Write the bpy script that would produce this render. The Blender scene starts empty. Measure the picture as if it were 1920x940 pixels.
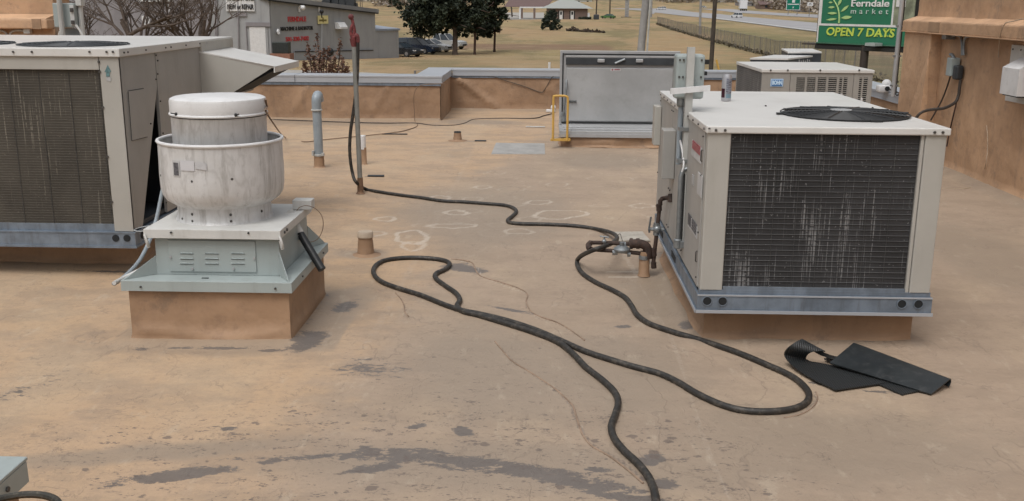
import bpy, bmesh, math, random
import numpy as np
from mathutils import Vector, Matrix, noise as mnoise
random.seed(7); rng = np.random.default_rng(7)
R = math.radians
SC = bpy.context.scene

# ------------------------------------------------------------------ camera
FPX, PITCH, ROLL, YAW, HC = 1861., R(14.01), R(.376), R(1.7), 1.75
fw = np.array([-math.sin(YAW)*math.cos(PITCH), math.cos(YAW)*math.cos(PITCH), -math.sin(PITCH)])
r0 = np.array([math.cos(YAW), math.sin(YAW), 0.]); u0 = np.cross(r0, fw)
cx_ = math.cos(ROLL)*r0+math.sin(ROLL)*u0; cu_ = -math.sin(ROLL)*r0+math.cos(ROLL)*u0
CP = np.array([0, 0, HC])
cam_d = bpy.data.cameras.new('camera'); cam = bpy.data.objects.new('camera', cam_d)
SC.collection.objects.link(cam); SC.camera = cam
cam_d.sensor_width = 36; cam_d.lens = 36*FPX/1920; cam_d.clip_start = .05; cam_d.clip_end = 6000
m = Matrix.Identity(4)
for i in range(3):
    m[i][0] = cx_[i]; m[i][1] = cu_[i]; m[i][2] = -fw[i]; m[i][3] = CP[i]
cam.matrix_world = m

# ------------------------------------------------------------------ world and sun (overcast)
SUN_EL, SUN_AZ = R(60), R(205)        # azimuth clockwise from +Y: behind the camera, a little left
W = bpy.data.worlds.new('World'); SC.world = W; W.use_nodes = True
nt = W.node_tree; bg = nt.nodes['Background']
sky = nt.nodes.new('ShaderNodeTexSky'); sky.sky_type = 'NISHITA'; sky.sun_disc = False
sky.sun_elevation = SUN_EL; sky.sun_rotation = SUN_AZ; sky.dust_density = 4; sky.air_density = 1.0; sky.ozone_density = 1
hsv = nt.nodes.new('ShaderNodeHueSaturation'); hsv.inputs['Saturation'].default_value = .18
nt.links.new(sky.outputs[0], hsv.inputs['Color']); # overcast dome: brighter overhead than at the horizon
wtc = nt.nodes.new('ShaderNodeTexCoord'); wsp = nt.nodes.new('ShaderNodeSeparateXYZ'); nt.links.new(wtc.outputs['Generated'], wsp.inputs[0])
wmr = nt.nodes.new('ShaderNodeMapRange'); nt.links.new(wsp.outputs['Z'], wmr.inputs['Value']); wmr.inputs['To Min'].default_value = .42; wmr.inputs['To Max'].default_value = 2.3
wml = nt.nodes.new('ShaderNodeVectorMath'); wml.operation = 'SCALE'; nt.links.new(hsv.outputs[0], wml.inputs[0]); nt.links.new(wmr.outputs[0], wml.inputs['Scale'])
nt.links.new(wml.outputs[0], bg.inputs['Color'])
bg.inputs['Strength'].default_value = .125
sd = bpy.data.lights.new('sun', 'SUN'); sd.energy = .9; sd.angle = R(28); sd.color = (1, .96, .9)
so = bpy.data.objects.new('sun', sd); SC.collection.objects.link(so)
sdir = Vector((math.sin(SUN_AZ)*math.cos(SUN_EL), math.cos(SUN_AZ)*math.cos(SUN_EL), math.sin(SUN_EL)))
so.rotation_euler = sdir.to_track_quat('Z', 'Y').to_euler()
vs = SC.view_settings; vs.view_transform = 'Standard'; vs.look = 'None'; vs.exposure = -.37; vs.gamma = 1; vs.use_curve_mapping = False

# ------------------------------------------------------------------ projection helpers (pixels of the 1920 px photograph to points)
def ray(px, py): return fw+cx_*(px-960)/FPX+cu_*(470-py)/FPX
def atz(px, py, z=0.):
    d = ray(px, py); return Vector(CP+d*((z-HC)/d[2]))
def aty(px, py, Y):
    d = ray(px, py); return Vector(CP+d*(Y/d[1]))
def atx(px, py, X):
    d = ray(px, py); return Vector(CP+d*(X/d[0]))
def sstep(a, b, x):
    t = np.clip((x-a)/(b-a), 0, 1); return t*t*(3-2*t)
HD = [(-500, 4.0), (0, 3.9), (60, 4.0), (75, 4.4), (100, 5.3), (140, 5.2), (200, 4.8), (260, 4.5), (400, 4.5), (520, 4.1), (700, 1.5), (1000, -6), (1500, -26), (2600, -60), (6000, -60)]
def gz(x, y):
    hd = np.interp(y, [a for a, b in HD], [b for a, b in HD])
    flat = np.where(y < 400, 4.5, hd)
    k = sstep(15, 45, x)
    return HC-(hd*(1-k)+flat*k)
def atg(px, py, dz=0.):
    d = ray(px, py); t = 20.
    while t < 3500:
        p = CP+d*t
        if p[2] <= gz(p[0], p[1])+dz: break
        t *= 1.004
    p = CP+d*t; return Vector((p[0], p[1], float(gz(p[0], p[1]))+dz))

# ------------------------------------------------------------------ mesh builder
def link(o): SC.collection.objects.link(o); return o
SPLIT = dict(pillars='pillar', panel_screws='panel_screw', lid_screws='lid_screw', post_screws='post_screw', flange_screws='flange_screw', screws='screw', rivets='rivet', housing_bolts='housing_bolt', clamps='pipe_clamp', pipe_clamps='pipe_clamp', grille_clips='grille_clip', hinges='hinge', hasps='hasp', couplings='coupling', windows_row='window', louvers='louver', louver_slots='louver_slot', pipe_straps='pipe_strap', support_rails='support_rail', coping_joint='coping_seam', flashing_strip='flashing_piece', cover_knobs_='cover_knob', membrane_fold_='membrane_fold')
class MB:
    def __init__(s): s.bm = bmesh.new(); s.mi = 0
    def _f(s, vs):
        try:
            f = s.bm.faces.new(vs); f.material_index = s.mi; return f
        except ValueError: return None
    def poly(s, pts):
        return s._f([s.bm.verts.new(p) for p in pts])
    def hexa(s, p):   # 8 points: bottom 4 ccw, top 4 ccw
        v = [s.bm.verts.new(q) for q in p]
        for a in ((3, 2, 1, 0), (4, 5, 6, 7), (0, 1, 5, 4), (1, 2, 6, 5), (2, 3, 7, 6), (3, 0, 4, 7)): s._f([v[i] for i in a])
        return v
    def box(s, x0, x1, y0, y1, z0, z1, bev=0):
        v = s.hexa([(x0, y0, z0), (x1, y0, z0), (x1, y1, z0), (x0, y1, z0), (x0, y0, z1), (x1, y0, z1), (x1, y1, z1), (x0, y1, z1)])
        if bev:
            es = list({e for w in v for e in w.link_edges})
            bmesh.ops.bevel(s.bm, geom=es, offset=bev, segments=2, profile=.5, affect='EDGES', material=s.mi)
        return s
    def prism(s, poly, vec):
        a = [s.bm.verts.new(p) for p in poly]; b = [s.bm.verts.new(Vector(p)+Vector(vec)) for p in poly]
        s._f(a); s._f(b[::-1]); n = len(a)
        for i in range(n): s._f([a[i], b[i], b[(i+1) % n], a[(i+1) % n]])
        return s
    def tube(s, pts, r, n=8, cap=True, rs=None, flat=1.):
        pts = [Vector(p) for p in pts]; rings = []
        up = Vector((0, 0, 1))
        for i, p in enumerate(pts):
            t = (pts[min(i+1, len(pts)-1)]-pts[max(i-1, 0)])
            if t.length < 1e-9: t = Vector((0, 0, 1))
            t.normalize()
            if i == 0:
                a = t.cross(up)
                if a.length < .1: a = t.cross(Vector((1, 0, 0)))
            else: a = pa-t*pa.dot(t)
            if a.length < 1e-6: a = t.orthogonal()
            a.normalize(); pa = a; b = t.cross(a)
            rr = rs[i] if rs else r
            rings.append([s.bm.verts.new(p+(a*math.cos(2*math.pi*k/n)+b*math.sin(2*math.pi*k/n)*flat)*rr) for k in range(n)])
        for i in range(len(rings)-1):
            for k in range(n): s._f([rings[i][k], rings[i][(k+1) % n], rings[i+1][(k+1) % n], rings[i+1][k]])
        if cap: s._f(rings[0][::-1]); s._f(rings[-1])
        return s
    def lathe(s, c, prof, n=48, cap0=True, cap1=True):
        rings = []
        for r_, z in prof: rings.append([s.bm.verts.new((c[0]+r_*math.cos(2*math.pi*k/n), c[1]+r_*math.sin(2*math.pi*k/n), c[2]+z)) for k in range(n)])
        for i in range(len(rings)-1):
            for k in range(n): s._f([rings[i][k], rings[i][(k+1) % n], rings[i+1][(k+1) % n], rings[i+1][k]])
        if cap0: s._f(rings[0][::-1])
        if cap1: s._f(rings[-1])
        return s
    def ring(s, c, R_, r_, n=48, m_=8, axis='z'):
        pts = []
        for k in range(n+1):
            a = 2*math.pi*k/n
            pts.append((c[0]+R_*math.cos(a), c[1]+R_*math.sin(a), c[2]) if axis == 'z' else (c[0]+R_*math.cos(a), c[1], c[2]+R_*math.sin(a)))
        return s.tube(pts, r_, m_, cap=False)
    def ball(s, c, r_, n=10):
        prof = [(max(1e-4, r_*math.sin(math.pi*i/n)), -r_*math.cos(math.pi*i/n)) for i in range(n+1)]
        return s.lathe(c, prof, n, False, False)
    def xf(s, M): bmesh.ops.transform(s.bm, matrix=M, verts=s.bm.verts); return s
    def text(s, body, M, size=1., depth=.01, off=0., shear=0., sx=1., spacing=1.):
        cu = bpy.data.curves.new('t', 'FONT'); cu.body = body; cu.size = size; cu.extrude = depth/2; cu.offset = off; cu.shear = shear
        cu.align_x = 'CENTER'; cu.align_y = 'CENTER'; cu.space_character = spacing; cu.resolution_u = 3
        o = bpy.data.objects.new('t', cu); link(o)
        me = bpy.data.meshes.new_from_object(o.evaluated_get(bpy.context.evaluated_depsgraph_get()))
        bpy.data.objects.remove(o); bpy.data.curves.remove(cu)
        T = M @ Matrix.Diagonal((sx, 1, 1, 1)); vm = [s.bm.verts.new(T @ v.co) for v in me.vertices]
        for p in me.polygons: s._f([vm[i] for i in p.vertices])
        bpy.data.meshes.remove(me); return s
    def build(s, name, mats, parent=None, smooth=False, local=False, loc=None, ang=35):
        if name in SPLIT and parent is not None:
            seen = set(); isl = []
            for v in s.bm.verts:
                if v in seen: continue
                st = [v]; seen.add(v); cur = []
                while st:
                    w = st.pop(); cur.append(w)
                    for e in w.link_edges:
                        x = e.other_vert(w)
                        if x not in seen: seen.add(x); st.append(x)
                isl.append(cur)
            for cur in isl:
                mb = MB(); mp = {v: mb.bm.verts.new(v.co) for v in cur}; fs = {f for v in cur for f in v.link_faces}
                for f in fs: mb._f([mp[v] for v in f.verts])
                o = mb.build(SPLIT[name], mats, parent, smooth, local, loc, ang)
            s.bm.free(); return o
        me = bpy.data.meshes.new(name)
        bmesh.ops.recalc_face_normals(s.bm, faces=s.bm.faces)
        if parent is not None and not local:
            s.bm.transform(wm(parent).inverted())
        elif loc is not None: s.bm.transform(Matrix.Translation(-Vector(loc)))
        s.bm.to_mesh(me); s.bm.free()
        for mt in (mats if isinstance(mats, (list, tuple)) else [mats]): me.materials.append(mt)
        o = bpy.data.objects.new(name, me); link(o)
        if loc is not None and parent is None: o.location = loc
        if parent is not None: o.parent = parent
        if smooth: me.polygons.foreach_set('use_smooth', [True]*len(me.polygons)); me.set_sharp_from_angle(angle=R(ang))
        return o
def wm(o):
    M = Matrix.LocRotScale(o.location, o.rotation_euler, o.scale)
    return wm(o.parent) @ M if o.parent else M
def tag(o, label=None, cat=None, group=None, kind=None):
    if label: o['label'] = label
    if cat: o['category'] = cat
    if group: o['group'] = group
    if kind: o['kind'] = kind
    return o
def thing(name, loc, label, cat, group=None, rz=0.):
    o = bpy.data.objects.new(name, None); o.empty_display_size = .1; link(o); o.location = loc; o.rotation_euler = (0, 0, rz)
    return tag(o, label, cat, group)
def smoothpath(P, k=8, closed=False):
    P = [Vector(p) for p in P]; out = []
    for i in range(len(P)-1):
        a = P[max(i-1, 0)]; b = P[i]; c = P[i+1]; d = P[min(i+2, len(P)-1)]
        for j in range(k):
            t = j/k
            out.append(.5*((2*b)+(c-a)*t+(2*a-5*b+4*c-d)*t*t+(3*b-a-3*c+d)*t**3))
    out.append(P[-1]); return out

# ------------------------------------------------------------------ materials
def s2l(c):
    return tuple((v/255/12.92 if v/255 <= .04045 else ((v/255+.055)/1.055)**2.4) for v in c)
class NT:
    def __init__(s, name):
        s.m = bpy.data.materials.new(name); s.m.use_nodes = True; s.t = s.m.node_tree; s.b = s.t.nodes['Principled BSDF']
        s.tc = s.t.nodes.new('ShaderNodeTexCoord')
    def n(s, ty, **kw):
        x = s.t.nodes.new(ty)
        for k, v in kw.items():
            if hasattr(x, k): setattr(x, k, v)
            else: x.inputs[k].default_value = v
        return x
    def l(s, a, b): s.t.links.new(a, b)
    def coords(s, scale=(1, 1, 1), src='Object', loc=(0, 0, 0)):
        mp = s.n('ShaderNodeMapping'); mp.inputs['Scale'].default_value = scale; mp.inputs['Location'].default_value = loc
        s.l(s.tc.outputs[src], mp.inputs[0]); return mp.outputs[0]
    def noise(s, scale, detail=4, rough=.6, sc=(1, 1, 1), loc=(0, 0, 0)):
        x = s.n('ShaderNodeTexNoise'); x.inputs['Scale'].default_value = scale; x.inputs['Detail'].default_value = detail; x.inputs['Roughness'].default_value = rough
        s.l(s.coords(sc, loc=loc), x.inputs['Vector']); return x.outputs['Fac']
    def ramp(s, fac, a, b, ca=0., cb=1.):
        x = s.n('ShaderNodeMapRange'); x.interpolation_type = 'SMOOTHSTEP'
        x.inputs['From Min'].default_value = a; x.inputs['From Max'].default_value = b; x.inputs['To Min'].default_value = ca; x.inputs['To Max'].default_value = cb
        s.l(fac, x.inputs['Value']); return x.outputs[0]
    def mix(s, fac, a, b):
        x = s.n('ShaderNodeMix'); x.data_type = 'RGBA'
        for sock, v in ((x.inputs['Factor'], fac), (x.inputs[6], a), (x.inputs[7], b)):
            if isinstance(v, (int, float)): sock.default_value = v
            elif isinstance(v, tuple): sock.default_value = (*v[:3], 1)
            else: s.l(v, sock)
        return x.outputs[2]
    def math(s, op, a, b=0., c=None):
        x = s.n('ShaderNodeMath', operation=op)
        for i, v in enumerate((a, b) if c is None else (a, b, c)):
            if isinstance(v, (int, float)): x.inputs[i].default_value = v
            else: s.l(v, x.inputs[i])
        return x.outputs[0]
    def color(s, c):
        if isinstance(c, tuple): s.b.inputs['Base Color'].default_value = (*c[:3], 1)
        else: s.l(c, s.b.inputs['Base Color'])
    def bump(s, h, dist=.002, strength=.6):
        x = s.n('ShaderNodeBump'); x.inputs['Distance'].default_value = dist; x.inputs['Strength'].default_value = strength
        s.l(h, x.inputs['Height']); s.l(x.outputs[0], s.b.inputs['Normal'])
def scol(c, k): return tuple(v*k for v in c[:3])
def basic(name, c, rough=.6, metal=0., var=.12, scale=6., bump=0., bscale=60., dirt=None, dirtamt=.35, streak=False):
    """c = albedo (linear). var: broad tonal variation; dirt: colour of grime patches, streak: grime runs down"""
    t = NT(name); b = t.b; b.inputs['Roughness'].default_value = rough; b.inputs['Metallic'].default_value = metal
    f = t.ramp(t.noise(scale, 5), .3, .7)
    col = t.mix(f, scol(c, 1-var), scol(c, 1+var))
    if dirt:
        sc = (1, 1, .12) if streak else (1, 1, 1)
        g = t.ramp(t.noise(scale*3.1, 8, .7, sc, (3, 1, 2)), .48, .75, 0, dirtamt)
        col = t.mix(g, col, dirt)
        g2 = t.ramp(t.noise(scale*22, 3, .7, (1, 1, 1), (5, 1, 2)), .62, .75, 0, dirtamt*.8)
        col = t.mix(g2, col, dirt)
    t.color(col)
    r_ = t.ramp(t.noise(scale*1.3, 3), .3, .7, max(.02, rough-.02), min(1, rough+.05)); t.l(r_, b.inputs['Roughness'])
    if bump: t.bump(t.noise(bscale, 4), bump)
    return t.m
MAT = {}
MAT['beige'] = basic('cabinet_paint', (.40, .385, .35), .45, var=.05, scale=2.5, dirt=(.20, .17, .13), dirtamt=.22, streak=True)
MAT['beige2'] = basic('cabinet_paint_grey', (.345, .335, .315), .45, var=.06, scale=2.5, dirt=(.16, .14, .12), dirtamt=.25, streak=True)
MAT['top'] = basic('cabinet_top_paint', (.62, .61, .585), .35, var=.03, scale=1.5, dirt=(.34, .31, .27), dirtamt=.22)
MAT['greymetal'] = basic('grey_painted_sheet', (.33, .375, .37), .42, var=.06, scale=3, dirt=(.17, .16, .14), dirtamt=.25, streak=True)
MAT['galv'] = basic('galvanised_steel', (.185, .225, .275), .42, metal=.35, var=.2, scale=9, dirt=(.10, .10, .105), dirtamt=.5, streak=True)
MAT['alu'] = basic('weathered_spun_aluminium', (.53, .53, .53), .5, metal=.12, var=.10, scale=2.2, dirt=(.25, .235, .215), dirtamt=.55, streak=True)
MAT['alub'] = basic('bright_aluminium', (.40, .405, .41), .42, metal=.25, var=.05, scale=2, dirt=(.2, .2, .2), dirtamt=.3)
MAT['white'] = basic('white_paint', (.66, .66, .66), .45, var=.06, scale=4, dirt=(.36, .34, .31), dirtamt=.4)
MAT['offwhite'] = basic('off_white_paint', (.55, .55, .53), .5, var=.06, dirt=(.3, .28, .25), dirtamt=.25, streak=True)
MAT['black'] = basic('black_plastic', (.018, .019, .02), .45, var=.2, scale=12)
MAT['dark'] = basic('dark_interior', (.012, .014, .016), .8)
MAT['charcoal'] = basic('charcoal_paint', (.035, .04, .045), .5, var=.2)
MAT['rust'] = basic('rusty_iron_pipe', (.045, .028, .022), .75, var=.4, scale=25, bump=.002, bscale=120, dirt=(.12, .05, .025), dirtamt=.5)
MAT['bolt'] = basic('bolt_head', (.09, .085, .08), .5, metal=.5)
MAT['yellow'] = basic('yellow_paint', (.56, .34, .08), .45, var=.08, dirt=(.3, .16, .04), dirtamt=.3)
MAT['zinc'] = basic('zinc_fitting', (.28, .30, .31), .4, metal=.7, var=.15, scale=20)
MAT['cabl'] = basic('dark_cable', (.05, .04, .033), .6)
MAT['cablb'] = basic('brown_cable', (.17, .11, .07), .6)
MAT['string'] = basic('pale_wire', (.42, .33, .24), .6)
MAT['pvcgrey'] = basic('grey_pipe_paint', (.27, .31, .34), .4, var=.1, dirt=(.15, .15, .15), dirtamt=.3, streak=True)
MAT['red'] = basic('faded_red_paint', (.16, .035, .035), .6, var=.4, scale=30, dirt=(.05, .02, .02), dirtamt=.7)
MAT['coping'] = basic('parapet_metal_coping', (.40, .42, .45), .42, metal=.2, var=.04, scale=1, dirt=(.25, .25, .25), dirtamt=.12)
MAT['ref'] = basic('beige_grey_conduit', (.42, .42, .40), .45)

def alu_mat():
    t = NT('weathered_spun_aluminium'); b = t.b; b.inputs['Metallic'].default_value = .12; b.inputs['Roughness'].default_value = .5
    n1 = t.noise(2.6, 6, .65); st = t.noise(9, 8, .75, (1.4, 1.4, .12), (2, 0, 1)); fi = t.noise(26, 8, .8, (1, 1, .5), (0, 4, 1))
    c = t.mix(t.ramp(n1, .35, .65), (.56, .555, .545), (.68, .68, .68))
    c = t.mix(t.ramp(st, .48, .66, 0, .6), c, (.29, .275, .255)); c = t.mix(t.ramp(fi, .54, .68, 0, .35), c, (.27, .255, .24))
    rd = t.math('ABSOLUTE', t.math('SUBTRACT', t.noise(4, 5, .6, (1, 1, .35), (7, 7, 7)), .5)); c = t.mix(t.ramp(rd, 0, .03, .22, 0), c, (.27, .25, .23))
    c = t.mix(t.ramp(t.noise(7, 5, .7, (1, 1, .4), (5, 6, 9)), .60, .70, 0, .5), c, (.66, .66, .66))
    t.color(c); t.bump(t.math('ADD', n1, t.math('MULTIPLY', fi, .1)), .006, .5); return t.m
MAT['alu'] = alu_mat()
def hose_mat():
    t = NT('worn_black_hose'); f = t.ramp(t.noise(30, 6, .7), .45, .75)
    t.color(t.mix(f, (.022, .02, .018), (.10, .085, .068))); t.b.inputs['Roughness'].default_value = .55
    t.bump(t.noise(200, 2), .001); return t.m
MAT['hose'] = hose_mat(); MAT['wire'] = basic('guard_wire', (.085, .085, .085), .5, metal=.4)

def coil_mat(name, base, pale, rows, streak, vscale, horiz=(1, 0)):
    """heat exchanger face: fine fin rows, blown dust in the rows, bent fin streaks running down"""
    t = NT(name); b = t.b; b.inputs['Roughness'].default_value = .65; b.inputs['Metallic'].default_value = .2
    sep = t.n('ShaderNodeSeparateXYZ'); t.l(t.tc.outputs['Object'], sep.inputs[0])
    rowp = t.math('FRACT', t.math('MULTIPLY', sep.outputs['Z'], rows))
    rowm = t.ramp(t.math('ABSOLUTE', t.math('SUBTRACT', rowp, .5)), .36, .5)
    finp = t.math('FRACT', t.math('MULTIPLY', t.math('ADD', sep.outputs['X'], sep.outputs['Y']), 160.))
    finm = t.ramp(t.math('ABSOLUTE', t.math('SUBTRACT', finp, .5)), .2, .5)
    broad = t.ramp(t.noise(2.5, 4), .3, .7)
    c0 = t.mix(broad, scol(base, .75), scol(base, 1.25))
    c1 = t.mix(t.math('MULTIPLY', rowm, .55), c0, scol(base, 2.1))
    c2 = t.mix(t.math('MULTIPLY', finm, .35), c1, scol(base, .4))
    sN = t.noise(vscale, 3, .6, (1, 1, .016)); gate = t.noise(3.0, 3, .5, (1.4, 1.4, .8), (4, 2, 7))
    st = t.ramp(t.math('ADD', sN, t.math('MULTIPLY', gate, .55)), streak, streak+.06)
    dash = t.ramp(t.noise(60, 2, .5, (.5, .5, 1.1), (1, 8, 2)), .34, .48)
    c3 = t.mix(t.math('MULTIPLY', t.math('MULTIPLY', st, dash), .75), c2, pale)
    dots = t.ramp(t.noise(75, 1, .4, (1, 1, 1), (9, 9, 1)), .73, .77)
    c4 = t.mix(t.math('MULTIPLY', dots, .6), c3, pale)
    t.color(c4); t.bump(t.math('ADD', rowm, t.math('MULTIPLY', finm, .5)), .004); return t.m
MAT['coilR'] = coil_mat('condenser_coil_dark', (.040, .040, .042), (.29, .29, .29), 36., .862, 135.)
MAT['coilL'] = coil_mat('condenser_coil_brown', (.070, .062, .05), (.21, .19, .155), 60., .878, 110.)

def membrane_mat(name='roof_membrane_brown', k=1., attr=False):
    t = NT(name); b = t.b
    n1 = t.ramp(t.noise(1.3, 5), .3, .7); n2 = t.noise(9, 8, .7); n3 = t.noise(70, 5, .7)
    c = t.mix(n1, scol((.25, .155, .092), k), scol((.36, .23, .14), k))
    c = t.mix(t.ramp(n2, .48, .72, 0, .45), c, scol((.18, .115, .078), k))
    c = t.mix(t.ramp(n3, .62, .72, 0, .35), c, scol((.45, .32, .22), k))
    sk = t.ramp(t.noise(5, 6, .65, (1, 1, .2), (3, 3, 0)), .55, .72, 0, .4)
    c = t.mix(sk, c, scol((.13, .09, .065), k)); c = t.mix(t.ramp(t.noise(3.3, 8, .75, (1, 1, 1), (1, 9, 4)), .56, .68, 0, .5), c, scol((.14, .105, .08), k))
    t.color(c); b.inputs['Roughness'].default_value = .7
    h = t.math('ADD', t.noise(2.6, 4, .55, (1, 1, 1), (2, 0, 0)), t.math('MULTIPLY', t.noise(40, 5), .05)); t.bump(h, .06, .5)
    return t.m
MAT['memb'] = membrane_mat(k=1.06); MAT['membl'] = membrane_mat('roof_membrane_tan', 1.75)

def roof_mat():
    t = NT('roof_membrane_coating'); b = t.b
    at = t.n('ShaderNodeAttribute'); at.attribute_name = 'wear'; sp = t.n('ShaderNodeSeparateColor'); t.l(at.outputs['Color'], sp.inputs[0])
    warm, stain, pale = sp.outputs
    a2 = t.n('ShaderNodeAttribute'); a2.attribute_name = 'marks'; s2 = t.n('ShaderNodeSeparateColor'); t.l(a2.outputs['Color'], s2.inputs[0])
    spots, line, damp = s2.outputs
    n1 = t.noise(1.1, 6, .6); n2 = t.noise(5, 8, .65); n3 = t.noise(28, 8, .7); n4 = t.noise(140, 4, .7)
    ws = t.math('ADD', warm, t.math('MULTIPLY', t.math('SUBTRACT', n2, .5), .9))
    base = t.mix(t.ramp(ws, .25, .8), (.335, .255, .185), (.455, .31, .188))
    base = t.mix(t.ramp(n1, .3, .7, 0, .35), base, (.42, .315, .235))
    nA = t.noise(2.4, 7, .7, (.7, 1.3, 1), (11, 3, 0)); base = t.mix(t.ramp(nA, .44, .60, 0, .5), base, (.27, .205, .15))
    nB = t.noise(.8, 4, .6, (1.2, .6, 1), (2, 9, 0)); base = t.mix(t.ramp(nB, .48, .66, 0, .4), base, (.47, .36, .245))
    base = t.mix(t.ramp(n3, .45, .75, 0, .35), base, (.25, .185, .14))
    nC = t.noise(17, 6, .75, (1, 1, 1), (3, 8, 0)); base = t.mix(t.ramp(nC, .57, .70, 0, .35), base, (.20, .16, .13))
    base = t.mix(t.ramp(n4, .56, .72, 0, .3), base, (.24, .18, .14))
    # grey damp film
    dm = t.ramp(t.math('ADD', damp, t.math('MULTIPLY', t.math('SUBTRACT', n2, .5), .8)), .35, .9, 0, .75)
    base = t.mix(dm, base, (.285, .225, .17))
    # fine wrinkles and scuffs in the coating
    for sc_, co_, lo_, w_ in ((1.7, (1, .55, 1), (5, 5, 0), .010), (3.6, (.6, 1.1, 1), (1, 7, 0), .012), (8., (1, .7, 1), (9, 2, 0), .014)):
        rn = t.noise(sc_, 5, .55, co_, lo_); rl_ = t.ramp(t.math('ABSOLUTE', t.math('SUBTRACT', rn, .5)), 0, w_, 1, 0)
        gt = t.ramp(t.noise(sc_*.9, 3, .5, (1, 1, 1), (lo_[1], 3, 1)), .5, .62)
        rl_ = t.math('MULTIPLY', rl_, gt); base = t.mix(t.math('MULTIPLY', rl_, .38), base, (.20, .155, .12)); wr = rl_ if sc_ == 1.7 else t.math('ADD', wr, rl_)
    scf = t.ramp(t.noise(30, 6, .8, (.35, 2.4, 1), (2, 2, 0)), .60, .70, 0, .4); base = t.mix(scf, base, (.215, .17, .135))
    gl = t.ramp(t.noise(6, 6, .7, (1.6, .6, 1), (8, 8, 0)), .56, .70, 0, .30); base = t.mix(gl, base, (.50, .42, .32))
    # stains with ragged edges
    n5 = t.noise(14, 6, .75, (.6, 1.5, 1), (7, 2, 0)); n6 = t.noise(60, 5, .8, (.8, 1.3, 1), (1, 5, 0))
    sv = t.math('ADD', stain, t.math('ADD', t.math('MULTIPLY', t.math('SUBTRACT', n5, .5), 1.5), t.math('ADD', t.math('MULTIPLY', t.math('SUBTRACT', n6, .5), .9), t.math('MULTIPLY', t.math('SUBTRACT', n2, .5), .7))))
    sm = t.ramp(sv, .50, .565, 0, .88)
    base = t.mix(sm, base, t.mix(n2, (.095, .083, .078), (.16, .14, .125)))
    # droplets and flaked spots
    v = t.n('ShaderNodeTexVoronoi'); v.inputs['Scale'].default_value = 13; t.l(t.coords((1, 1.15, 1)), v.inputs['Vector'])
    d = t.math('ADD', v.outputs['Distance'], t.math('MULTIPLY', t.math('SUBTRACT', n5, .5), 1.0))
    thr = t.math('SUBTRACT', t.math('MULTIPLY', t.math('MULTIPLY', spots, t.ramp(n2, .38, .6)), .34), d)
    vc = t.n('ShaderNodeSeparateColor'); t.l(v.outputs['Color'], vc.inputs[0])
    thr = t.math('SUBTRACT', thr, t.math('MULTIPLY', vc.outputs[0], .42))
    sp_ = t.ramp(thr, -.02, .03, 0, .75)
    base = t.mix(sp_, base, (.135, .105, .088))
    v2 = t.n('ShaderNodeTexVoronoi'); v2.inputs['Scale'].default_value = 48; t.l(t.coords((.8, 1.2, 1), loc=(4, 1, 0)), v2.inputs['Vector'])
    thr2 = t.math('SUBTRACT', t.math('MULTIPLY', t.math('MULTIPLY', t.math('ADD', spots, .10), t.ramp(n5, .4, .62)), .42), t.math('ADD', v2.outputs['Distance'], t.math('MULTIPLY', n2, .28)))
    base = t.mix(t.ramp(thr2, -.06, .02, 0, .7), base, (.12, .095, .08))
    fk = t.ramp(t.math('ADD', n6, t.math('MULTIPLY', t.math('MULTIPLY', spots, t.ramp(n5, .40, .66)), .225)), .71, .75, 0, .72)
    base = t.mix(fk, base, (.13, .10, .085))
    fk2 = t.ramp(t.math('ADD', n5, t.math('MULTIPLY', spots, .085)), .715, .735, 0, .6); base = t.mix(fk2, base, (.15, .12, .10))
    # thin dark seams, pale chalky lines
    lm = t.ramp(t.math('ADD', line, t.math('MULTIPLY', t.math('SUBTRACT', n3, .5), .9)), .42, .75, 0, .6)
    base = t.mix(lm, base, (.13, .10, .085))
    pm = t.ramp(t.math('ADD', pale, t.math('MULTIPLY', t.math('SUBTRACT', n3, .5), .6)), .35, .8, 0, .75)
    base = t.mix(pm, base, (.54, .47, .39))
    t.color(base)
    rg = t.ramp(t.math('ADD', sm, dm), 0, 1.2, .72, .42); t.l(rg, b.inputs['Roughness'])
    hh = t.math('ADD', t.math('MULTIPLY', n1, 1.), t.math('ADD', t.math('MULTIPLY', n2, .35), t.math('MULTIPLY', n3, .07)))
    hh = t.math('ADD', hh, t.math('MULTIPLY', wr, .05)); hh = t.math('ADD', hh, t.math('MULTIPLY', line, -.05)); hh = t.math('ADD', hh, t.math('MULTIPLY', pale, .03))
    t.bump(hh, .035, .6); return t.m
MAT['roof'] = roof_mat()

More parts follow.
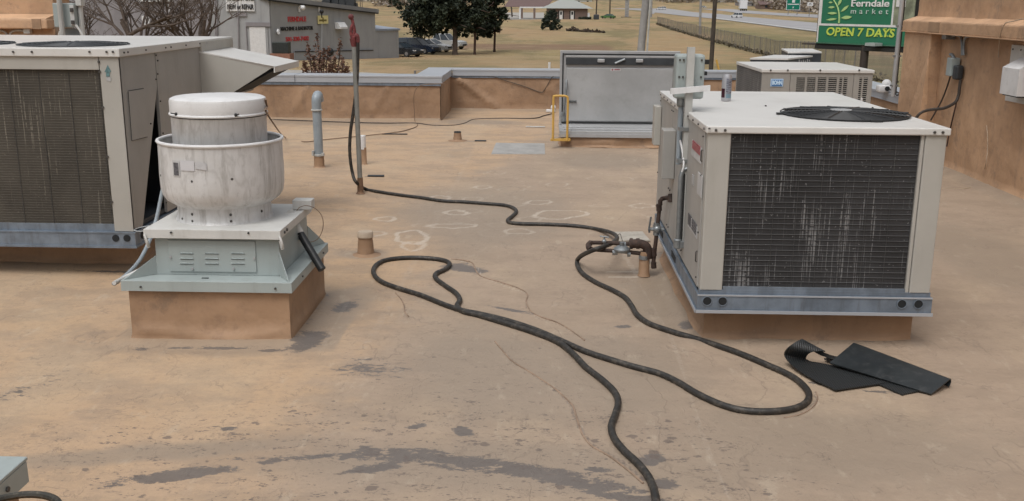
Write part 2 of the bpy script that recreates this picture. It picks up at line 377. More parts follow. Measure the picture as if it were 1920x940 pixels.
def grass_mat():
    t = NT('winter_grass'); n1 = t.noise(.035, 6, .6, (1, .45, 1)); n2 = t.noise(.25, 6, .7, (1, .5, 1), (3, 3, 0)); n3 = t.noise(2.5, 5, .75, (1, .6, 1))
    c = t.mix(t.ramp(n1, .35, .65), (.36, .235, .125), (.30, .235, .11))
    c = t.mix(t.ramp(n2, .45, .7, 0, .7), c, (.34, .26, .16))
    c = t.mix(t.ramp(t.noise(.09, 5, .65, (1, .25, 1), (8, 1, 0)), .46, .60, 0, .75), c, (.17, .145, .065))
    c = t.mix(t.ramp(n3, .5, .75, 0, .5), c, (.15, .115, .065))
    at = t.n('ShaderNodeAttribute'); at.attribute_name = 'grow'; sp = t.n('ShaderNodeSeparateColor'); t.l(at.outputs['Color'], sp.inputs[0])
    g = t.math('ADD', sp.outputs[0], t.math('MULTIPLY', t.math('SUBTRACT', n2, .5), .8))
    c = t.mix(t.ramp(g, .35, .8, 0, .8), c, (.15, .15, .06))
    far = t.math('ADD', sp.outputs[1], t.math('MULTIPLY', t.math('SUBTRACT', n2, .5), .5))
    c = t.mix(t.ramp(far, .3, .8), c, (.17, .15, .12))
    bare = t.math('ADD', sp.outputs[2], t.math('MULTIPLY', t.math('SUBTRACT', n2, .5), .6))
    c = t.mix(t.ramp(bare, .3, .7, 0, .9), c, (.20, .12, .075))
    c = t.mix(t.ramp(t.noise(.6, 7, .75, (.5, 1.6, 1), (2, 6, 0)), .48, .62, 0, .6), c, (.17, .12, .06)); c = t.mix(t.ramp(t.noise(.3, 6, .7, (.4, 1.5, 1), (12, 6, 0)), .54, .66, 0, .5), c, (.42, .34, .21))
    t.color(c); t.b.inputs['Roughness'].default_value = .95; t.bump(n3, .25, .8); return t.m
MAT['grass'] = grass_mat()
MAT['road'] = basic('old_asphalt', (.31, .305, .31), .85, var=.1, scale=.2, dirt=(.14, .13, .125), dirtamt=.4)
MAT['mark'] = basic('road_paint', (.6, .6, .55), .7)
MAT['conc'] = basic('concrete', (.34, .32, .29), .85, var=.12, scale=.8, dirt=(.2, .18, .15), dirtamt=.4)

def leaf_mat(name, c1, c2, rough=.7):
    t = NT(name); g = t.n('ShaderNodeNewGeometry') if False else None
    oi = t.n('ShaderNodeAttribute'); oi.attribute_name = 'tone'
    t.color(t.mix(oi.outputs['Fac'], c1, c2)); t.b.inputs['Roughness'].default_value = rough; return t.m
MAT['cedar'] = leaf_mat('cedar_foliage', (.010, .017, .009), (.036, .048, .022))
MAT['bushg'] = leaf_mat('dark_bush_foliage', (.012, .02, .014), (.04, .055, .03))
MAT['brownleaf'] = leaf_mat('dry_brown_leaves', (.07, .035, .028), (.22, .12, .075))
MAT['wood'] = leaf_mat('far_bare_woods', (.20, .165, .135), (.38, .33, .27))
MAT['bark'] = basic('grey_bark', (.10, .075, .06), .9, var=.3, scale=8)
MAT['barkr'] = basic('reddish_bark', (.07, .04, .03), .9, var=.3, scale=8)

# ------------------------------------------------------------------ roof sheet
X0W, YP1, YP2, XSTEP, XR = -12., 15.1, 16.75, -1.55, 4.42     # parapet lines
def seg_d(P, a, b):
    a = np.array(a); b = np.array(b); ab = b-a; t = np.clip(((P-a)@ab)/(ab@ab), 0, 1)
    return np.hypot(*(P-(a+t[:, None]*ab)).T), t
def make_roof():
    xs = np.concatenate([np.arange(X0W, -4.6, .3), np.arange(-4.6, XR-.001, .019), [XR]])
    ys = [-3.]
    while ys[-1] < YP2:
        ys.append(ys[-1]+(.35 if ys[-1] < 2.1 else max(.014, .0052*ys[-1])))
    ys = np.array(ys); ys[-1] = YP2
    Xg, Yg = np.meshgrid(xs, ys); X = Xg.ravel(); Y = Yg.ravel(); P = np.stack([X, Y], 1)
    def pxw(*pts): return [tuple(atz(x, y)[:2]) for x, y in pts]
    def polyline(pts, width):
        w = pxw(*pts); d = np.full(len(X), 9.)
        for a, b in zip(w[:-1], w[1:]): d = np.minimum(d, seg_d(P, a, b)[0])
        return 1-sstep(width*.3, width, d)
    def blob(px, py, rx, ry, ang=0.):     # ellipse by pixel centre and world radii
        c = atz(px, py); dx = X-c.x; dy = Y-c.y; ca, sa = math.cos(ang), math.sin(ang)
        u = (dx*ca+dy*sa)/rx; v = (-dx*sa+dy*ca)/ry
        return np.clip(1.35-np.hypot(u, v)*.9, 0, 1)
    # warm (orange) coating is left and front; grey tread area in the middle and right
    warm = .90-.75*sstep(-1.5, -.35, X-.10*(Y-5)+.25*(Y<3.9)*(3.9-Y)*-1) + .25*sstep(12, 14.5, Y)
    warm -= .35*(sstep(-1.6, -.9, X)*sstep(7.4, 8.2, Y)*(1-sstep(10.2, 11.5, Y)))
    warm = np.where(X > 1.2, warm-.1, warm)
    stain = np.zeros(len(X))
    for b in [(330, 892, .27, .055, .30), (505, 868, .06, .03, .3), (600, 858, .13, .025, .2), (650, 858, .05, .03, .8), (760, 857, .13, .03, -.1), (880, 868, .28, .05, -.05), (985, 885, .22, .06, -.15), (1075, 905, .2, .045, -.3), (1150, 928, .16, .035, -.3),
              (512, 659, .09, .025, .0), (425, 654, .2, .02, .05), (350, 652, .12, .015, .05), (262, 653, .06, .02, 0), (1220, 862, .09, .05, .8), (880, 505, .16, .09, -.4), (860, 500, .12, .12, 0), (580, 640, .10, .22, -.25), (650, 575, .07, .16, -.2),
              (780, 803, .05, .03, .4), (870, 812, .05, .06, .8), (955, 580, .22, .03, -.5), (1170, 612, .06, .03, 0), (1210, 490, .05, .1, 0), (1290, 615, .05, .1, .3), (1120, 880, .08, .03, 0), (1250, 905, .07, .05, 0), (700, 880, .12, .05, .3), (430, 806, .05, .03, 0),
              (1560, 722, .14, .03, -.3), (1650, 735, .1, .02, 0), (700, 331, .14, .035, 0), (880, 265, .3, .05, 0), (215, 510, .3, .03, 0), (1175, 443, .1, .15, 0)]:
        stain = np.maximum(stain, blob(*b)*.85)
    stain = np.maximum(stain, .62*polyline([(690, 852), (780, 855), (880, 872), (1000, 884), (1100, 902), (1180, 925), (1230, 950)], .13))
    for b in [(40, 735, .3, .10, .9), (100, 700, .12, .05, .6), (210, 758, .06, .02, 0), (700, 690, .3, .2, 0), (480, 862, .3, .03, .1)]:
        stain = np.maximum(stain, blob(*b)*.50)
    damp = np.zeros(len(X))
    for b in [(930, 700, .55, .9, .3), (1150, 700, .5, .8, 0), (600, 230, 2.2, .5, 0), (900, 400, 1.0, 1.6, 0), (1550, 830, .9, .5, 0), (1250, 560, .35, .9, 0), (1450, 790, .5, .25, 0), (1000, 880, 1.3, .3, 0), (1850, 480, .5, 1.5, 0), (390, 650, .75, .18, 0), (640, 570, .25, .5, -.1), (890, 230, .9, .4, 0), (1130, 300, .8, .8, 0), (300, 850, .8, .1, .2), (680, 478, .28, .18, 0), (1550, 640, .6, .15, 0)]:
        damp = np.maximum(damp, blob(*b)*.95)
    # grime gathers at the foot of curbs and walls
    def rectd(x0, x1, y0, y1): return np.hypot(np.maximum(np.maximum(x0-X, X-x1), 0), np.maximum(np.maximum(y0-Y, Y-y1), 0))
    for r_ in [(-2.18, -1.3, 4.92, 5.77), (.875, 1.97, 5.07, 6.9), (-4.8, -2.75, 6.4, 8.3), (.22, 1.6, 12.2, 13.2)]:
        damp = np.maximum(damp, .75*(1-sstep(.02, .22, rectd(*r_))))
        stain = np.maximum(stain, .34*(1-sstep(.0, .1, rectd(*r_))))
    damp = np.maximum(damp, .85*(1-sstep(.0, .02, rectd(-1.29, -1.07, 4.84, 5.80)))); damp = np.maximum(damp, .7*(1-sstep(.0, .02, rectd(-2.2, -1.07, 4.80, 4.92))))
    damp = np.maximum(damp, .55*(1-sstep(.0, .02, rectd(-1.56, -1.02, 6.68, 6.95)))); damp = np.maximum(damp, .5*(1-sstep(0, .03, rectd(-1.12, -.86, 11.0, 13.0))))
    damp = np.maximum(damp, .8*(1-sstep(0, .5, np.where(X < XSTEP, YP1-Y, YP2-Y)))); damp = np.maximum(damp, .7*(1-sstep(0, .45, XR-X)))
    spots = np.clip(blob(820, 870, 1.5, .45, 0)*.9+blob(700, 770, .9, .6, .3)*.5+blob(1200, 850, .7, .8, 0)*.6+blob(950, 640, .8, .8, 0)*.45+blob(430, 850, .9, .35, 0)*.5+blob(60, 720, .5, .6, 0)*.6+blob(620, 900, 1, .5, 0)*.4, 0, 1)
    line = np.zeros(len(X)); pale = np.zeros(len(X))
    for pts, w, k in [([(668, 690), (590, 800), (522, 945)], .018, .5), ([(735, 565), (668, 690)], .016, .35), ([(930, 645), (960, 680), (1000, 705), (1050, 740), (1072, 765), (1085, 800), (1105, 832), (1160, 862), (1210, 900)], .020, .75),
                      ([(845, 487), (882, 494), (892, 514), (930, 528), (975, 542), (990, 552), (985, 575), (1010, 598), (1060, 615), (1095, 638)], .024, .6), ([(745, 552), (760, 570), (762, 592)], .022, .6), ([(708, 520), (735, 497)], .022, .5),
                      ([(1528, 735), (1530, 752), (1510, 772), (1470, 784)], .016, .7), ([(1620, 735), (1690, 742), (1750, 740)], .016, .5), ([(0, 575), (60, 535), (110, 512), (200, 512)], .03, .45), ([(1765, 352), (1870, 356)], .05, .5),
                      ([(612, 560), (660, 556), (612, 655), (545, 662)], .014, .3), ([(1200, 545), (1300, 800), (1378, 945)], .014, .28), ([(1140, 512), (1200, 520)], .03, .3)]:
        line = np.maximum(line, k*polyline(pts, w))
    for pts, w, k in [([(1198, 530), (1262, 640), (1330, 850), (1372, 940)], .03, .45), ([(886, 285), (850, 350), (800, 450), (715, 600), (680, 660)], .06, .42), ([(1092, 288), (1112, 335), (1150, 430)], .03, .34), ([(1140, 508), (1195, 508)], .035, .75), ([(1142, 517), (1195, 518)], .03, .75),
                      ([(1165, 470), (1195, 515)], .05, .5), ([(1700, 480), (1850, 620), (1910, 700)], .03, .3), ([(700, 640), (665, 690)], .04, .3), ([(606, 650), (655, 560)], .03, .45), ([(0, 740), (60, 712), (150, 690)], .03, .4), ([(1050, 745), (1075, 770), (1090, 800), (1100, 830)], .014, .5),
                      ([(850, 484), (895, 500), (905, 520), (985, 549)], .02, .6), ([(1535, 735), (1535, 756), (1512, 777)], .015, .5)]:
        pale = np.maximum(pale, k*polyline(pts, w))
    # chalk rings where ponds dried: (centre px, radii px)
    rings = [(930, 324, 15, 3), (958, 328, 20, 3), (962, 341, 28, 4), (960, 355, 23, 4), (1030, 359, 37, 6), (1045, 346, 22, 4), (1060, 322, 20, 4), (1145, 335, 40, 6), (886, 373, 20, 4), (885, 363, 30, 3), (826, 370, 17, 4), (965, 384, 18, 4), (805, 397, 15, 3), (855, 399, 22, 4), (880, 396, 25, 3), (865, 412, 26, 5), (850, 424, 42, 4), (924, 438, 27, 7), (972, 434, 27, 5), (938, 422, 24, 4), (993, 412, 20, 4), (1050, 403, 46, 8), (1120, 408, 28, 2), (1185, 402, 42, 10), (1170, 421, 30, 5), (1122, 388, 20, 2), (722, 412, 20, 4), (770, 446, 32, 12), (775, 462, 20, 8), (790, 424, 18, 3), (1205, 388, 20, 4), (952, 302, 10, 2), (1180, 300, 12, 3), (700, 440, 20, 5), (905, 350, 14, 3), (1010, 380, 22, 4)]
    pr_ = random.Random(3)
    for cx, cy, rx, ry in rings:
        p1, p2 = pr_.uniform(0, 6), pr_.uniform(0, 6)
        w = [atz(cx+rx*math.cos(a)*(1+.14*math.sin(2*a+p1)+.07*math.sin(3*a+p2)), cy+ry*math.sin(a)*(1+.15*math.sin(3*a+p1))) for a in np.linspace(0, 2*math.pi, 34)]
        w = [v+Vector((pr_.uniform(-.005, .005), pr_.uniform(-.008, .008), 0)) for v in w]
        k = pr_.uniform(.36, .70); bx = (X > min(v.x for v in w)-.1) & (X < max(v.x for v in w)+.1) & (Y > min(v.y for v in w)-.1) & (Y < max(v.y for v in w)+.1)
        idx = np.nonzero(bx)[0]; d = np.full(len(idx), 9.)
        for a, b in zip(w[:-1], w[1:]): d = np.minimum(d, seg_d(P[idx], np.array(a[:2]), np.array(b[:2]))[0])
        pale[idx] = np.maximum(pale[idx], k*(1-sstep(.012, .042, d)))
    # height: slack membrane, cant at walls and curbs, low sump
    Z = .004*np.sin(X*2.1+Y*.7)+.005*np.sin(Y*1.7-X*.9)
    Z += .035*(1-sstep(0, .16, np.where(X < XSTEP, YP1-Y, YP2-Y)))+.05*(1-sstep(0, .22, XR-X))
    for r_ in [(-2.18, -1.3, 4.92, 5.77), (.875, 1.97, 5.07, 6.9), (-4.8, -2.75, 6.4, 8.3), (.22, 1.6, 12.2, 13.2)]:
        Z += .022*(1-sstep(0, .13, rectd(*r_)))
    Z += .006*line-.0*pale
    keep = ~((Xg[:-1, :-1] < XSTEP-.05) & (Yg[:-1, :-1] > YP1+.02))
    nx = len(xs); ny = len(ys); idx = np.arange(nx*ny).reshape(ny, nx)
    q = np.stack([idx[:-1, :-1], idx[:-1, 1:], idx[1:, 1:], idx[1:, :-1]], -1)[keep]
    me = bpy.data.meshes.new('flat_roof'); me.vertices.add(nx*ny); me.vertices.foreach_set('co', np.stack([X, Y, Z], 1).ravel())
    me.loops.add(q.size); me.loops.foreach_set('vertex_index', q.ravel().astype(np.int32)); me.polygons.add(len(q))
    me.polygons.foreach_set('loop_start', np.arange(0, q.size, 4, dtype=np.int32)); me.polygons.foreach_set('loop_total', np.full(len(q), 4, dtype=np.int32))
    me.update(calc_edges=True); me.validate()
    one = np.ones(len(X))
    for nm, ch in (('wear', (warm, stain, pale)), ('marks', (spots, line, damp))):
        ca = me.attributes.new(nm, 'FLOAT_COLOR', 'POINT'); ca.data.foreach_set('color', np.stack([*[np.clip(c, 0, 1) for c in ch], one], 1).ravel().astype(np.float32))
    me.polygons.foreach_set('use_smooth', [True]*len(me.polygons)); me.materials.append(MAT['roof'])
    o = bpy.data.objects.new('flat_roof', me); link(o); tag(o, kind='structure')
make_roof()
def roofz(x, y): return .004*math.sin(x*2.1+y*.7)+.005*math.sin(y*1.7-x*.9)

# ------------------------------------------------------------------ terrain
def make_ground():
    xs = np.concatenate([np.arange(-2500, -300, 100), np.arange(-300, -60, 12), np.arange(-60, 90, 2.5), np.arange(90, 400, 12), np.arange(400, 2600, 100)])
    ys = np.concatenate([np.arange(-60, 16, 8), np.arange(16, 160, 2.), np.arange(160, 600, 8), np.arange(600, 3000, 60)])
    Xg, Yg = np.meshgrid(xs, ys); X = Xg.ravel(); Y = Yg.ravel(); Z = gz(X, Y)
    Z = Z+np.where(Y > 620, 3*np.sin(X/140+1)*np.clip((Y-620)/400, 0, 1)*2, 0)
    grow = np.exp(-((X-22-.10*(Y-60))/14)**2)*sstep(30, 55, Y)*(1-sstep(180, 260, Y))*.62
    grow = np.maximum(grow, .9*np.exp(-((Y-255)/9)**2)*sstep(8, 18, X)*(1-sstep(45, 60, X)))
    grow = np.maximum(grow, .8*(X > 8)*(1-sstep(30, 40, Y)))
    bare = .75*np.exp(-((Y-125)/12)**2)*(X < 10)+.5*np.exp(-((Y-57)/5)**2)*(X < -14)
    far = sstep(620, 900, Y)
    nx = len(xs); ny = len(ys); idx = np.arange(nx*ny).reshape(ny, nx)
    q = np.stack([idx[:-1, :-1], idx[:-1, 1:], idx[1:, 1:], idx[1:, :-1]], -1).reshape(-1, 4)
    me = bpy.data.meshes.new('ground'); me.from_pydata(np.stack([X, Y, Z], 1).tolist(), [], q.tolist())
    ca = me.attributes.new('grow', 'FLOAT_COLOR', 'POINT'); ca.data.foreach_set('color', np.stack([grow, far, bare, np.ones(len(X))], 1).ravel().astype(np.float32))
    me.polygons.foreach_set('use_smooth', [True]*len(me.polygons)); me.materials.append(MAT['grass'])
    tag(link(bpy.data.objects.new('ground', me)), kind='structure')
make_ground()
def strip(name, A, B, mat, dz, kind='structure'):
    a = [atg(*p) if len(p) == 2 else Vector(p) for p in A]; b = [atg(*p) if len(p) == 2 else Vector(p) for p in B]
    mb = MB(); va = []; N = 14
    def res(pl):
        out = []
        for p, q in zip(pl[:-1], pl[1:]):
            for i in range(N): out.append(p.lerp(q, i/N))
        out.append(pl[-1]); return out
    a = res(a); b = res(b); rows = []
    for p, q in zip(a, b):
        row = []
        for i in range(5):
            v = p.lerp(q, i/4); v.z = float(gz(v.x, v.y))+dz; row.append(mb.bm.verts.new(v))
        rows.append(row)
    for r1, r2 in zip(rows[:-1], rows[1:]):
        for i in range(4): mb._f([r1[i], r1[i+1], r2[i+1], r2[i]])
    o = mb.build(name, mat); tag(o, kind=kind); return o
strip('near_highway_lanes', [(1150, 12), (1217, 22.5), (1337, 35.6), (1532, 61), (1720, 88), (1990, 130)], [(1150, 7), (1225, 13), (1349, 27), (1532, 44), (1720, 60), (1990, 82)], MAT['road'], .10)
strip('far_highway_lanes', [(1180, 4), (1240, 11), (1349, 20.5), (1532, 34), (1720, 48), (1990, 66)], [(1180, 1), (1240, 7), (1349, 16), (1532, 28), (1720, 40), (1990, 55)], MAT['road'], .10)
strip('side_street', [(945, 37.5), (1000, 37), (1020, 36.5)], [(945, 24), (1000, 24), (1020, 24)], MAT['conc'], .06)
strip('frontage_road', [(960, 12), (1080, 12), (1200, 20), (1225, 27)], [(960, 8), (1080, 8), (1200, 13), (1232, 20)], MAT['road'], .08)
strip('white_line_marking', [(1340, 35.0), (1532, 60.0), (1720, 86.5)], [(1340, 34.4), (1532, 59.2), (1720, 85.2)], MAT['mark'], .13)

# ------------------------------------------------------------------ curb with slack membrane skin
def curb_mesh(x0, x1, y0, y1, h, seed=0, flare=.03, slack=.012):
    """membrane-wrapped curb: sides divided finely, bulging and flaring slightly to the deck"""
    mb = MB(); N = 26; H = 14; rings = []
    per = [(x0, y0), (x1, y0), (x1, y1), (x0, y1)]
    for j in range(H+1):
        z = h*j/H; ring = []
        for e in range(4):
            a = Vector((*per[e], 0)); b = Vector((*per[(e+1) % 4], 0)); nrm = (b-a).normalized().cross(Vector((0, 0, 1)))
            for i in range(N):
                t = i/N; p = a.lerp(b, t); p.z = z-.006
                fl = flare*max(0, 1-j/3.)**2; w = mnoise.noise(Vector((p.x*5+seed, p.y*5, z*4)))
                corner = min(t, 1-t)*N
                d = (slack*w*math.sin(math.pi*j/H)*min(1, corner/3)+fl)+slack*1.1*math.exp(-((z/h-.16-.05*math.sin(p.x*9+seed))/.09)**2)*min(1, corner/2)
                c = Vector(((x0+x1)/2, (y0+y1)/2, 0)); 
                if i == 0: p += (Vector((p.x, p.y, 0))-c).normalized()*fl
                else: p += nrm*d
                ring.append(mb.bm.verts.new(p))
        rings.append(ring)
    n = len(rings[0])
    for a, b in zip(rings[:-1], rings[1:]):
        for i in range(n): mb._f([a[i], a[(i+1) % n], b[(i+1) % n], b[i]])
    mb._f(rings[-1]); return mb
def bolts(mb, pts, r=.006, axis='y'):
    d = {'y': (0, -1, 0), 'x': (1, 0, 0), '-x': (-1, 0, 0), 'z': (0, 0, 1)}[axis]
    for p in pts: mb.tube([p, Vector(p)+Vector(d)*.007], r, 6)
    return mb
def grille(mb, c, Rr, rings=9, spokes=10, dome=.03, wr=.0022):
    for i in range(1, rings+1):
        q = i/rings; mb.ring((c[0], c[1], c[2]+dome*(1-q*q)), Rr*q, wr if i < rings else .004, 40, 4)
    for k in range(spokes):
        a = 2*math.pi*k/spokes
        mb.tube([(c[0]+Rr*t*math.cos(a), c[1]+Rr*t*math.sin(a), c[2]+dome*(1-t*t)+.003) for t in np.linspace(.12, 1, 7)], wr*1.3, 4)
    return mb
def flat_disc(mb, c, r, n=40, h=.004): mb.lathe(c, [(r, 0), (r, h)], n); return mb

# ================================================================== right packaged unit
def right_unit():
    x0, x1, y0, y1, zb, zt = .825, 2.0, 4.955, 6.98, .31, 1.165
    u = thing('rooftop_air_conditioner', (1.41, 5.9, 0), 'beige rooftop unit with dark front coil and a can standing on its white top', 'air conditioner')
    curb_mesh(.875, 1.97, 5.07, 6.88, .21, 3, .075, .018).build('curb', MAT['memb'], u, True)
    rl = MB()   # galvanised base rail, channel with holes
    z0, z1 = .207, .315
    rl.box(x0-.012, x1+.012, y0-.012, y0+.004, z0, z1-.02); rl.box(x0-.016, x1+.016, y0-.02, y0+.03, z0-.006, z0+.006); rl.box(x0-.004, x1+.004, y0+.0, y0+.03, z1-.03, z1+.004)
    rl.box(x0-.012, x0+.004, y0+.006, y1, z0, z1-.02); rl.box(x0-.020, x0+.03, y0+.03, y1, z0-.006, z0+.006); rl.box(x1-.004, x1+.012, y0+.006, y1, z0, z1-.02)
    rl.box(x0, x1, y1-.01, y1+.01, z0, z1-.02); rl.box(x0+.01, x1-.01, y0+.035, y1-.02, z0+.01, z0+.02)
    rail = rl.build('base_rail', MAT['galv'], u)
    e = MB(); e.box(x0-.018, x1+.018, y0-.0235, y0-.0195, z0-.008, z0+.009); e.box(x0-.012, x1+.012, y0-.0165, y0-.0125, z1-.026, z1-.018); e.build('rail_edge_highlight', MAT['coping'], rail)  # pale strips: highlight on the rail's flange edges put into the colour
    e = MB(); e.box(x0-.0235, x0-.0195, y0-.018, y1, z0-.008, z0+.009); e.build('rail_edge_highlight', MAT['coping'], rail)
    hl = MB()
    for px in (1326, 1355, 1691, 1722):
        c = aty(px, 563+(px-1326)*.02, y0-.014); hl.lathe((0, 0, 0), [(.021, 0), (.021, .003)], 20)
    hl.bm.free()
    for px in (1326, 1355, 1691, 1722):
        h = MB(); c = aty(px, 563+(px-1326)*.021, y0-.014)
        h.tube([(c.x, y0-.013, .262), (c.x, y0-.0155, .262)], .021, 20); h.build('rail_hole', MAT['dark'], rail)
        g = MB(); g.tube([(c.x+.024*math.cos(a), y0-.015, .262+.024*math.sin(a)) for a in np.linspace(0, 2*math.pi, 21)], .003, 5); g.build('hole_rim', MAT['galv'], rail)
    for yy in (5.9, 6.55):
        h = MB(); h.box(x0-.0155, x0-.011, yy-.09, yy+.09, .235, .272, .0); h.build('fork_slot', MAT['dark'], rail)
    # cabinet: inner core and panels
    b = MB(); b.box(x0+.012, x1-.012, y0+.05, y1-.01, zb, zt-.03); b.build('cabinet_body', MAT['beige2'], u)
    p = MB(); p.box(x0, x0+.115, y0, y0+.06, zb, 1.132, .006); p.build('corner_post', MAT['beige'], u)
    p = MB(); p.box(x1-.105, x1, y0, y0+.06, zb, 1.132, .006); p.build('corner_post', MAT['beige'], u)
    p = MB(); p.box(x1-.125, x1-.108, y0+.004, y0+.05, zb, 1.132, .003); p.build('coil_trim', MAT['beige'], u)
    # coil
    cx0, cx1 = x0+.118, x1-.127
    c = MB(); c.box(cx0, cx1, y0+.018, y0+.049, .322, 1.13); c.build('condenser_coil', MAT['coilR'], u)
    w = MB()
    for i in range(29): w.tube([(cx0, y0+.014, .335+i*.0278), (cx1, y0+.014, .335+i*.0278)], .0011, 4)
    for i in range(1, 8): w.tube([(cx0+(cx1-cx0)*i/8, y0+.012, .325), (cx0+(cx1-cx0)*i/8, y0+.012, 1.128)], .0012, 4)
    w.build('coil_guard', MAT['wire'], u)
    s = MB(); s.box(cx0, cx1, y0+.002, y0+.03, .312, .335); s.build('coil_sill', MAT['galv'], u)
    # side panels (left face)
    for a, e in ((y0+.065, 5.66), (5.67, 6.28), (6.29, y1-.01)):
        q = MB(); q.box(x0-.006, x0+.011, a, e, zb+.004, 1.13, .003)
        pn = q.build('side_panel', MAT['beige2'], u)
        bb = MB(); bolts(bb, [(x0-.006, yy, zz) for yy in (a+.03, e-.03) for zz in (.36, .6, .9, 1.1)], .005, '-x'); bb.build('panel_screws', MAT['bolt'], pn)
    q = MB(); q.box(x1-.01, x1+.006, y0+.065, y1-.01, zb+.004, 1.13); q.build('side_panel', MAT['beige2'], u)
    # top lid with a hanging lip
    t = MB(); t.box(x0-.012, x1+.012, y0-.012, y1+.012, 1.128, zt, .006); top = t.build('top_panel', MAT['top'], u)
    bb = MB(); bolts(bb, [(x0+.035, y0-.012, 1.145), (x0+.08, y0-.012, 1.145), (x1-.07, y0-.012, 1.145), (x1-.03, y0-.012, 1.145)], .007, 'y')
    bolts(bb, [(x0-.012, yy, 1.145) for yy in np.linspace(5.0, 6.9, 11)], .006, '-x'); bolts(bb, [(x0+.0, 4.93, 1.15), (1.32, 5.95, zt), (1.93, 5.9, zt)], .006, 'z'); bb.build('lid_screws', MAT['bolt'], top)
    # fan
    fc = (1.655, 5.515, zt)
    f = MB(); flat_disc(f, fc, .335, 48, .004); f.build('fan_opening', MAT['dark'], top)
    f = MB(); grille(f, (fc[0], fc[1], zt+.010), .34, 16, 12, .012, .0034); f.build('fan_grille', MAT['black'], top)
    f = MB(); flat_disc(f, (fc[0]-.02, fc[1]-.0, zt+.026), .058, 24, .004); f.build('fan_badge', MAT['alub'], top)
    f = MB()
    for a in (.2, 1.75, 3.2, 4.9): f.box(fc[0]+.345*math.cos(a)-.03, fc[0]+.345*math.cos(a)+.03, fc[1]+.345*math.sin(a)-.012, fc[1]+.345*math.sin(a)+.012, zt+.001, zt+.012)
    f.build('grille_clips', MAT['black'], top)
    # labels on the side: red warning, white data plates
    def lab(name, px0, py0, px1, py1, mat, k=.0):
        A = atx(px0, py0, x0-.008); B = atx(px1, py1, x0-.008); ya, yb = sorted((A.y, B.y)); za, zb_ = sorted((A.z, B.z))
        q = MB(); q.box(x0-.0095-k, x0-.0062, ya, yb, za, zb_); return q.build(name, mat, u), ya, yb, za, zb_
    lab('label', 1298, 262, 1314, 308, MAT['lwhite']); lab('warning_label', 1299.5, 263, 1313, 292, MAT['lred'], .002); lab('label', 1309, 322, 1315, 372, MAT['lwhite']); lab('label', 1297, 345, 1301, 330, MAT['lgrey'])
    o, ya, yb, za, zb_ = lab('data_plate', 1291, 402, 1306, 448, MAT['lwhite'])
    q = MB()
    for i in range(4): q.box(x0-.0115, x0-.009, ya+.01+.0*i, ya+(yb-ya)*(.55), za+.015+i*(zb_-za)*.24, za+.015+i*(zb_-za)*.24+(zb_-za)*.17)
    for i in range(9): q.box(x0-.0115, x0-.009, ya+(yb-ya)*.65, yb-.008, za+.012+i*(zb_-za)*.105, za+.02+i*(zb_-za)*.105)
    q.build('plate_print', MAT['lprint'], o)
    q = MB(); q.box(x0-.0095, x0-.0062, 6.98-.30, 6.98-.27, .78, .86); q.build('label', MAT['lwhite'], u)
    for z in (1.0, .47):
        q = MB(); q.tube([(x0-.008, y0+.10, z-.03), (x0-.014, y0+.10, z-.025), (x0-.014, y0+.10, z+.025), (x0-.008, y0+.10, z+.03)], .004, 6); q.build('panel_latch', MAT['bolt'], u)
    # small box on far end of side and tall thin box
    q = MB(); q.box(x0-.055, x0-.008, 6.86, 6.98, .80, 1.07, .006); q.build('small_cover', MAT['beige'], u)
    q = MB(); q.box(x0-.085, x0-.008, 6.08, 6.22, .70, 1.0, .004); q.build('side_box', MAT['beige2'], u)
    return u
MAT['lwhite'] = basic('label_white', (.5, .5, .5), .5); MAT['lgrey'] = basic('label_grey', (.42, .42, .42), .5); MAT['lprint'] = basic('label_print', (.09, .09, .1), .5, var=.6, scale=60)
MAT['lred'] = basic('label_red', (.30, .06, .075), .5, var=.5, scale=50, dirt=(.42, .36, .36), dirtamt=.6)
right_unit()

# energy drink can
def can():
    c = atz(1361, 189, 1.168); r = .0305; H = .165
    o = MB().lathe((c.x, c.y, 1.166), [(.024, 0), (.028, .003), (r, .012), (r, H-.02), (r-.006, H-.004), (r-.007, H), (r-.009, H), (r-.010, H-.004)], 32)
    t = NT('printed_can'); sep = t.n('ShaderNodeSeparateXYZ'); t.l(t.tc.outputs['Object'], sep.inputs[0])
    z = sep.outputs['Z']; x = sep.outputs['X']
    col = t.mix(t.ramp(t.noise(140, 2, .5, (.3, .3, 2.2)), .52, .56, 0, .75), (.30, .31, .35), (.06, .06, .09))
    inz = t.math('MULTIPLY', t.math('GREATER_THAN', z, .02), t.math('LESS_THAN', z, .14))
    side = t.math('MULTIPLY', t.math('GREATER_THAN', x, -.008), inz)
    col = t.mix(side, (.42, .42, .44), col)
    dk = t.math('MULTIPLY', t.math('LESS_THAN', x, -.014), t.math('MULTIPLY', t.math('LESS_THAN', z, .078), t.math('GREATER_THAN', z, .022)))
    col = t.mix(dk, col, (.05, .01, .02))
    bl = t.math('MULTIPLY', t.math('LESS_THAN', z, .045), t.math('GREATER_THAN', x, -.008)); bl = t.math('MULTIPLY', bl, inz)
    col = t.mix(bl, col, (.20, .30, .36))
    t.color(col); t.b.inputs['Metallic'].default_value = .5; t.b.inputs['Roughness'].default_value = .35
    q = o.build('drink_can', [t.m], None, True, loc=(c.x, c.y, 1.166))
    tag(q, 'slim silver drink can with a dark red patch, standing on the beige rooftop unit', 'can')
can()

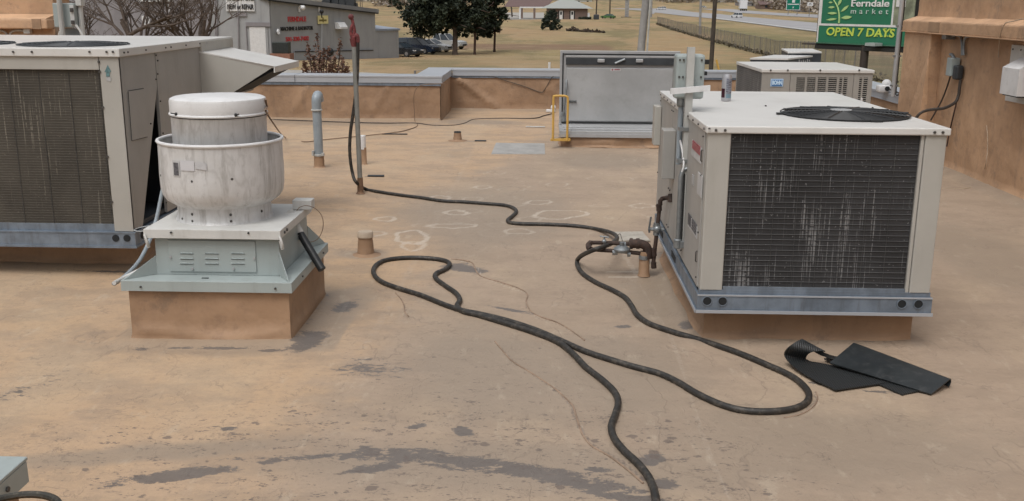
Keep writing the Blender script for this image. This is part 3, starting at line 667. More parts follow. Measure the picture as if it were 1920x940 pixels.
# ================================================================== strut post, electrical box
def disconnect():
    Y = 5.60; X = aty(1293.5, 140, Y).x
    assert X < .815, X
    u = thing('electrical_box_on_post', (X, Y, 0), 'pale grey electrical box bolted to a strut post beside the unit with the can', 'electrical box')
    p = MB(); p.box(X-.02, X+.02, Y-.02, Y+.001, .40, 1.52); p.box(X-.02, X-.015, Y, Y+.02, .40, 1.52); p.box(X+.015, X+.02, Y, Y+.02, .40, 1.52); p.build('strut_post', MAT['ref'], u)
    A = aty(1257, 171, Y-.03); B = aty(1331, 166, Y-.03)
    c = MB(); c.hexa([(A.x, Y-.045, A.z-.018), (B.x, Y-.045, A.z+.004), (B.x, Y-.022, A.z+.004), (A.x, Y-.022, A.z-.018), (A.x, Y-.045, A.z+.014), (B.x, Y-.045, A.z+.034), (B.x, Y-.022, A.z+.034), (A.x, Y-.022, A.z+.014)]); c.build('crossbar', MAT['white'], u)
    A = aty(1268, 102, Y+.04); B = aty(1318, 186, Y+.04)
    b = MB(); b.box(A.x, B.x, Y+.025, Y+.14, B.z, A.z, .014); bx = b.build('box', MAT['greymetal'], u)
    s = MB(); bolts(s, [(x, Y+.025, z) for x in (A.x+.02, (A.x+B.x)/2-.04, B.x-.02) for z in (A.z-.03, (A.z+B.z)/2, B.z+.05)], .006); s.build('rivets', MAT['bolt'], bx)
    h = MB(); h.box(B.x, B.x+.028, Y+.06, Y+.10, A.z-.055, A.z-.03); h.box(B.x, B.x+.02, Y+.06, Y+.10, B.z+.13, B.z+.15); h.build('hinges', MAT['black'], bx)
    cnx = aty(1277, 200, Y+.06).x
    f = MB(); f.lathe((cnx, Y+.06, B.z-.045), [(.022, 0), (.026, .01), (.026, .05)], 16); f.build('conduit_fitting', MAT['zinc'], u)
    g = MB(); g.tube([(cnx, Y+.06, B.z-.03), (cnx, Y+.06, .86)], .016, 12); g.build('conduit', MAT['pvcgrey'], u)
    g = MB(); g.tube(smoothpath([(cnx, Y+.03, 1.0), (cnx+.012, Y+.0, .94), (cnx+.018, Y-.03, .87), (cnx+.01, Y-.03, .83)]), .006, 8); g.build('loose_wire', MAT['white'], u)
    x2 = X-.026
    g = MB(); g.tube([(x2, Y-.02, .42), (x2, Y-.02, .80), (x2+.01, Y-.02, .84), (x2+.05, Y-.01, .85)], .014, 12); g.build('conduit', MAT['zinc'], u, True)
    g = MB(); g.lathe((x2, Y-.02, .385), [(.018, 0), (.024, .004), (.024, .05), (.018, .055)], 14); g.box(x2+.012, x2+.04, Y-.045, Y-.005, .39, .43, .003); g.build('conduit_fitting', MAT['zinc'], u)
    g = MB(); g.tube([(x2+.02, Y-.02, .385), (x2+.02, Y-.02, .82)], .006, 6); g.build('cable', MAT['black'], u)
    g = MB()
    for z in (.88, 1.06): g.box(X-.05, X+.024, Y-.026, Y+.02, z, z+.02)
    g.build('pipe_clamps', MAT['zinc'], u)
disconnect()

# ================================================================== gas piping
def gas():
    Y = 6.37; T = lambda px, py, d=0.: aty(px, py, Y+d)
    u = thing('gas_pipe_assembly', (.65, Y, 0), 'rusty brown gas pipes with regulator and valves rising beside the beige unit', 'pipework')
    base = atz(1207, 517); s = MB(); s.lathe((base.x, base.y, 0), [(.042, 0), (.036, .015), (.034, .15), (.030, .165)], 20); s.build('boot', MAT['memb'], u, True)
    r = MB(); a = T(1238, 378); b = T(1224, 502)
    r.tube([a, T(1231, 440), b], .0135, 10); r.build('riser', MAT['rust'], u, True)
    r = MB(); r.tube([T(1238, 385), T(1238, 377), T(1241, 373), T(1250, 371), atx(1258, 371, .818)], .015, 10); r.tube([atx(1257.5, 364, .812), atx(1257.5, 379, .812)], .017, 8); r.build('top_elbow', MAT['rust'], u, True)
    r = MB(); r.tube([T(1236, 395), T(1235.5, 383)], .0185, 12); r.tube([T(1226, 480), T(1224.5, 466)], .02, 12); r.tube([T(1226, 503), T(1225.5, 492)], .018, 12); r.build('couplings', MAT['rust'], u, True)
    v = MB(); c = T(1232, 430); v.ball(c, .03, 10); v.tube([c+Vector((-.05, 0, 0)), c+Vector((.045, 0, 0))], .012, 8); v.tube([T(1230, 441), T(1231, 418)], .02, 10); vv = v.build('gas_valve', MAT['zinc'], u, True)
    v = MB(); v.tube([c+Vector((-.05, -.01, -.02)), c+Vector((-.055, -.015, .0)), c+Vector((-.045, -.015, .085))], .007, 6); v.build('valve_handle', MAT['zinc'], vv)
    r = MB(); r.tube([T(1222, 478), T(1170, 472), T(1108, 468)], .0135, 10); r.build('lower_pipe', MAT['rust'], u, True)
    r = MB(); r.tube([T(1108, 468), T(1104, 465, .03), T(1103, 460, .08), T(1108, 455, .1)], .019, 10); r.build('return_bend', MAT['rust'], u, True)
    r = MB(); r.tube([T(1106, 455, .1), T(1150, 456, .1), T(1184, 458, .05)], .0135, 10); r.build('upper_pipe', MAT['rust'], u, True)
    e = MB(); e.tube(smoothpath([T(1180, 458), T(1192, 457), T(1203, 458), T(1212, 463), T(1215, 474), T(1214, 484)], 5), .03, 16); e.tube([T(1181, 457), T(1186, 457)], .037, 16); e.tube([T(1193, 457), T(1199, 457)], .036, 16); e.build('large_elbow', MAT['rust'], u, True)
    r = MB(); r.tube([T(1208, 479), T(1207, 486)], .035, 16); r.build('collar', MAT['zinc'], u, True)
    c = T(1166, 466); g = MB(); g.lathe((c.x, c.y, c.z-.02), [(.01, -.01), (.045, -.004), (.055, .008), (.055, .018), (.045, .026), (.03, .036), (.016, .04), (.016, .062)], 24); rg = g.build('regulator', MAT['zinc'], u, True)
    g = MB(); g.tube([T(1148, 473), T(1158, 473)], .02, 10); g.tube([T(1176, 476), T(1182, 476)], .02, 10); g.tube([T(1163, 459, .06), T(1173, 459, .06)], .019, 10); g.build('regulator_fitting', MAT['zinc'], rg, True)
    v = MB(); c = T(1133, 453, .08); v.ball(c, .016, 8); v.tube([c, c+Vector((0, 0, .03))], .006, 6); v.tube([c+Vector((-.03, 0, .036)), c+Vector((.03, 0, .028))], .005, 6); v.build('pipe_tap', MAT['zinc'], u, True)
    g = MB(); g.tube(smoothpath([T(1159, 440, .05), T(1163, 439, .05), T(1165, 445, .03), T(1167, 452)]), .0025, 5); g.build('vent_wire', MAT['cabl'], u)
gas()

# ================================================================== left packaged unit
def left_unit():
    x0, x1, y0, y1 = -4.95, -2.62, 6.15, 8.40; zr, zt = .205, 1.462
    u = thing('large_rooftop_air_conditioner', (-3.8, 7.2, 0), 'large beige rooftop unit with brown coil and sloping side hood, behind the white exhaust fan', 'air conditioner')
    curb_mesh(-4.85, -2.72, 6.42, 8.3, .205, 9, .03, .02).build('curb', MAT['memb'], u, True)
    rl = MB(); rl.box(x0, x1+.012, y0-.012, y0+.004, zr, zr+.095); rl.box(x0, x1+.02, y0-.02, y0+.03, zr-.006, zr+.008); rl.box(x0, x1+.015, y0-.016, y0+.03, zr+.09, zr+.098)
    rl.box(x0, x1-.09, y0+.01, y0+.05, zr+.098, zr+.145)
    rl.box(x1-.004, x1+.012, y0+.006, y1, zr, zr+.095); rl.box(x1-.03, x1+.02, y0+.03, y1, zr-.006, zr+.008); rl.box(x0, x1-.01, y0+.06, y1, zr+.01, zr+.09)
    rail = rl.build('base_rail', MAT['galv'], u)
    for px in (217, 238):
        c = aty(px, 447, y0-.014); h = MB(); h.tube([(c.x, y0-.013, c.z), (c.x, y0-.016, c.z)], .023, 20); h.build('rail_hole', MAT['dark'], rail)
    for yy in (6.25, 6.40):
        h = MB(); h.tube([(x1+.0125, yy, zr+.055), (x1+.016, yy, zr+.055)], .025, 20); h.build('rail_hole', MAT['dark'], rail)
    zb = zr+.10
    cxl = aty(187, 130, y0+.01).x
    b = MB(); b.box(x0, x1-.3, y0+.06, y1-.02, zb, zt-.03); b.box(x1-.31, x1-.02, 6.95, y1-.02, zb, zt-.03); b.box(x1-.31, x1-.02, y0+.06, 7., zb, zb+.03); b.build('cabinet_body', MAT['charcoal'], u)
    p = MB(); p.box(x0, cxl, y0, y0+.05, aty(0, 130, y0).z, 1.41, .003); p.build('header_panel', MAT['beige'], u)
    zc = aty(100, 131, y0).z
    c = MB(); c.box(x0, cxl, y0+.02, y0+.055, zr+.14, zc-.004); c.build('condenser_coil', MAT['coilL'], u)
    w = MB()
    for i in range(12): w.tube([(x0+.1+i*.19, y0+.016, zr+.145), (x0+.1+i*.19, y0+.016, zc-.01)], .0012, 4)
    w.build('coil_guard', MAT['charcoal'], u)
    # front corner post
    p = MB(); p.box(cxl+.004, x1, y0, y0+.02, zb, 1.41, .003); po = p.build('corner_post', MAT['beige'], u)
    bb = MB(); bolts(bb, [(cxl+.004, y0-.001, z) for z in (1.38, 1.32, 1.1, .79, .5)], .008); bb.build('post_screws', MAT['bolt'], po)
    # up-arrow sticker
    A = aty(203, 138, y0-.003); s = MB(); s.mi = 0
    def P(px, py): v = aty(px, py, y0-.0025); return (v.x, v.y, v.z)
    s.prism([P(202, 122), P(208.5, 135), P(205.5, 135), P(205.5, 144), P(199, 144), P(199, 135), P(196, 135)], (0, -.001, 0)); s.build('arrow_sticker', MAT['teal'], u)
    s = MB(); s.prism([P(199.5, 145), P(207.5, 145), P(207.5, 153), P(199.5, 151)], (0, -.001, 0)); s.build('sticker_scrap', MAT['lgrey'], u)
    # side: tapered front panel, gap, rear panels.   T = point on the side plane
    def S(px, py, X=x1): v = atx(px, py, X); return Vector((X, v.y, v.z))
    ap = S(294.5, 163); bl = S(268, 424); br = S(314, 392)
    zl = zb+.005; yl = bl.y; yr = max(br.y, yl+.3)
    q = MB(); th = (-.02, 0, 0)
    q.prism([(x1, y0+.003, zl), (x1, yl, zl), (x1, ap.y, ap.z), (x1, ap.y, 1.41), (x1, y0+.003, 1.41)], th); q.build('tapered_side_panel', MAT['beige2'], u)
    q = MB(); q.prism([(x1, yr, zl), (x1, y1-.01, zl), (x1, y1-.01, 1.41), (x1, ap.y+.012, 1.41), (x1, ap.y+.012, ap.z)], th); pn = q.build('side_panel', MAT['beige2'], u)
    bb = MB(); bolts(bb, [S(292, 104), S(295, 114), S(295, 139), S(292, 149), S(300, 190), S(305, 250), S(311, 380), S(282, 232)], .006, 'x'); bb.build('panel_screws', MAT['bolt'], pn)
    # small access door outlined by dark gaps
    A = S(239, 172); B = S(246, 264); C = S(275, 256); D = S(268, 167)
    q = MB(); q.prism([A, D, C, B], (.006, 0, 0)); d = q.build('access_door', MAT['beige2'], u)
    q = MB(); q.tube([A+Vector((.006, -.003, 0)), B+Vector((.006, -.003, 0)), C.lerp(B, .0)+Vector((.006, 0, -.004))], .0016, 4); q.tube([A+Vector((.006, 0, .004)), D+Vector((.006, 0, .004))], .0016, 4); q.build('door_gap', MAT['dark'], d)
    # top with lip
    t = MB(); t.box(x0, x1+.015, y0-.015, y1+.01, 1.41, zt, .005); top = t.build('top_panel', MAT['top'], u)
    bb = MB(); bolts(bb, [aty(px, 97.5, y0-.015) for px in (25, 60, 168, 200, 212)], .007); bolts(bb, [(x1+.015, y, 1.435) for y in (6.2, 6.26, 6.55, 6.9, 7.0, 7.3, 7.6, 7.75)], .006, 'x'); bb.build('lid_screws', MAT['bolt'], top)
    q = MB(); q.box(x1+.0, x1+.022, 7.62, 8.41, 1.375, 1.45, .003); q.build('lid_flashing', MAT['beige'], top)
    for cx in (-3.10, -3.88):
        f = MB(); flat_disc(f, (cx, 6.60, zt), .33, 40, .003); f.build('fan_opening', MAT['dark'], top)
        f = MB(); grille(f, (cx, 6.60, zt+.006), .345, 12, 10, .012, .003); f.build('fan_grille', MAT['charcoal'], top)
    # intake hood
    n = 7.62; f = 8.36; zt0, zo, zl0 = 1.372, 1.262, 1.03
    xo = -2.06; xl = -2.44
    h = MB()
    h.hexa([(x1, n, zt0-.006), (xo, n, zo-.006), (xo, f, zo-.006), (x1, f, zt0-.006), (x1, n, zt0+.006), (xo+.02, n-.01, zo+.006), (xo+.02, f+.01, zo+.006), (x1, f, zt0+.006)])
    h.build('hood_roof', MAT['top'], u)
    for yy in (n, f):
        q = MB(); q.prism([(x1, yy, zt0), (xo, yy, zo), (xl, yy, zl0), (x1, yy, zl0)], (0, .012 if yy == n else -.012, 0)); q.build('hood_side', MAT['beige'], u)
    q = MB(); q.hexa([(xo-.005, n+.02, zo-.03), (xo-.005, f-.02, zo-.03), (xl, f-.02, zl0+.005), (xl, n+.02, zl0+.005), (xo-.03, n+.02, zo-.015), (xo-.03, f-.02, zo-.015), (xl-.03, f-.02, zl0+.02), (xl-.03, n+.02, zl0+.02)]); q.build('hood_filter', MAT['dark'], u)
    q = MB(); q.hexa([(xo+.018, n-.01, zo-.04), (xo+.018, f+.01, zo-.04), (xo+.02, f+.01, zo+.004), (xo+.02, n-.01, zo+.004), (xo+.008, n-.01, zo-.04), (xo+.008, f+.01, zo-.04), (xo+.01, f+.01, zo+.0), (xo+.01, n-.01, zo+.0)]); q.build('hood_lip', MAT['top'], u)
    q = MB(); q.box(xl-.18, xl+.01, n+.012, f-.012, zl0-.004, zl0+.008); q.build('hood_floor', MAT['beige2'], u)
MAT['teal'] = basic('teal_sticker', (.10, .19, .20), .5, var=.3, scale=60)
left_unit()

# ================================================================== white upblast exhaust fan
def exhaust_fan():
    u = thing('exhaust_fan', (-1.745, 5.34, 0), 'round white upblast exhaust fan on a grey metal base over a brown wrapped curb', 'exhaust fan')
    x0, x1, y0, y1 = -2.155, -1.31, 4.93, 5.77
    curb_mesh(x0, x1, y0, y1, .29, 1, .02, .014).build('curb', MAT['memb'], u, True)
    f = MB(); f.box(x0-.025, x1+.025, y0-.03, y1+.025, .329, .337, .002)
    f.box(x0-.025, x1+.025, y0-.03, y0-.022, .282, .33); f.box(x0-.025, x1+.025, y1+.018, y1+.025, .282, .33); f.box(x0-.025, x0-.017, y0-.021, y1+.017, .282, .33); f.box(x1+.017, x1+.025, y0-.021, y1+.017, .282, .33)
    fl = f.build('base_flange', MAT['greymetal'], u)
    bb = MB(); bolts(bb, [(x0+.08, y0-.03, .305), (x1-.06, y0-.03, .307)], .006); bolts(bb, [(x1+.025, y0+.2, .31), (x1+.025, y1-.12, .31)], .006, 'x'); bb.build('flange_screws', MAT['bolt'], fl)
    bx0, bx1, by0, by1 = -2.035, -1.375, 5.03, 5.66
    b = MB(); b.box(bx0, bx1, by0, by1, .337, .55, .003); b.build('base_box', MAT['greymetal'], u)
    for sx, bx, ex in ((-1, bx0, x0-.01), (1, bx1, x1+.01)):
        for yy, ey in ((by0, y0-.015), (by1, y1+.01)):
            g = MB(); th = .004
            tp = .47 if sx > 0 else .44
            a = Vector((bx, yy, .338)); t_ = Vector((bx, yy, tp)); e = Vector((ex, ey, .338))
            n_ = (e-a).cross(Vector((0, 0, 1))).normalized()*th
            g.prism([a, e, t_], n_); g.build('corner_gusset', MAT['greymetal'], u)
    # front access panel with louvers
    A = aty(315, 450, by0); B = aty(482, 511, by0)
    p = MB(); p.box(A.x, B.x, by0-.006, by0+.001, B.z, A.z, .002); pn = p.build('access_panel', MAT['greymetal'], u)
    l = MB()
    for px in (350, 397, 446):
        for py in (474, 484, 493):
            c = aty(px, py, by0-.006); l.hexa([(c.x-.037, by0-.006, c.z-.005), (c.x+.037, by0-.006, c.z-.005), (c.x+.037, by0-.004, c.z-.005), (c.x-.037, by0-.004, c.z-.005), (c.x-.037, by0-.012, c.z-.003), (c.x+.037, by0-.012, c.z-.003), (c.x+.034, by0-.004, c.z+.001), (c.x-.034, by0-.004, c.z+.001)])
    l.build('louvers', MAT['greymetal'], pn)
    l = MB()
    for px in (350, 397, 446):
        for py in (474, 484, 493):
            c = aty(px, py, by0-.006); l.box(c.x-.034, c.x+.034, by0-.0098, by0-.0062, c.z-.0062, c.z-.0053)
    l.build('louver_slots', MAT['dark'], pn)
    bb = MB(); bolts(bb, [aty(px, py, by0-.006) for px, py in ((320, 482), (477, 484), (361, 504), (438, 504))], .007); bb.build('panel_screws', MAT['alub'], pn)
    s = MB(); c = aty(389, 517, by0-.03); s.box(c.x-.018, c.x+.018, by0-.07, by0-.062, .338, .341); s.build('drain_slot', MAT['dark'], fl)
    # lid plate
    tx0, tx1, ty0, ty1 = -2.075, -1.355, 4.99, 5.70
    t = MB(); t.box(tx0, tx1, ty0, ty1, .584, .592, .002); t.box(tx0, tx1, ty0, ty0+.006, .545, .586); t.box(tx0, tx0+.006, ty0+.008, ty1, .545, .586); t.box(tx1-.006, tx1, ty0+.008, ty1, .548, .586); t.box(tx0+.01, tx1-.01, ty1-.006, ty1, .548, .582)
    lid = t.build('lid_plate', MAT['offwhite'], u)
    bb = MB(); bolts(bb, [aty(321, 436, ty0), aty(466, 437, ty0)], .0055); bolts(bb, [(tx1, ty0+.08, .567), (tx1, ty0+.13, .57)], .008, 'x'); bb.build('lid_screws', MAT['black'], lid)
    for sx in (tx0+.006, tx1-.004):
        hk = MB(); hk.tube(smoothpath([(sx, ty0-.006, .565), (sx+.012, ty0-.014, .54), (sx+.016, ty0-.008, .515), (sx+.004, ty0+.02, .495)]), .006, 8); hk.tube([(sx, ty0+.01, .54), (sx+.008, ty0+.02, .49)], .009, 8); hk.build('toggle_latch', MAT['offwhite'], lid, True)
    # spun aluminium housing
    c = (-1.752, 5.345, .592)
    w = MB(); w.lathe(c, [(.264, -.002), (.257, .004), (.252, .02), (.25, .078), (.252, .084), (.272, .094), (.302, .114), (.320, .142), (.328, .18), (.330, .25), (.328, .34), (.327, .425)], 72, False, False)
    w.lathe(c, [(.322, .425), (.320, .38), (.317, .26), (.29, .17), (.24, .14)], 72, False, False)
    bowl = w.build('spun_housing', MAT['alu'], u, True, ang=50)
    r = MB(); r.ring((c[0], c[1], c[2]+.43), .327, .0095, 72, 8); r.build('rolled_rim', MAT['white'], bowl, True)
    bb = MB()
    for a, z in ((-2.0, .055), (-2.0, .018), (-1.15, .055), (-1.15, .02), (-2.35, .02), (-.4, .05)): 
        bb.ball((c[0]+.25*math.cos(a), c[1]+.25*math.sin(a), c[2]+z), .008, 6)
    for a, z in ((-1.12, .26), (-1.75, .25), (-2.55, .255)): bb.ball((c[0]+.325*math.cos(a), c[1]+.325*math.sin(a), c[2]+z), .009, 6)
    bb.build('housing_bolts', MAT['bolt'], bowl)
    def sticker(px0, py0, px1, py1, mat, name, par, tilt=0, k=0.):
        a0 = aty(px0, (py0+py1)/2, c[1]-.3); a1 = aty(px1, (py0+py1)/2, c[1]-.3); z1 = aty(px0, py0, c[1]-.33).z; z0 = aty(px0, py1, c[1]-.33).z
        an0 = -math.acos(max(-1, min(1, (a0.x-c[0])/.331))); an1 = -math.acos(max(-1, min(1, (a1.x-c[0])/.331)))
        q = MB(); rr = .3322+k; N = 8
        for i in range(N):
            t0, t1 = i/N, (i+1)/N; b0 = an0+(an1-an0)*t0; b1 = an0+(an1-an0)*t1
            q.poly([(c[0]+rr*math.cos(b0), c[1]+rr*math.sin(b0), z0+tilt*t0), (c[0]+rr*math.cos(b1), c[1]+rr*math.sin(b1), z0+tilt*t1), (c[0]+rr*math.cos(b1), c[1]+rr*math.sin(b1), z1+tilt*t1), (c[0]+rr*math.cos(b0), c[1]+rr*math.sin(b0), z1+tilt*t0)])
        return q.build(name, mat, par)
    st = sticker(322, 303, 338, 333, MAT['lwhite'], 'data_sticker', bowl); sticker(325, 307, 336, 331, MAT['lprint'], 'sticker_print', st, 0, .0012)
    sticker(339, 302, 368, 321, MAT['stick'], 'blank_sticker', bowl); sticker(370, 304, 391, 317, MAT['stick2'], 'torn_sticker', bowl, -.008)
    # motor cover
    w = MB(); w.lathe(c, [(.246, .16), (.248, .30), (.250, .555), (.253, .56)], 72, False, False); mc = w.build('inner_windband', MAT['alu'], u, True)
    r = MB(); r.ring((c[0], c[1], c[2]+.572), .252, .008, 72, 8); r.build('seam_bead', MAT['white'], mc, True)
    w = MB(); w.lathe(c, [(.252, .575), (.253, .58), (.253, .640), (.249, .652), (.232, .660), (.12, .665), (.001, .666)], 72, False, False); cap = w.build('motor_cap', MAT['white'], u, True)
    kn = MB()
    for a in (-2.28, -.92): 
        p = Vector((c[0]+.253*math.cos(a), c[1]+.253*math.sin(a), c[2]+.583)); kn.ball(p+Vector((.004, -.008, 0)), .009, 8); kn.tube([p, p+Vector((-.025 if a < -1.5 else .02, -.006, .004))], .003, 5)
    kn.build('cover_knobs', MAT['black'], cap)
    # right rear bracket and handle with black grip
    q = MB(); q.box(-1.42, -1.31, 5.52, 5.6, .594, .65, .004); q.build('hinge_bracket', MAT['offwhite'], lid)
    Yh = 5.45
    def H(px, py, d=0): return aty(px, py, Yh+d)
    q = MB(); q.hexa([H(531, 412), H(553, 399), H(553, 399, .1), H(531, 412, .1), H(528, 403), H(548, 391), H(548, 391, .1), H(528, 403, .1)]); q.build('handle_bracket', MAT['offwhite'], lid)
    q = MB(); q.tube([H(550, 414), H(565, 440)], .021, 12); q.build('handle_sleeve', MAT['offwhite'], lid, True)
    Z = MB(); Z.tube([H(563, 438, 0), H(569, 448, -.02), H(604, 506, -.10)], .023, 12); Z.build('black_grip', MAT['black'], lid, True)
    q = MB(); q.tube([H(562, 439), H(566, 446)], .026, 12); q.build('hose_clamp', MAT['alub'], lid, True)
MAT['stick'] = basic('blank_sticker', (.56, .56, .58), .4, var=.02); MAT['stick2'] = basic('torn_sticker', (.50, .50, .51), .5, var=.08, scale=40)
exhaust_fan()
def cable(name, pts, r, mat, label, cat, k=6, n=6):
    o = MB().tube(smoothpath(pts, k), r, n).build(name, mat, None, True, loc=tuple(pts[0])); return tag(o, label, cat)
Yh = 5.5
cable('wire_loop', [aty(*p, Yh) for p in [(549, 418), (553, 434), (563, 447), (580, 454), (596, 448), (605, 430), (605, 410), (595, 394), (577, 386), (562, 389), (555, 398)]], .0022, MAT['cablb'], 'thin brown wire looping out beside the black grip of the white exhaust fan', 'wire')
cable('fan_wire', [aty(498, 186, 5.34), aty(500, 200, 5.4), aty(506, 222, 5.6)]+[atz(*p, .008) for p in [(535, 258), (570, 266), (600, 263), (640, 259), (700, 253), (750, 247), (778, 239), (783, 234), (778, 228)]]+[aty(777, 210, 14.98), aty(776, 180, 14.98), aty(783, 164, 14.98), aty(800, 158.5, 14.98), aty(832, 157.5, 14.98)], .006, MAT['cablb'], 'thin brown cable running from the top of the white exhaust fan to the parapet', 'cable')
cable('parapet_base_cable', [atz(*p, .01) for p in [(505, 224), (560, 226), (640, 229), (720, 231), (778, 231), (810, 235), (850, 235), (872, 231), (890, 224), (940, 222), (1000, 222), (1020, 217), (1036, 213)]], .008, MAT['cabl'], 'dark cable lying along the foot of the far parapet', 'cable')
cable('hanging_cable', [aty(*p, 16.72) for p in [(851, 143), (900, 143), (925, 144), (950, 152), (985, 163), (1012, 173), (1020, 170), (1033, 148), (1038, 143)]], .006, MAT['cabl'], 'thin cable sagging in a loop below the coping of the stepped-back parapet', 'cable')

# flexible conduits beside the fan base (left)
def Fx(px, py, Y): return aty(px, py, Y)
cable('loose_conduit', [Fx(318, 318, 5.9), Fx(306, 352, 5.9), Fx(296, 400, 5.85), Fx(290, 422, 5.8), Fx(282, 448, 5.6), Fx(262, 488, 5.4), Fx(238, 515, 5.25), Fx(218, 530, 5.15), Fx(213, 532, 5.15)], .0115, MAT['pvcgrey'], 'grey flexible conduit hanging left of the exhaust fan base', 'conduit', 6, 10)
cable('low_conduit', [atz(214, 531, .30), Fx(235, 520, 5.1), Fx(262, 507, 5.15), Fx(300, 490, 5.3)], .011, MAT['offwhite'], 'short pale conduit resting on the left flange of the exhaust fan base', 'conduit', 6, 10)
cable('thin_wire_ring', [aty(*p, 6.05) for p in [(250, 432), (262, 427), (280, 424), (290, 424), (282, 431), (262, 434), (250, 432)]], .003, MAT['zinc'], 'thin wire ring between the base rail of the large unit and the fan base', 'wire')

# ================================================================== parapets and walls
def skin(name, a, b, z0, z1, nrm, mat, parent=None, amp=.012, foot=.03, folds=(), du=.05, seed=0):
    """membrane sheet from a to b (xy), bulging off its backing, with diagonal folds"""
    a = Vector((*a, 0)); b = Vector((*b, 0)); n = Vector((*nrm, 0)); L = (b-a).length
    nu = max(2, int(L/du)); nv = max(4, int((z1-z0)/du)); mb = MB(); g = []
    for j in range(nv+1):
        row = []
        for i in range(nu+1):
            s = L*i/nu; z = z0+(z1-z0)*j/nv
            e = min(1, min(j, nv-j)/1.5)
            d = amp*(1+mnoise.noise(Vector((s*1.6+seed, z*2.2, seed)))+.5*mnoise.noise(Vector((s*5, z*5, seed+3))))*e+foot*max(0, 1-(z-z0)/.08)**2
            for (s0, q0, s1, q1, w, h) in folds:
                pa = Vector((s0, q0, 0)); pb = Vector((s1, q1, 0)); p = Vector((s, z, 0)); ab = pb-pa
                t = max(0, min(1, (p-pa).dot(ab)/ab.length_squared)); dist = (p-(pa+ab*t)).length
                d += h*math.exp(-(dist/w)**2)
            p = a.lerp(b, i/nu)+n*d; p.z = z; row.append(mb.bm.verts.new(p))
        g.append(row)
    for r1, r2 in zip(g[:-1], g[1:]):
        for i in range(nu): mb._f([r1[i], r1[i+1], r2[i+1], r2[i]])
    return mb.build(name, mat, parent, True, ang=180)
def parapet():
    w = thing('parapet_wall', (-1.55, YP1, 0), 'low brown parapet with pale metal coping along the far edge of the roof', 'parapet')
    zc = .585
    b = MB(); b.box(X0W, XSTEP-.003, YP1+.01, YP1+.36, -2.9, zc); b.box(XSTEP-.36, XSTEP-.003, YP1+.362, YP2+.33, -2.9, zc); b.box(XSTEP, XR+.35, YP2+.01, YP2+.33, -2.9, zc); b.box(XR+.01, XR+.35, 12.2, YP2, -2.9, zc)
    b.build('wall_core', MAT['stucco'], w)
    skin('membrane', (X0W, YP1), (XSTEP, YP1), 0, zc-.01, (0, -1), MAT['memb'], w, .012, .03, [(L_, .1, L_+.25, .5, .03, .02) for L_ in (8.2, 9.4)], seed=2)
    skin('membrane', (XSTEP, YP1), (XSTEP, YP2), 0, zc-.01, (1, 0), MAT['memb'], w, .008, .02, seed=5)
    skin('membrane', (XSTEP, YP2), (XR, YP2), 0, zc-.01, (0, -1), MAT['memb'], w, .012, .03, [(.15, .5, .75, .06, .035, .05), (1.6, .4, 2.1, .05, .04, .03), (.1, .13, .6, .1, .03, .02)], seed=8)
    skin('membrane', (XR, 12.2), (XR, YP2), 0, zc-.01, (-1, 0), MAT['memb'], w, .01, .02, seed=11)
    # coping: L-shaped run mitred, with face drip and a groove
    h1 = zc-.005; h2 = .675; o = .035
    def run(x0, x1, y0, y1):
        c.box(x0, x1, y0, y1, h1+.055, h2-.02, .004); 
    c = MB()
    c.box(X0W, XSTEP+o, YP1-o, YP1+.40, h2-.03, h2, .004); c.box(XSTEP-.40, XSTEP+o, YP1+.405, YP2+.37, h2-.03, h2, .004); c.box(XSTEP+o+.002, XR-o-.002, YP2-o, YP2+.37, h2-.03, h2, .004); c.box(XR-o, XR+.40, 12.2, YP2+.37, h2-.03, h2, .004)
    c.box(X0W, XSTEP+o-.006, YP1-o+.006, YP1-o+.02, h1, h2-.03); c.box(XSTEP+o-.02, XSTEP+o-.006, YP1-o+.021, YP2-o, h1, h2-.03); c.box(XSTEP+o+.004, XR-o-.002, YP2-o+.006, YP2-o+.02, h1, h2-.03); c.box(XR-o+.006, XR-o+.02, 12.2, YP2-o, h1, h2-.03)
    c.box(X0W, XSTEP+o-.002, YP1-o, YP1-o+.024, h1-.012, h1); c.box(XSTEP+o-.026, XSTEP+o-.002, YP1-o+.026, YP2-o, h1-.012, h1); c.box(XSTEP+o+.004, XR-o-.002, YP2-o, YP2-o+.024, h1-.012, h1); c.box(XR-o, XR-o+.024, 12.2, YP2-o, h1-.012, h1)
    cp = c.build('metal_coping', MAT['coping'], w)
    j = MB()
    for x in (-6.8, -3.75): j.box(x, x+.006, YP1-o-.001, YP1+.401, h1-.012, h2+.001)
    for x in (1.1, 3.5): j.box(x, x+.006, YP2-o-.001, YP2+.371, h1-.012, h2+.001)
    j.build('coping_joint', MAT['charcoal'], cp)
    # flashing below coping
    q = MB(); q.box(X0W, XSTEP+.012, YP1-.026, YP1-.022, zc-.06, zc-.018); q.box(XSTEP+.02, XR-.02, YP2-.030, YP2-.026, zc-.05, zc-.018); q.build('flashing_strip', MAT['galv'], w)
    # outer walls of the building below the roof
    e = MB(); e.box(XR+.38, XR+.40, -4, 12.15, -2.9, -.02); e.build('outer_wall', MAT['stucco'], w)
MAT['stucco'] = basic('tan_stucco', (.33, .25, .18), .85, var=.1, dirt=(.2, .15, .1))
parapet()

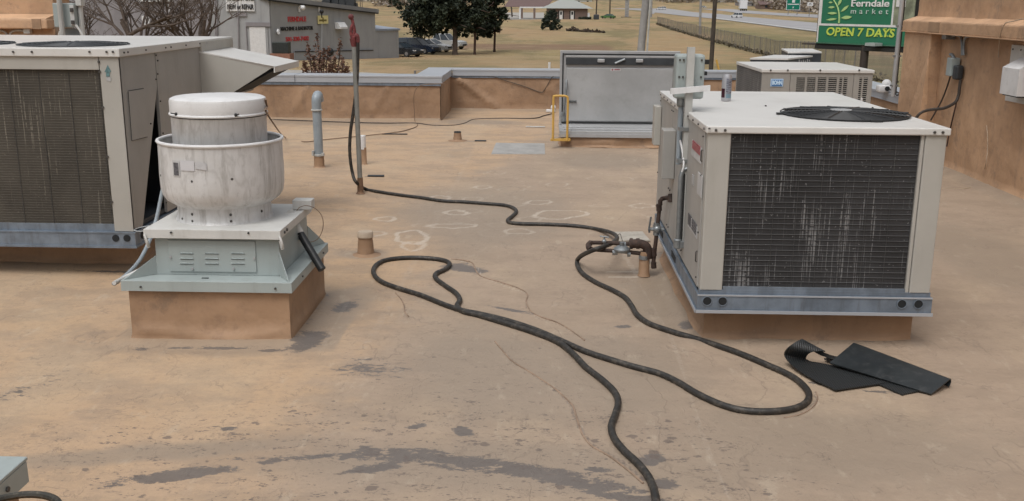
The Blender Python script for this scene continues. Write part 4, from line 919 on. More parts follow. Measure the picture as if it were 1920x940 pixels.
def right_wall():
    w = thing('membrane_covered_wall', (XR, 9.5, 0), 'tall tan membrane-covered wall with a projecting fascia on the right edge of the roof', 'wall')
    zf0, zf1 = 1.462, 1.575; Ye = 12.18
    b = MB(); b.box(XR+.03, XR+.38, -3, Ye, -2.9, 1.46); b.build('wall_core', MAT['stucco'], w)
    skin('membrane', (XR, 11.36), (XR, -2.9), 0, zf0+.005, (-1, 0), MAT['membw'], w, .012, .07, [(2.1, .62, 3.3, .55, .04, .02), (3.6, .6, 5.5, .5, .05, .02)], seed=21, du=.06)
    # pilaster
    p = MB(); p.box(XR-.14, XR+.34, 11.36, Ye, -.02, zf0, .01); p.build('pilaster', MAT['membw'], w)
    # fold of loose membrane fanning out across the pilaster corner
    p = MB(); A = atx(1741, 95, XR-.15); B1 = atx(1708, 225, XR-.16); B2 = atx(1734, 225, XR-.15)
    p.prism([(XR-.145, 11.345, A.z), (XR-.16, 11.85, .35), (XR-.19, 11.36, .30)], (.02, .01, 0)); p.prism([(XR-.145, 11.345, A.z), (XR-.19, 11.34, .30), (XR-.08, 11.34, .28)], (.0, .02, 0)); p.build('membrane_fold', MAT['membl'], w)
    f = MB(); f.box(XR-.17, XR+.3, -3, Ye+.02, zf0, zf1, .008); fa = f.build('fascia', MAT['membw'], w)
    f = MB(); f.box(XR-.176, XR-.12, -3, Ye+.025, zf0-.012, zf0+.001, .002); f.build('fascia_drip', MAT['membl'], fa)
    f = MB(); f.box(XR-.174, XR-.1, 11.05, 11.38, zf0+.004, zf1+.003, .004); f.build('fascia_lap', MAT['memb'], fa)
    u_ = MB(); u_.hexa([(XR-.165, -3, zf1+.001), (XR+.1, -3, zf1+.001), (XR+.1, Ye, zf1+.001), (XR-.165, Ye, zf1+.001), (XR-.16, -3, zf1+.008), (XR+.1, -3, zf1+.09), (XR+.1, Ye, zf1+.09), (XR-.16, Ye, zf1+.008)]); u_.build('sloped_ledge', MAT['membl'], w)
    u_ = MB(); u_.box(XR+.02, XR+.5, -3, Ye-.02, zf1+.05, 3.2); u_.build('upper_wall_core', MAT['stucco'], w)
    skin('upper_membrane', (XR, Ye-.02), (XR, -2.9), zf1+.04, 3.2, (-1, 0), MAT['membw'], w, .012, .02, [(1.7, 1.6, 2.0, 2.6, .05, .03)], seed=31, du=.08)
MAT['membw'] = membrane_mat('wall_membrane', 1.55)
right_wall()
def wall_things():
    X = XR-.02
    def Wp(px, py, d=0.): return atx(px, py, X-d)
    # white vent hood
    u = thing('wall_vent_hood', tuple(Wp(1900, 180)), 'white metal vent hood with a sloping top fixed to the tan wall', 'vent hood')
    P = atx(1898, 84, X); z1 = P.z; ya = P.y; yb = ya-.50
    pl = MB(); pl.box(X-.004, X+.004, yb-.02, ya, .88, z1); pl.build('backplate', MAT['offwhite'], u)
    Xf = X-.17; C0 = atx(1880, 126, Xf); C1 = atx(1873, 175, Xf)
    zt, zb = atx(1905, 105, X).z, C1.z; yy = C0.y-.0; Lh = yy-atx(1906, 178, Xf).y
    h = MB(); h.prism([(X-.006, yy, zt), (Xf, yy, C0.z), (Xf, yy, zb), (X-.006, yy, zb)], (0, -Lh, 0)); h.build('hood', MAT['white'], u)
    bb = MB(); bolts(bb, [(X-.004, ya-.04, z1-.04), (X-.004, ya-.2, z1-.04)], .008, '-x'); bb.build('screws', MAT['bolt'], u)
    d = MB(); d.box(Xf+.02, X-.01, yy-Lh+.02, yy-.02, zb-.012, zb-.001); d.build('vent_opening', MAT['dark'], u)
    # junction box under the fascia
    u = thing('junction_box', tuple(Wp(1777, 66)), 'small grey junction box with bent conduits under the fascia of the right wall', 'junction box')
    c = Wp(1778, 66, .05); q = MB(); q.box(c.x-.05, c.x+.06, c.y-.06, c.y+.05, c.z-.045, c.z+.03, .006); q.build('box', MAT['zinc'], u)
    q = MB(); q.tube(smoothpath([Wp(1786, 67, .04), Wp(1795, 66, .03), Wp(1802, 71, .02), Wp(1804, 85, .02), Wp(1804, 104, .02)]), .014, 8); q.build('conduit', MAT['zinc'], u, True)
    q = MB(); q.tube(smoothpath([Wp(1920, 75, .02), Wp(1850, 70, .02), Wp(1820, 68, .02), Wp(1810, 72, .02), Wp(1807, 85, .02), Wp(1807, 104, .02)]), .013, 8); q.build('conduit', MAT['zinc'], u, True)
    # disconnect box
    u = thing('wall_disconnect_switch', tuple(Wp(1797, 125)), 'grey disconnect switch box with cables hanging from it on the right wall', 'switch box')
    c = Wp(1797, 125); q = MB(); q.box(X-.10, X-.004, c.y-.05, c.y+.07, c.z-.10, c.z+.09, .008); q.build('box', MAT['greymetal'], u)
    q = MB(); q.box(X-.085, X-.004, c.y-.17, c.y-.06, c.z-.13, c.z+.02, .02); q.build('plug_cover', MAT['charcoal'], u)
    q = MB(); q.tube([(X-.05, c.y, c.z+.08), (X-.06, c.y+.05, c.z+.12), (X-.06, c.y+.09, c.z+.12)], .018, 8); q.build('elbow', MAT['zinc'], u, True)
    cable('thick_black_cable', [Wp(1801, 150, .05), Wp(1799, 165, .05), Wp(1797, 180, .05), Wp(1790, 193, .08), Wp(1770, 203, .15), Wp(1745, 206, .25), Wp(1728, 211, .35), Wp(1717, 222, .4)], .016, MAT['cabl'], 'thick dark cable curving down from the switch box on the right wall', 'cable')
    cable('thin_black_cable', [Wp(1783, 140, .05), Wp(1775, 165, .03), Wp(1765, 190, .04), Wp(1752, 214, .08), Wp(1745, 226, .1)], .009, MAT['cabl'], 'thin dark cable hanging left of the switch box in front of the pilaster', 'cable')
    cable('wall_drop_cable', [Wp(1800, 150, .03), Wp(1796, 180, .02), Wp(1788, 215, .02), Wp(1781, 245, .02), Wp(1775, 275, .02)], .008, MAT['barkr'], 'dark reddish cable dropping straight down the right wall from the switch box', 'cable')
    cable('pale_string', [Wp(1925, 34, .2), Wp(1900, 40, .2), Wp(1884, 45, .2), Wp(1876, 65, .17), Wp(1873, 90, .02), Wp(1872, 108, .01)], .005, MAT['string'], 'pale string hanging over the fascia of the right wall near the white vent hood', 'string')
    cable('loose_string', [Wp(1850, 235, .01), Wp(1852, 270, .01), Wp(1848, 310, .03)]+[atz(1838, 335, .01), atz(1822, 351, .008), atz(1795, 354, .006), atz(1764, 353, .006)], .004, MAT['string'], 'pale cord coming down the right wall and along the roof behind the beige unit', 'string')
    # tall conduit at wall end
    A = aty(1696, -25, 12.1); B = aty(1683, 192, 12.1)
    u = thing('tall_steel_conduit', (4.22, 12.25, .7), 'tall pale steel pipe standing on the parapet at the end of the right wall', 'pipe')
    q = MB(); q.tube([(4.235, 12.25, .68), (4.235, 12.25, 2.2)], .026, 12); q.build('pipe', MAT['alub'], u, True)
    q = MB(); q.tube([(4.275, 12.27, .70), (4.272, 12.27, 2.2)], .009, 6); q.build('cable', MAT['cabl'], u)
    q = MB(); [q.box(4.2, 4.285, 12.23, 12.285, z, z+.02) for z in (.8, 1.15, 1.5, 1.85)]; q.build('pipe_straps', MAT['zinc'], u)
    c = Vector((4.42, 13.0, .675)); u = thing('camera_housing', tuple(c), 'small white dome device with a round lens sitting on the parapet near the louvered unit', 'camera')
    c = aty(1659, 186, 12.9); c.z = .676; q = MB(); q.box(c.x-.10, c.x+.08, 12.85, 13.0, .676, .765, .02); q.build('housing', MAT['white'], u, True)
    q = MB(); q.ball((c.x+.02, 12.95, .775), .06, 14); q.build('dome', MAT['white'], u, True)
    q = MB(); q.tube([(c.x+.0, 12.83, .725), (c.x, 12.849, .725)], .03, 14); q.build('lens', MAT['dark'], u)
    cable('camera_cable', [(c.x+.02, 12.83, .72), (c.x+.06, 12.72, .70), (c.x+.05, 12.5, .69), (4.3, 12.3, .69)], .010, MAT['cabl'], 'black cable from the white dome device on the parapet', 'cable')
wall_things()

def left_wall():
    Y = 10.85; xe = aty(104, 60, Y).x
    w = thing('left_membrane_wall', (xe, Y, 0), 'tan membrane-covered wall with a fascia behind the large beige unit at the left edge', 'wall')
    zf0 = aty(90, 54, Y).z; zf1 = aty(90, 36, Y).z
    b = MB(); b.box(-12, xe, Y+.02, Y+.4, -.02, zf0+.01); b.build('wall_core', MAT['stucco'], w)
    skin('membrane', (-12, Y), (xe, Y), 0, zf0, (0, -1), MAT['membw'], w, .012, .03, seed=41, du=.06)
    f = MB(); f.box(-12, xe-.02, Y-.13, Y+.4, zf0, zf1, .012); fa = f.build('fascia', MAT['membl'], w)
    f = MB(); x = aty(60, 45, Y-.13).x; f.box(x, x+.1, Y-.136, Y-.1, zf0-.004, zf1+.004, .004); f.build('fascia_lap', MAT['memb'], fa)
    u_ = MB(); u_.hexa([(-12, Y-.125, zf1), (xe-.03, Y-.125, zf1), (xe-.03, Y+.1, zf1), (-12, Y+.1, zf1), (-12, Y-.12, zf1+.008), (xe-.03, Y-.12, zf1+.008), (xe-.03, Y+.1, zf1+.05), (-12, Y+.1, zf1+.05)]); u_.build('sloped_ledge', MAT['membl'], w)
    u_ = MB(); u_.box(-12, xe-.05, Y+.11, Y+.5, zf1, 3.0); u_.build('upper_wall', MAT['membw'], w)
    # junction box and conduits
    def V(px, py, d=.03): return aty(px, py, Y-d)
    u = thing('conduit_junction', tuple(V(52, 56)), 'small pale junction box with two bent conduits under the fascia of the left wall', 'junction box')
    c = V(52, 57, .06); q = MB(); q.box(c.x-.035, c.x+.035, c.y-.03, c.y+.03, c.z-.035, c.z+.03, .005); q.build('box', MAT['offwhite'], u)
    q = MB(); q.tube(smoothpath([V(46, 58), V(34, 57), V(24, 59), V(18, 66), V(17, 84)]), .012, 8); q.build('conduit', MAT['ref'], u, True)
    q = MB(); q.tube(smoothpath([V(-10, 56), V(4, 58), V(11, 62), V(14, 70), V(14, 84)]), .012, 8); q.build('conduit', MAT['ref'], u, True)
    # electrical cabinet at wall end
    Yc = 10.3
    A = aty(97, 6, Yc); B = aty(143, 52, Yc)
    u = thing('meter_cabinet', (A.x, Yc, 0), 'pale grey electrical cabinet between two vertical pipes at the end of the left wall', 'electrical box')
    q = MB(); q.box(A.x, B.x, Yc, Yc+.2, B.z, A.z, .01); cb = q.build('cabinet', MAT['greymetal'], u)
    x = aty(134, 30, Yc).x; q = MB(); q.box(x-.01, B.x-.004, Yc-.012, Yc-.001, B.z+.02, A.z-.02, .004); q.build('door_strip', MAT['offwhite'], cb)
    q = MB(); [q.box(x, x+.035, Yc-.03, Yc-.013, z-.02, z+.02, .004) for z in (aty(137, 19, Yc).z, aty(139, 42, Yc).z)]; q.build('hasps', MAT['bolt'], cb)
    x0 = aty(116, 60, Yc-.06).x; q = MB(); q.tube([(x0, Yc-.05, .25), (x0, Yc-.05, 2.3)], .026, 10); q.build('riser_pipe', MAT['ref'], u, True)
    x0 = aty(150, 40, Yc+.05).x; q = MB(); q.tube([(x0, Yc+.08, .25), (x0, Yc+.08, 2.3)], .026, 10); q.build('riser_pipe', MAT['offwhite'], u, True)
    q = MB(); c = aty(149, 6, Yc+.06); q.box(c.x-.03, c.x+.03, Yc+.03, Yc+.12, c.z-.03, c.z+.3, .006); q.build('pipe_box', MAT['offwhite'], u)
    A2 = aty(121, 54, Yc+.1); B2 = aty(152, 54, Yc+.1); q = MB(); q.box(A2.x, B2.x, Yc+.1, Yc+.2, .1, A2.z, .006); q.build('lower_panel', MAT['pvcgrey'], u)
    q = MB(); q.tube(smoothpath([aty(142, 47, Yc-.02), aty(150, 58, Yc-.02), aty(156, 70, Yc-.02), aty(160, 84, Yc-.02)]), .013, 8); q.build('flexible_conduit', MAT['offwhite'], u, True)
    q = MB(); q.tube(smoothpath([aty(115, 56, Yc-.02), aty(111, 64, Yc-.02), aty(114, 74, Yc-.02), aty(115, 84, Yc-.02)]), .010, 8); q.build('flexible_conduit', MAT['offwhite'], u, True)
left_wall()

# ================================================================== roof hatch
def hatch():
    x0, x1, y0, y1 = .215, 1.735, 12.22, 13.15
    u = thing('roof_hatch', (x0, y0, 0), 'open roof hatch with its grey metal lid raised upright behind the beige unit', 'roof hatch')
    curb_mesh(x0+.02, x1-.02, y0+.02, y1, .165, 14, .05, .035).build('curb', MAT['memb'], u, True)
    f = MB(); f.box(x0, x1, y0, y0+.1, .165, .225, .004); f.box(x0, x0+.1, y0+.1, y1, .165, .225); f.box(x1-.1, x1, y0+.1, y1, .165, .225); f.box(x0+.1, x1-.1, y1-.1, y1, .165, .225); f.box(x0-.01, x1+.01, y0-.015, y0, .15, .19); f.box(x0+.05, x1-.05, y0+.06, y0+.18, .225, .245, .003); f.box(x0+.03, x1-.03, y0+.3, y1-.02, .225, .24, .003)
    f.build('frame', MAT['alub'], u)
    d = MB(); d.box(x0+.11, x1-.11, y0+.11, y1-.12, .17, .18); d.build('opening', MAT['dark'], u)
    # lid leaf, upright, slightly leaning
    yl = 12.86; zt = aty(1160, 96, yl).z; zb = .25
    l = MB(); l.box(x0+.0, x1-.0, yl+.0, yl+.07, zb, zt, .004); lid = l.build('lid', MAT['alub'], u)
    l = MB(); t = .035
    for a in ((x0+.03, x0+.045), (x1-.045, x1-.03)): l.box(a[0], a[1], yl-.012, yl, zb, zt-.03)
    l.box(x0+.046, x1-.046, yl-.012, yl, zt-.05, zt-.035); l.box(x0+.03, x1-.03, yl-.012, yl, zb+.0, zb+.015); l.build('gasket', MAT['black'], lid)
    l = MB(); l.box(x0+.085, x1-.085, yl-.022, yl-.001, zb+.03, aty(1150, 128, yl).z, .004); l.build('inner_liner', MAT['liner'], lid)
    l = MB(); za, zb2 = aty(1150, 109, yl).z, aty(1150, 122, yl).z; l.box(x0+.075, x1-.075, yl-.03, yl-.001, zb2, za, .004); bar = l.build('lid_channel', MAT['charcoal'], lid)
    l = MB(); l.box(x0+.07, x1-.07, yl-.025, yl-.001, za+.004, za+.03, .003); l.build('lid_rim', MAT['alub'], lid)
    for px in (1127, 1199):
        c = aty(px, 114, yl-.03); l = MB(); l.box(c.x-.045, c.x+.045, yl-.055, yl-.031, c.z-.022, c.z+.022, .008); l.build('latch', MAT['alub'], lid)
    A, B = aty(1153, 119, yl-.05), aty(1172, 111, yl-.05); l = MB(); l.tube([A, B], .014, 8); l.build('latch_handle', MAT['zinc'], lid, True)
    c = aty(1155, 131, yl-.022); l = MB(); l.box(c.x-.07, c.x+.06, yl-.0245, yl-.022, c.z-.018, c.z+.018); st = l.build('label', MAT['lwhite'], lid)
    l = MB(); l.tube([(c.x-.045, yl-.026, c.z), (c.x-.045, yl-.0245, c.z)], .012, 10); l.box(c.x-.02, c.x+.05, yl-.026, yl-.0247, c.z-.006, c.z+.008); l.build('label_print', MAT['lred'], st)
    # hold-open arm left, spring left
    l = MB(); l.box(x0+.02, x0+.075, yl-.06, yl-.02, zb+.02, zb+.14, .01); l.tube([(x0+.05, yl-.06, zb+.1), (x0+.085, yl-.09, zb+.45), (x0+.085, yl-.05, zb+.55)], .014, 8); l.build('lift_arm', MAT['zinc'], u, True)
    l = MB(); l.tube([(x0+.12, yl-.03, zb+.28), (x0+.22, yl-.04, zb+.28)], .014, 6); l.build('hold_catch', MAT['black'], u)
    # yellow grab rail
    A, B = aty(1038, 180, 12.15), aty(1065, 180, 12.15)
    r = MB(); zl, zh = .12, A.z; r.tube(smoothpath([(A.x, 12.15, zl), (A.x, 12.15, zl+.25), (A.x, 12.15, zh-.03), (A.x+.015, 12.15, zh-.004), (A.x+.05, 12.15, zh), (B.x-.05, 12.15, zh), (B.x-.012, 12.15, zh-.01), (B.x, 12.15, zh-.05), (B.x, 12.15, zl+.25), (B.x, 12.15, zl)], 5), .0145, 10)
    r.box(A.x-.03, B.x+.03, 12.14, 12.2, zl-.01, zl+.015); r.box(B.x-.03, B.x+.04, 12.15, 12.24, zl-.004, zl+.02); r.build('safety_rail', MAT['yellow'], u, True)
    c = atz(1034, 211, 0); q = MB(); q.box(c.x-.09, c.x+.06, c.y-.03, c.y+.04, .004, .05, .01); q.ball((c.x+.03, c.y, .08), .045, 8); o = q.build('white_fitting', MAT['white'], None, True, loc=tuple(c)); tag(o, 'small white plastic fitting at the foot of the parapet left of the roof hatch', 'fitting')
MAT['liner'] = basic('galvanised_liner', (.42, .43, .435), .38, metal=.3, var=.1, scale=2.2, dirt=(.25, .25, .24), dirtamt=.3)
hatch()
# metal walkway plate
def plate():
    pts = [atz(*p, .0) for p in [(921, 291), (1022, 291), (1021, 271), (930, 270)]]
    m_ = MB(); m_.hexa([(p.x, p.y, .006) for p in pts]+[(p.x, p.y, .014) for p in pts]); o = m_.build('metal_plate', MAT['alub2'], None, loc=tuple(pts[0])); tag(o, 'flat bare metal sheet lying on the roof left of the hatch', 'metal sheet')
MAT['alub2'] = basic('dull_sheet', (.40, .39, .37), .45, metal=.2, var=.15, scale=5, dirt=(.2, .19, .18), dirtamt=.5)
plate()
def debris(name, px, py, w, d, ang, mat, label, cat):
    c = atz(px, py); m_ = MB(); m_.box(-w/2, w/2, -d/2, d/2, .004, .016, .003); o = m_.build(name, mat, None, local=True); o.location = (c.x, c.y, roofz(c.x, c.y)); o.rotation_euler = (0, 0, ang); tag(o, label, cat); return o
MAT['padc'] = basic('dirty_pale_pad', (.40, .37, .32), .7, var=.15, scale=6, dirt=(.22, .18, .14), dirtamt=.6)
debris('flat_scrap', 705, 331, .17, .05, .05, MAT['charcoal'], 'small flat dark strip lying right of the hose on the left part of the roof', 'debris')
debris('dark_scrap', 901, 265.5, .15, .05, 0, MAT['charcoal'], 'small dark strip lying beside the short far roof vent', 'debris')
debris('flat_stick', 740, 252, .35, .03, 0, MAT['charcoal'], 'thin dark strip on the roof just before the left parapet', 'debris')
debris('pale_strip', 1004, 238.5, .28, .05, 0, MAT['offwhite'], 'pale flat strip lying on the roof left of the yellow rail', 'debris')
debris('pale_pad', 1183, 446, .24, .30, .1, MAT['padc'], 'pale pad lying behind the rusty gas pipes', 'pad')

# ================================================================== vents and pipes
def bent_pipe():
    b = atz(599, 315); x, y = b.x, b.y
    u = thing('bent_vent_pipe', (x, y, 0), 'grey vent pipe with a hooked top and a brown membrane foot', 'vent pipe')
    q = MB(); q.lathe((x, y, 0), [(.075, 0), (.056, .02), (.052, .15)], 20); q.build('boot', MAT['memb'], u, True)
    zt = aty(600, 195, y).z
    q = MB(); q.tube([(x, y, .12), (x-.004, y, zt)], .048, 20); q.build('pipe', MAT['pvcgrey'], u, True)
    q = MB(); q.tube(smoothpath([(x-.004, y, zt-.06), (x-.004, y, zt+.03), (x-.002, y+.015, zt+.065), (x+.0, y+.055, zt+.085), (x+.0, y+.095, zt+.065), (x-.001, y+.11, zt+.02)], 4), .051, 20); q.build('elbow', MAT['pvcgrey'], u, True)
    q = MB(); q.lathe((x-.004, y, zt-.075), [(.052, 0), (.06, .003), (.06, .016), (.052, .02)], 20); q.lathe((x, y, .13), [(.052, 0), (.06, .003), (.06, .02), (.052, .024)], 20); q.box(x-.065, x-.045, y-.06, y-.02, .14, .19); q.box(x+.04, x+.065, y-.06, y-.02, .14, .17); q.build('clamps', MAT['ref'], u, True)
bent_pipe()
def white_pipe():
    b = atz(683, 309); u = thing('white_capped_pipe', (b.x, b.y, 0), 'short brown pipe with a white plastic upper half behind the hydrant post', 'vent pipe')
    z = aty(683, 280, b.y).z; z2 = aty(683, 254, b.y).z
    q = MB(); q.lathe((b.x, b.y, 0), [(.04, 0), (.03, .015), (.028, z+.02)], 16); q.build('boot', MAT['memb'], u, True)
    q = MB(); q.lathe((b.x-.008, b.y, z), [(.032, 0), (.032, z2-z-.005), (.028, z2-z)], 16); q.build('pipe', MAT['white'], u, True)
white_pipe()
def stub(px, py, ptop, r, label, cap=True):
    b = atz(px, py); z = aty(px, ptop, b.y).z
    u = thing('roof_vent_stub', (b.x, b.y, 0), label, 'roof vent')
    q = MB(); q.lathe((b.x, b.y, 0), [(r*2.4, .001), (r*1.5, .006), (r*1.12, .015), (r*.92, z*.8)]+([(r*.9, z)] if not cap else []), 24, False); q.build('boot', MAT['membs'], u, True)
    q = MB()
    if cap: q.lathe((b.x, b.y, z*.74), [(r*.95, 0), (r*1.08, .006), (r*1.04, z*.2), (r*.9, z*.26)], 24)
    else: q.lathe((b.x, b.y, z-.004), [(r*.9, 0), (r*.9, .02), (r*.75, .02), (r*.7, .0)], 24)
    q.build('cap', MAT['membl2'] if cap else MAT['charcoal'], u, True)
MAT['membs'] = membrane_mat('vent_membrane', .95); MAT['membl2'] = basic('tan_cap', (.42, .34, .26), .7, dirt=(.2, .15, .1))
stub(686, 478, 434, .054, 'short capped brown roof vent standing near the hose loop')
stub(858, 264, 249, .052, 'short brown roof vent standing far off near the parapet', False)

def hydrant():
    b = atz(676, 363); x, y = b.x, b.y
    u = thing('roof_hydrant', (x, y, 0), 'tall galvanised post with a red yard hydrant head, the black hose hanging from it', 'hydrant')
    top = aty(664, 88, y); base_top = aty(675, 333, y)
    q = MB(); q.lathe((x, y, 0), [(.045, 0), (.03, .015), (.026, base_top.z)], 16); q.build('boot', MAT['rust2'], u, True)
    q = MB(); q.tube([(x, y, .08), (top.x, y, top.z)], .0225, 14); q.build('standpipe', MAT['pvcgrey2'], u, True)
    def V(px, py, d=0): return aty(px, py, y+d)
    q = MB(); q.tube([V(664.5, 92), V(663, 82), V(661.5, 72)], .026, 12, rs=[.018, .027, .03]); q.tube(smoothpath([V(661, 74), V(658, 62), V(659, 52), V(662, 46)]), .015, 8); q.tube([V(661, 74), V(665, 60), V(663, 48)], .015, 8); q.build('hydrant_head', MAT['red'], u, True)
    q = MB(); q.tube(smoothpath([V(663, 50), V(661.5, 42), V(659.5, 35), V(656.5, 31)]), .014, 8, rs=None); q.ball(V(658, 32), .026, 8); q.build('lever', MAT['red'], u, True)
    q = MB(); q.tube(smoothpath([V(664, 71), V(668, 66), V(670.5, 70), V(671, 80)]), .018, 10); q.build('spout', MAT['red'], u, True)
MAT['rust2'] = basic('rusty_foot', (.17, .10, .06), .8, var=.3, scale=20); MAT['pvcgrey2'] = basic('dull_galvanised_pipe', (.26, .26, .24), .5, metal=.3, var=.15, dirt=(.12, .1, .08))
hydrant()

# ================================================================== hose (one piece)
def hose():
    yp = atz(676, 363).y; r = .0155
    pts = [aty(671, 78, yp), aty(671, 100, yp), aty(669.5, 150, yp), aty(664, 200, yp), aty(657, 250, yp), aty(656, 290, yp), aty(661, 325, yp), aty(668, 342, yp-.05)]
    def g(px, py, z=None): 
        p = atz(px, py, r); return atz(px, py, (roofz(p.x, p.y)+r*.9) if z is None else z)
    G = [(686, 355), (705, 359), (750, 366), (790, 371), (830, 377), (870, 379), (910, 382), (945, 385), (962, 390), (968, 397), (960, 406), (952, 413), (958, 418), (985, 420), (1030, 421), (1080, 424), (1120, 430), (1147, 437, .05), (1157, 446, .10), (1148, 456, .16), (1128, 464, .20), (1108, 471, .17), (1090, 480, .08), (1082, 490), (1085, 503), (1096, 516), (1120, 531), (1150, 545), (1172, 558), (1184, 573), (1196, 592), (1220, 608), (1260, 622), (1300, 634), (1345, 648), (1390, 664), (1440, 685), (1485, 706), (1511, 728), (1517, 745), (1505, 760), (1475, 769), (1430, 772), (1385, 768), (1345, 756), (1305, 737), (1270, 716), (1235, 700), (1190, 688), (1140, 673), (1095, 658), (1050, 638), (1000, 617), (950, 601), (905, 590), (870, 583), (835, 572), (790, 554), (745, 540), (715, 528), (701, 514), (703, 500), (720, 489), (755, 484), (795, 484), (830, 488), (843, 495), (835, 505), (818, 513), (817, 522), (835, 536), (855, 550), (862, 563), (857, 574), (868, 584), (900, 592), (948, 606.5), (1000, 623), (1045, 641), (1073, 662), (1098, 688), (1130, 713), (1152, 735), (1159, 755), (1153, 778), (1146, 800), (1152, 822), (1170, 845), (1195, 868), (1213, 890), (1224, 912), (1230, 938), (1230, 970), (1222, 1010)]
    pts += [g(*p) for p in G]
    P = smoothpath(pts, 7)
    o = MB().tube(P, r, 12).build('garden_hose', MAT['hose'], None, True, loc=tuple(pts[0])); tag(o, 'worn black hose winding from the red hydrant across the roof', 'hose')
hose()

def cords():
    def g(P, z=.004): return [Vector((v.x, v.y, roofz(v.x, v.y)+z)) for v in (atz(*p) for p in P)]
    cable('loose_string', g([(928, 643), (945, 664), (962, 682), (998, 704), (1040, 732), (1068, 757), (1076, 768), (1084, 795), (1094, 820), (1110, 838), (1145, 858), (1180, 884), (1206, 906)]), .0042, MAT['cord'], 'thin tan cord lying on the roof left of the foreground hose', 'cord', 6, 6)
    cable('loose_string', g([(846, 486), (870, 488), (886, 493), (893, 508), (905, 519), (940, 529), (975, 541), (989, 552), (987, 568), (1003, 590), (1050, 608), (1096, 640)]), .0042, MAT['cord'], 'thin tan cord curving over the roof from the small hose loop', 'cord', 6, 6)
    cable('loose_string', g([(742, 550), (752, 562), (758, 574), (759, 586), (766, 595)]), .0038, MAT['cord'], 'short bit of thin cord lying just below the small hose loop', 'cord', 6, 6)
    cable('loose_string', g([(1530, 736), (1533, 748), (1524, 763), (1503, 776), (1470, 783)]), .0034, MAT['cord'], 'thin curved cord hugging the outside of the big hose bend near the mats', 'cord', 6, 6)
MAT['cord'] = basic('tan_coated_cord', (.27, .19, .135), .7, var=.25, scale=12)
cords()
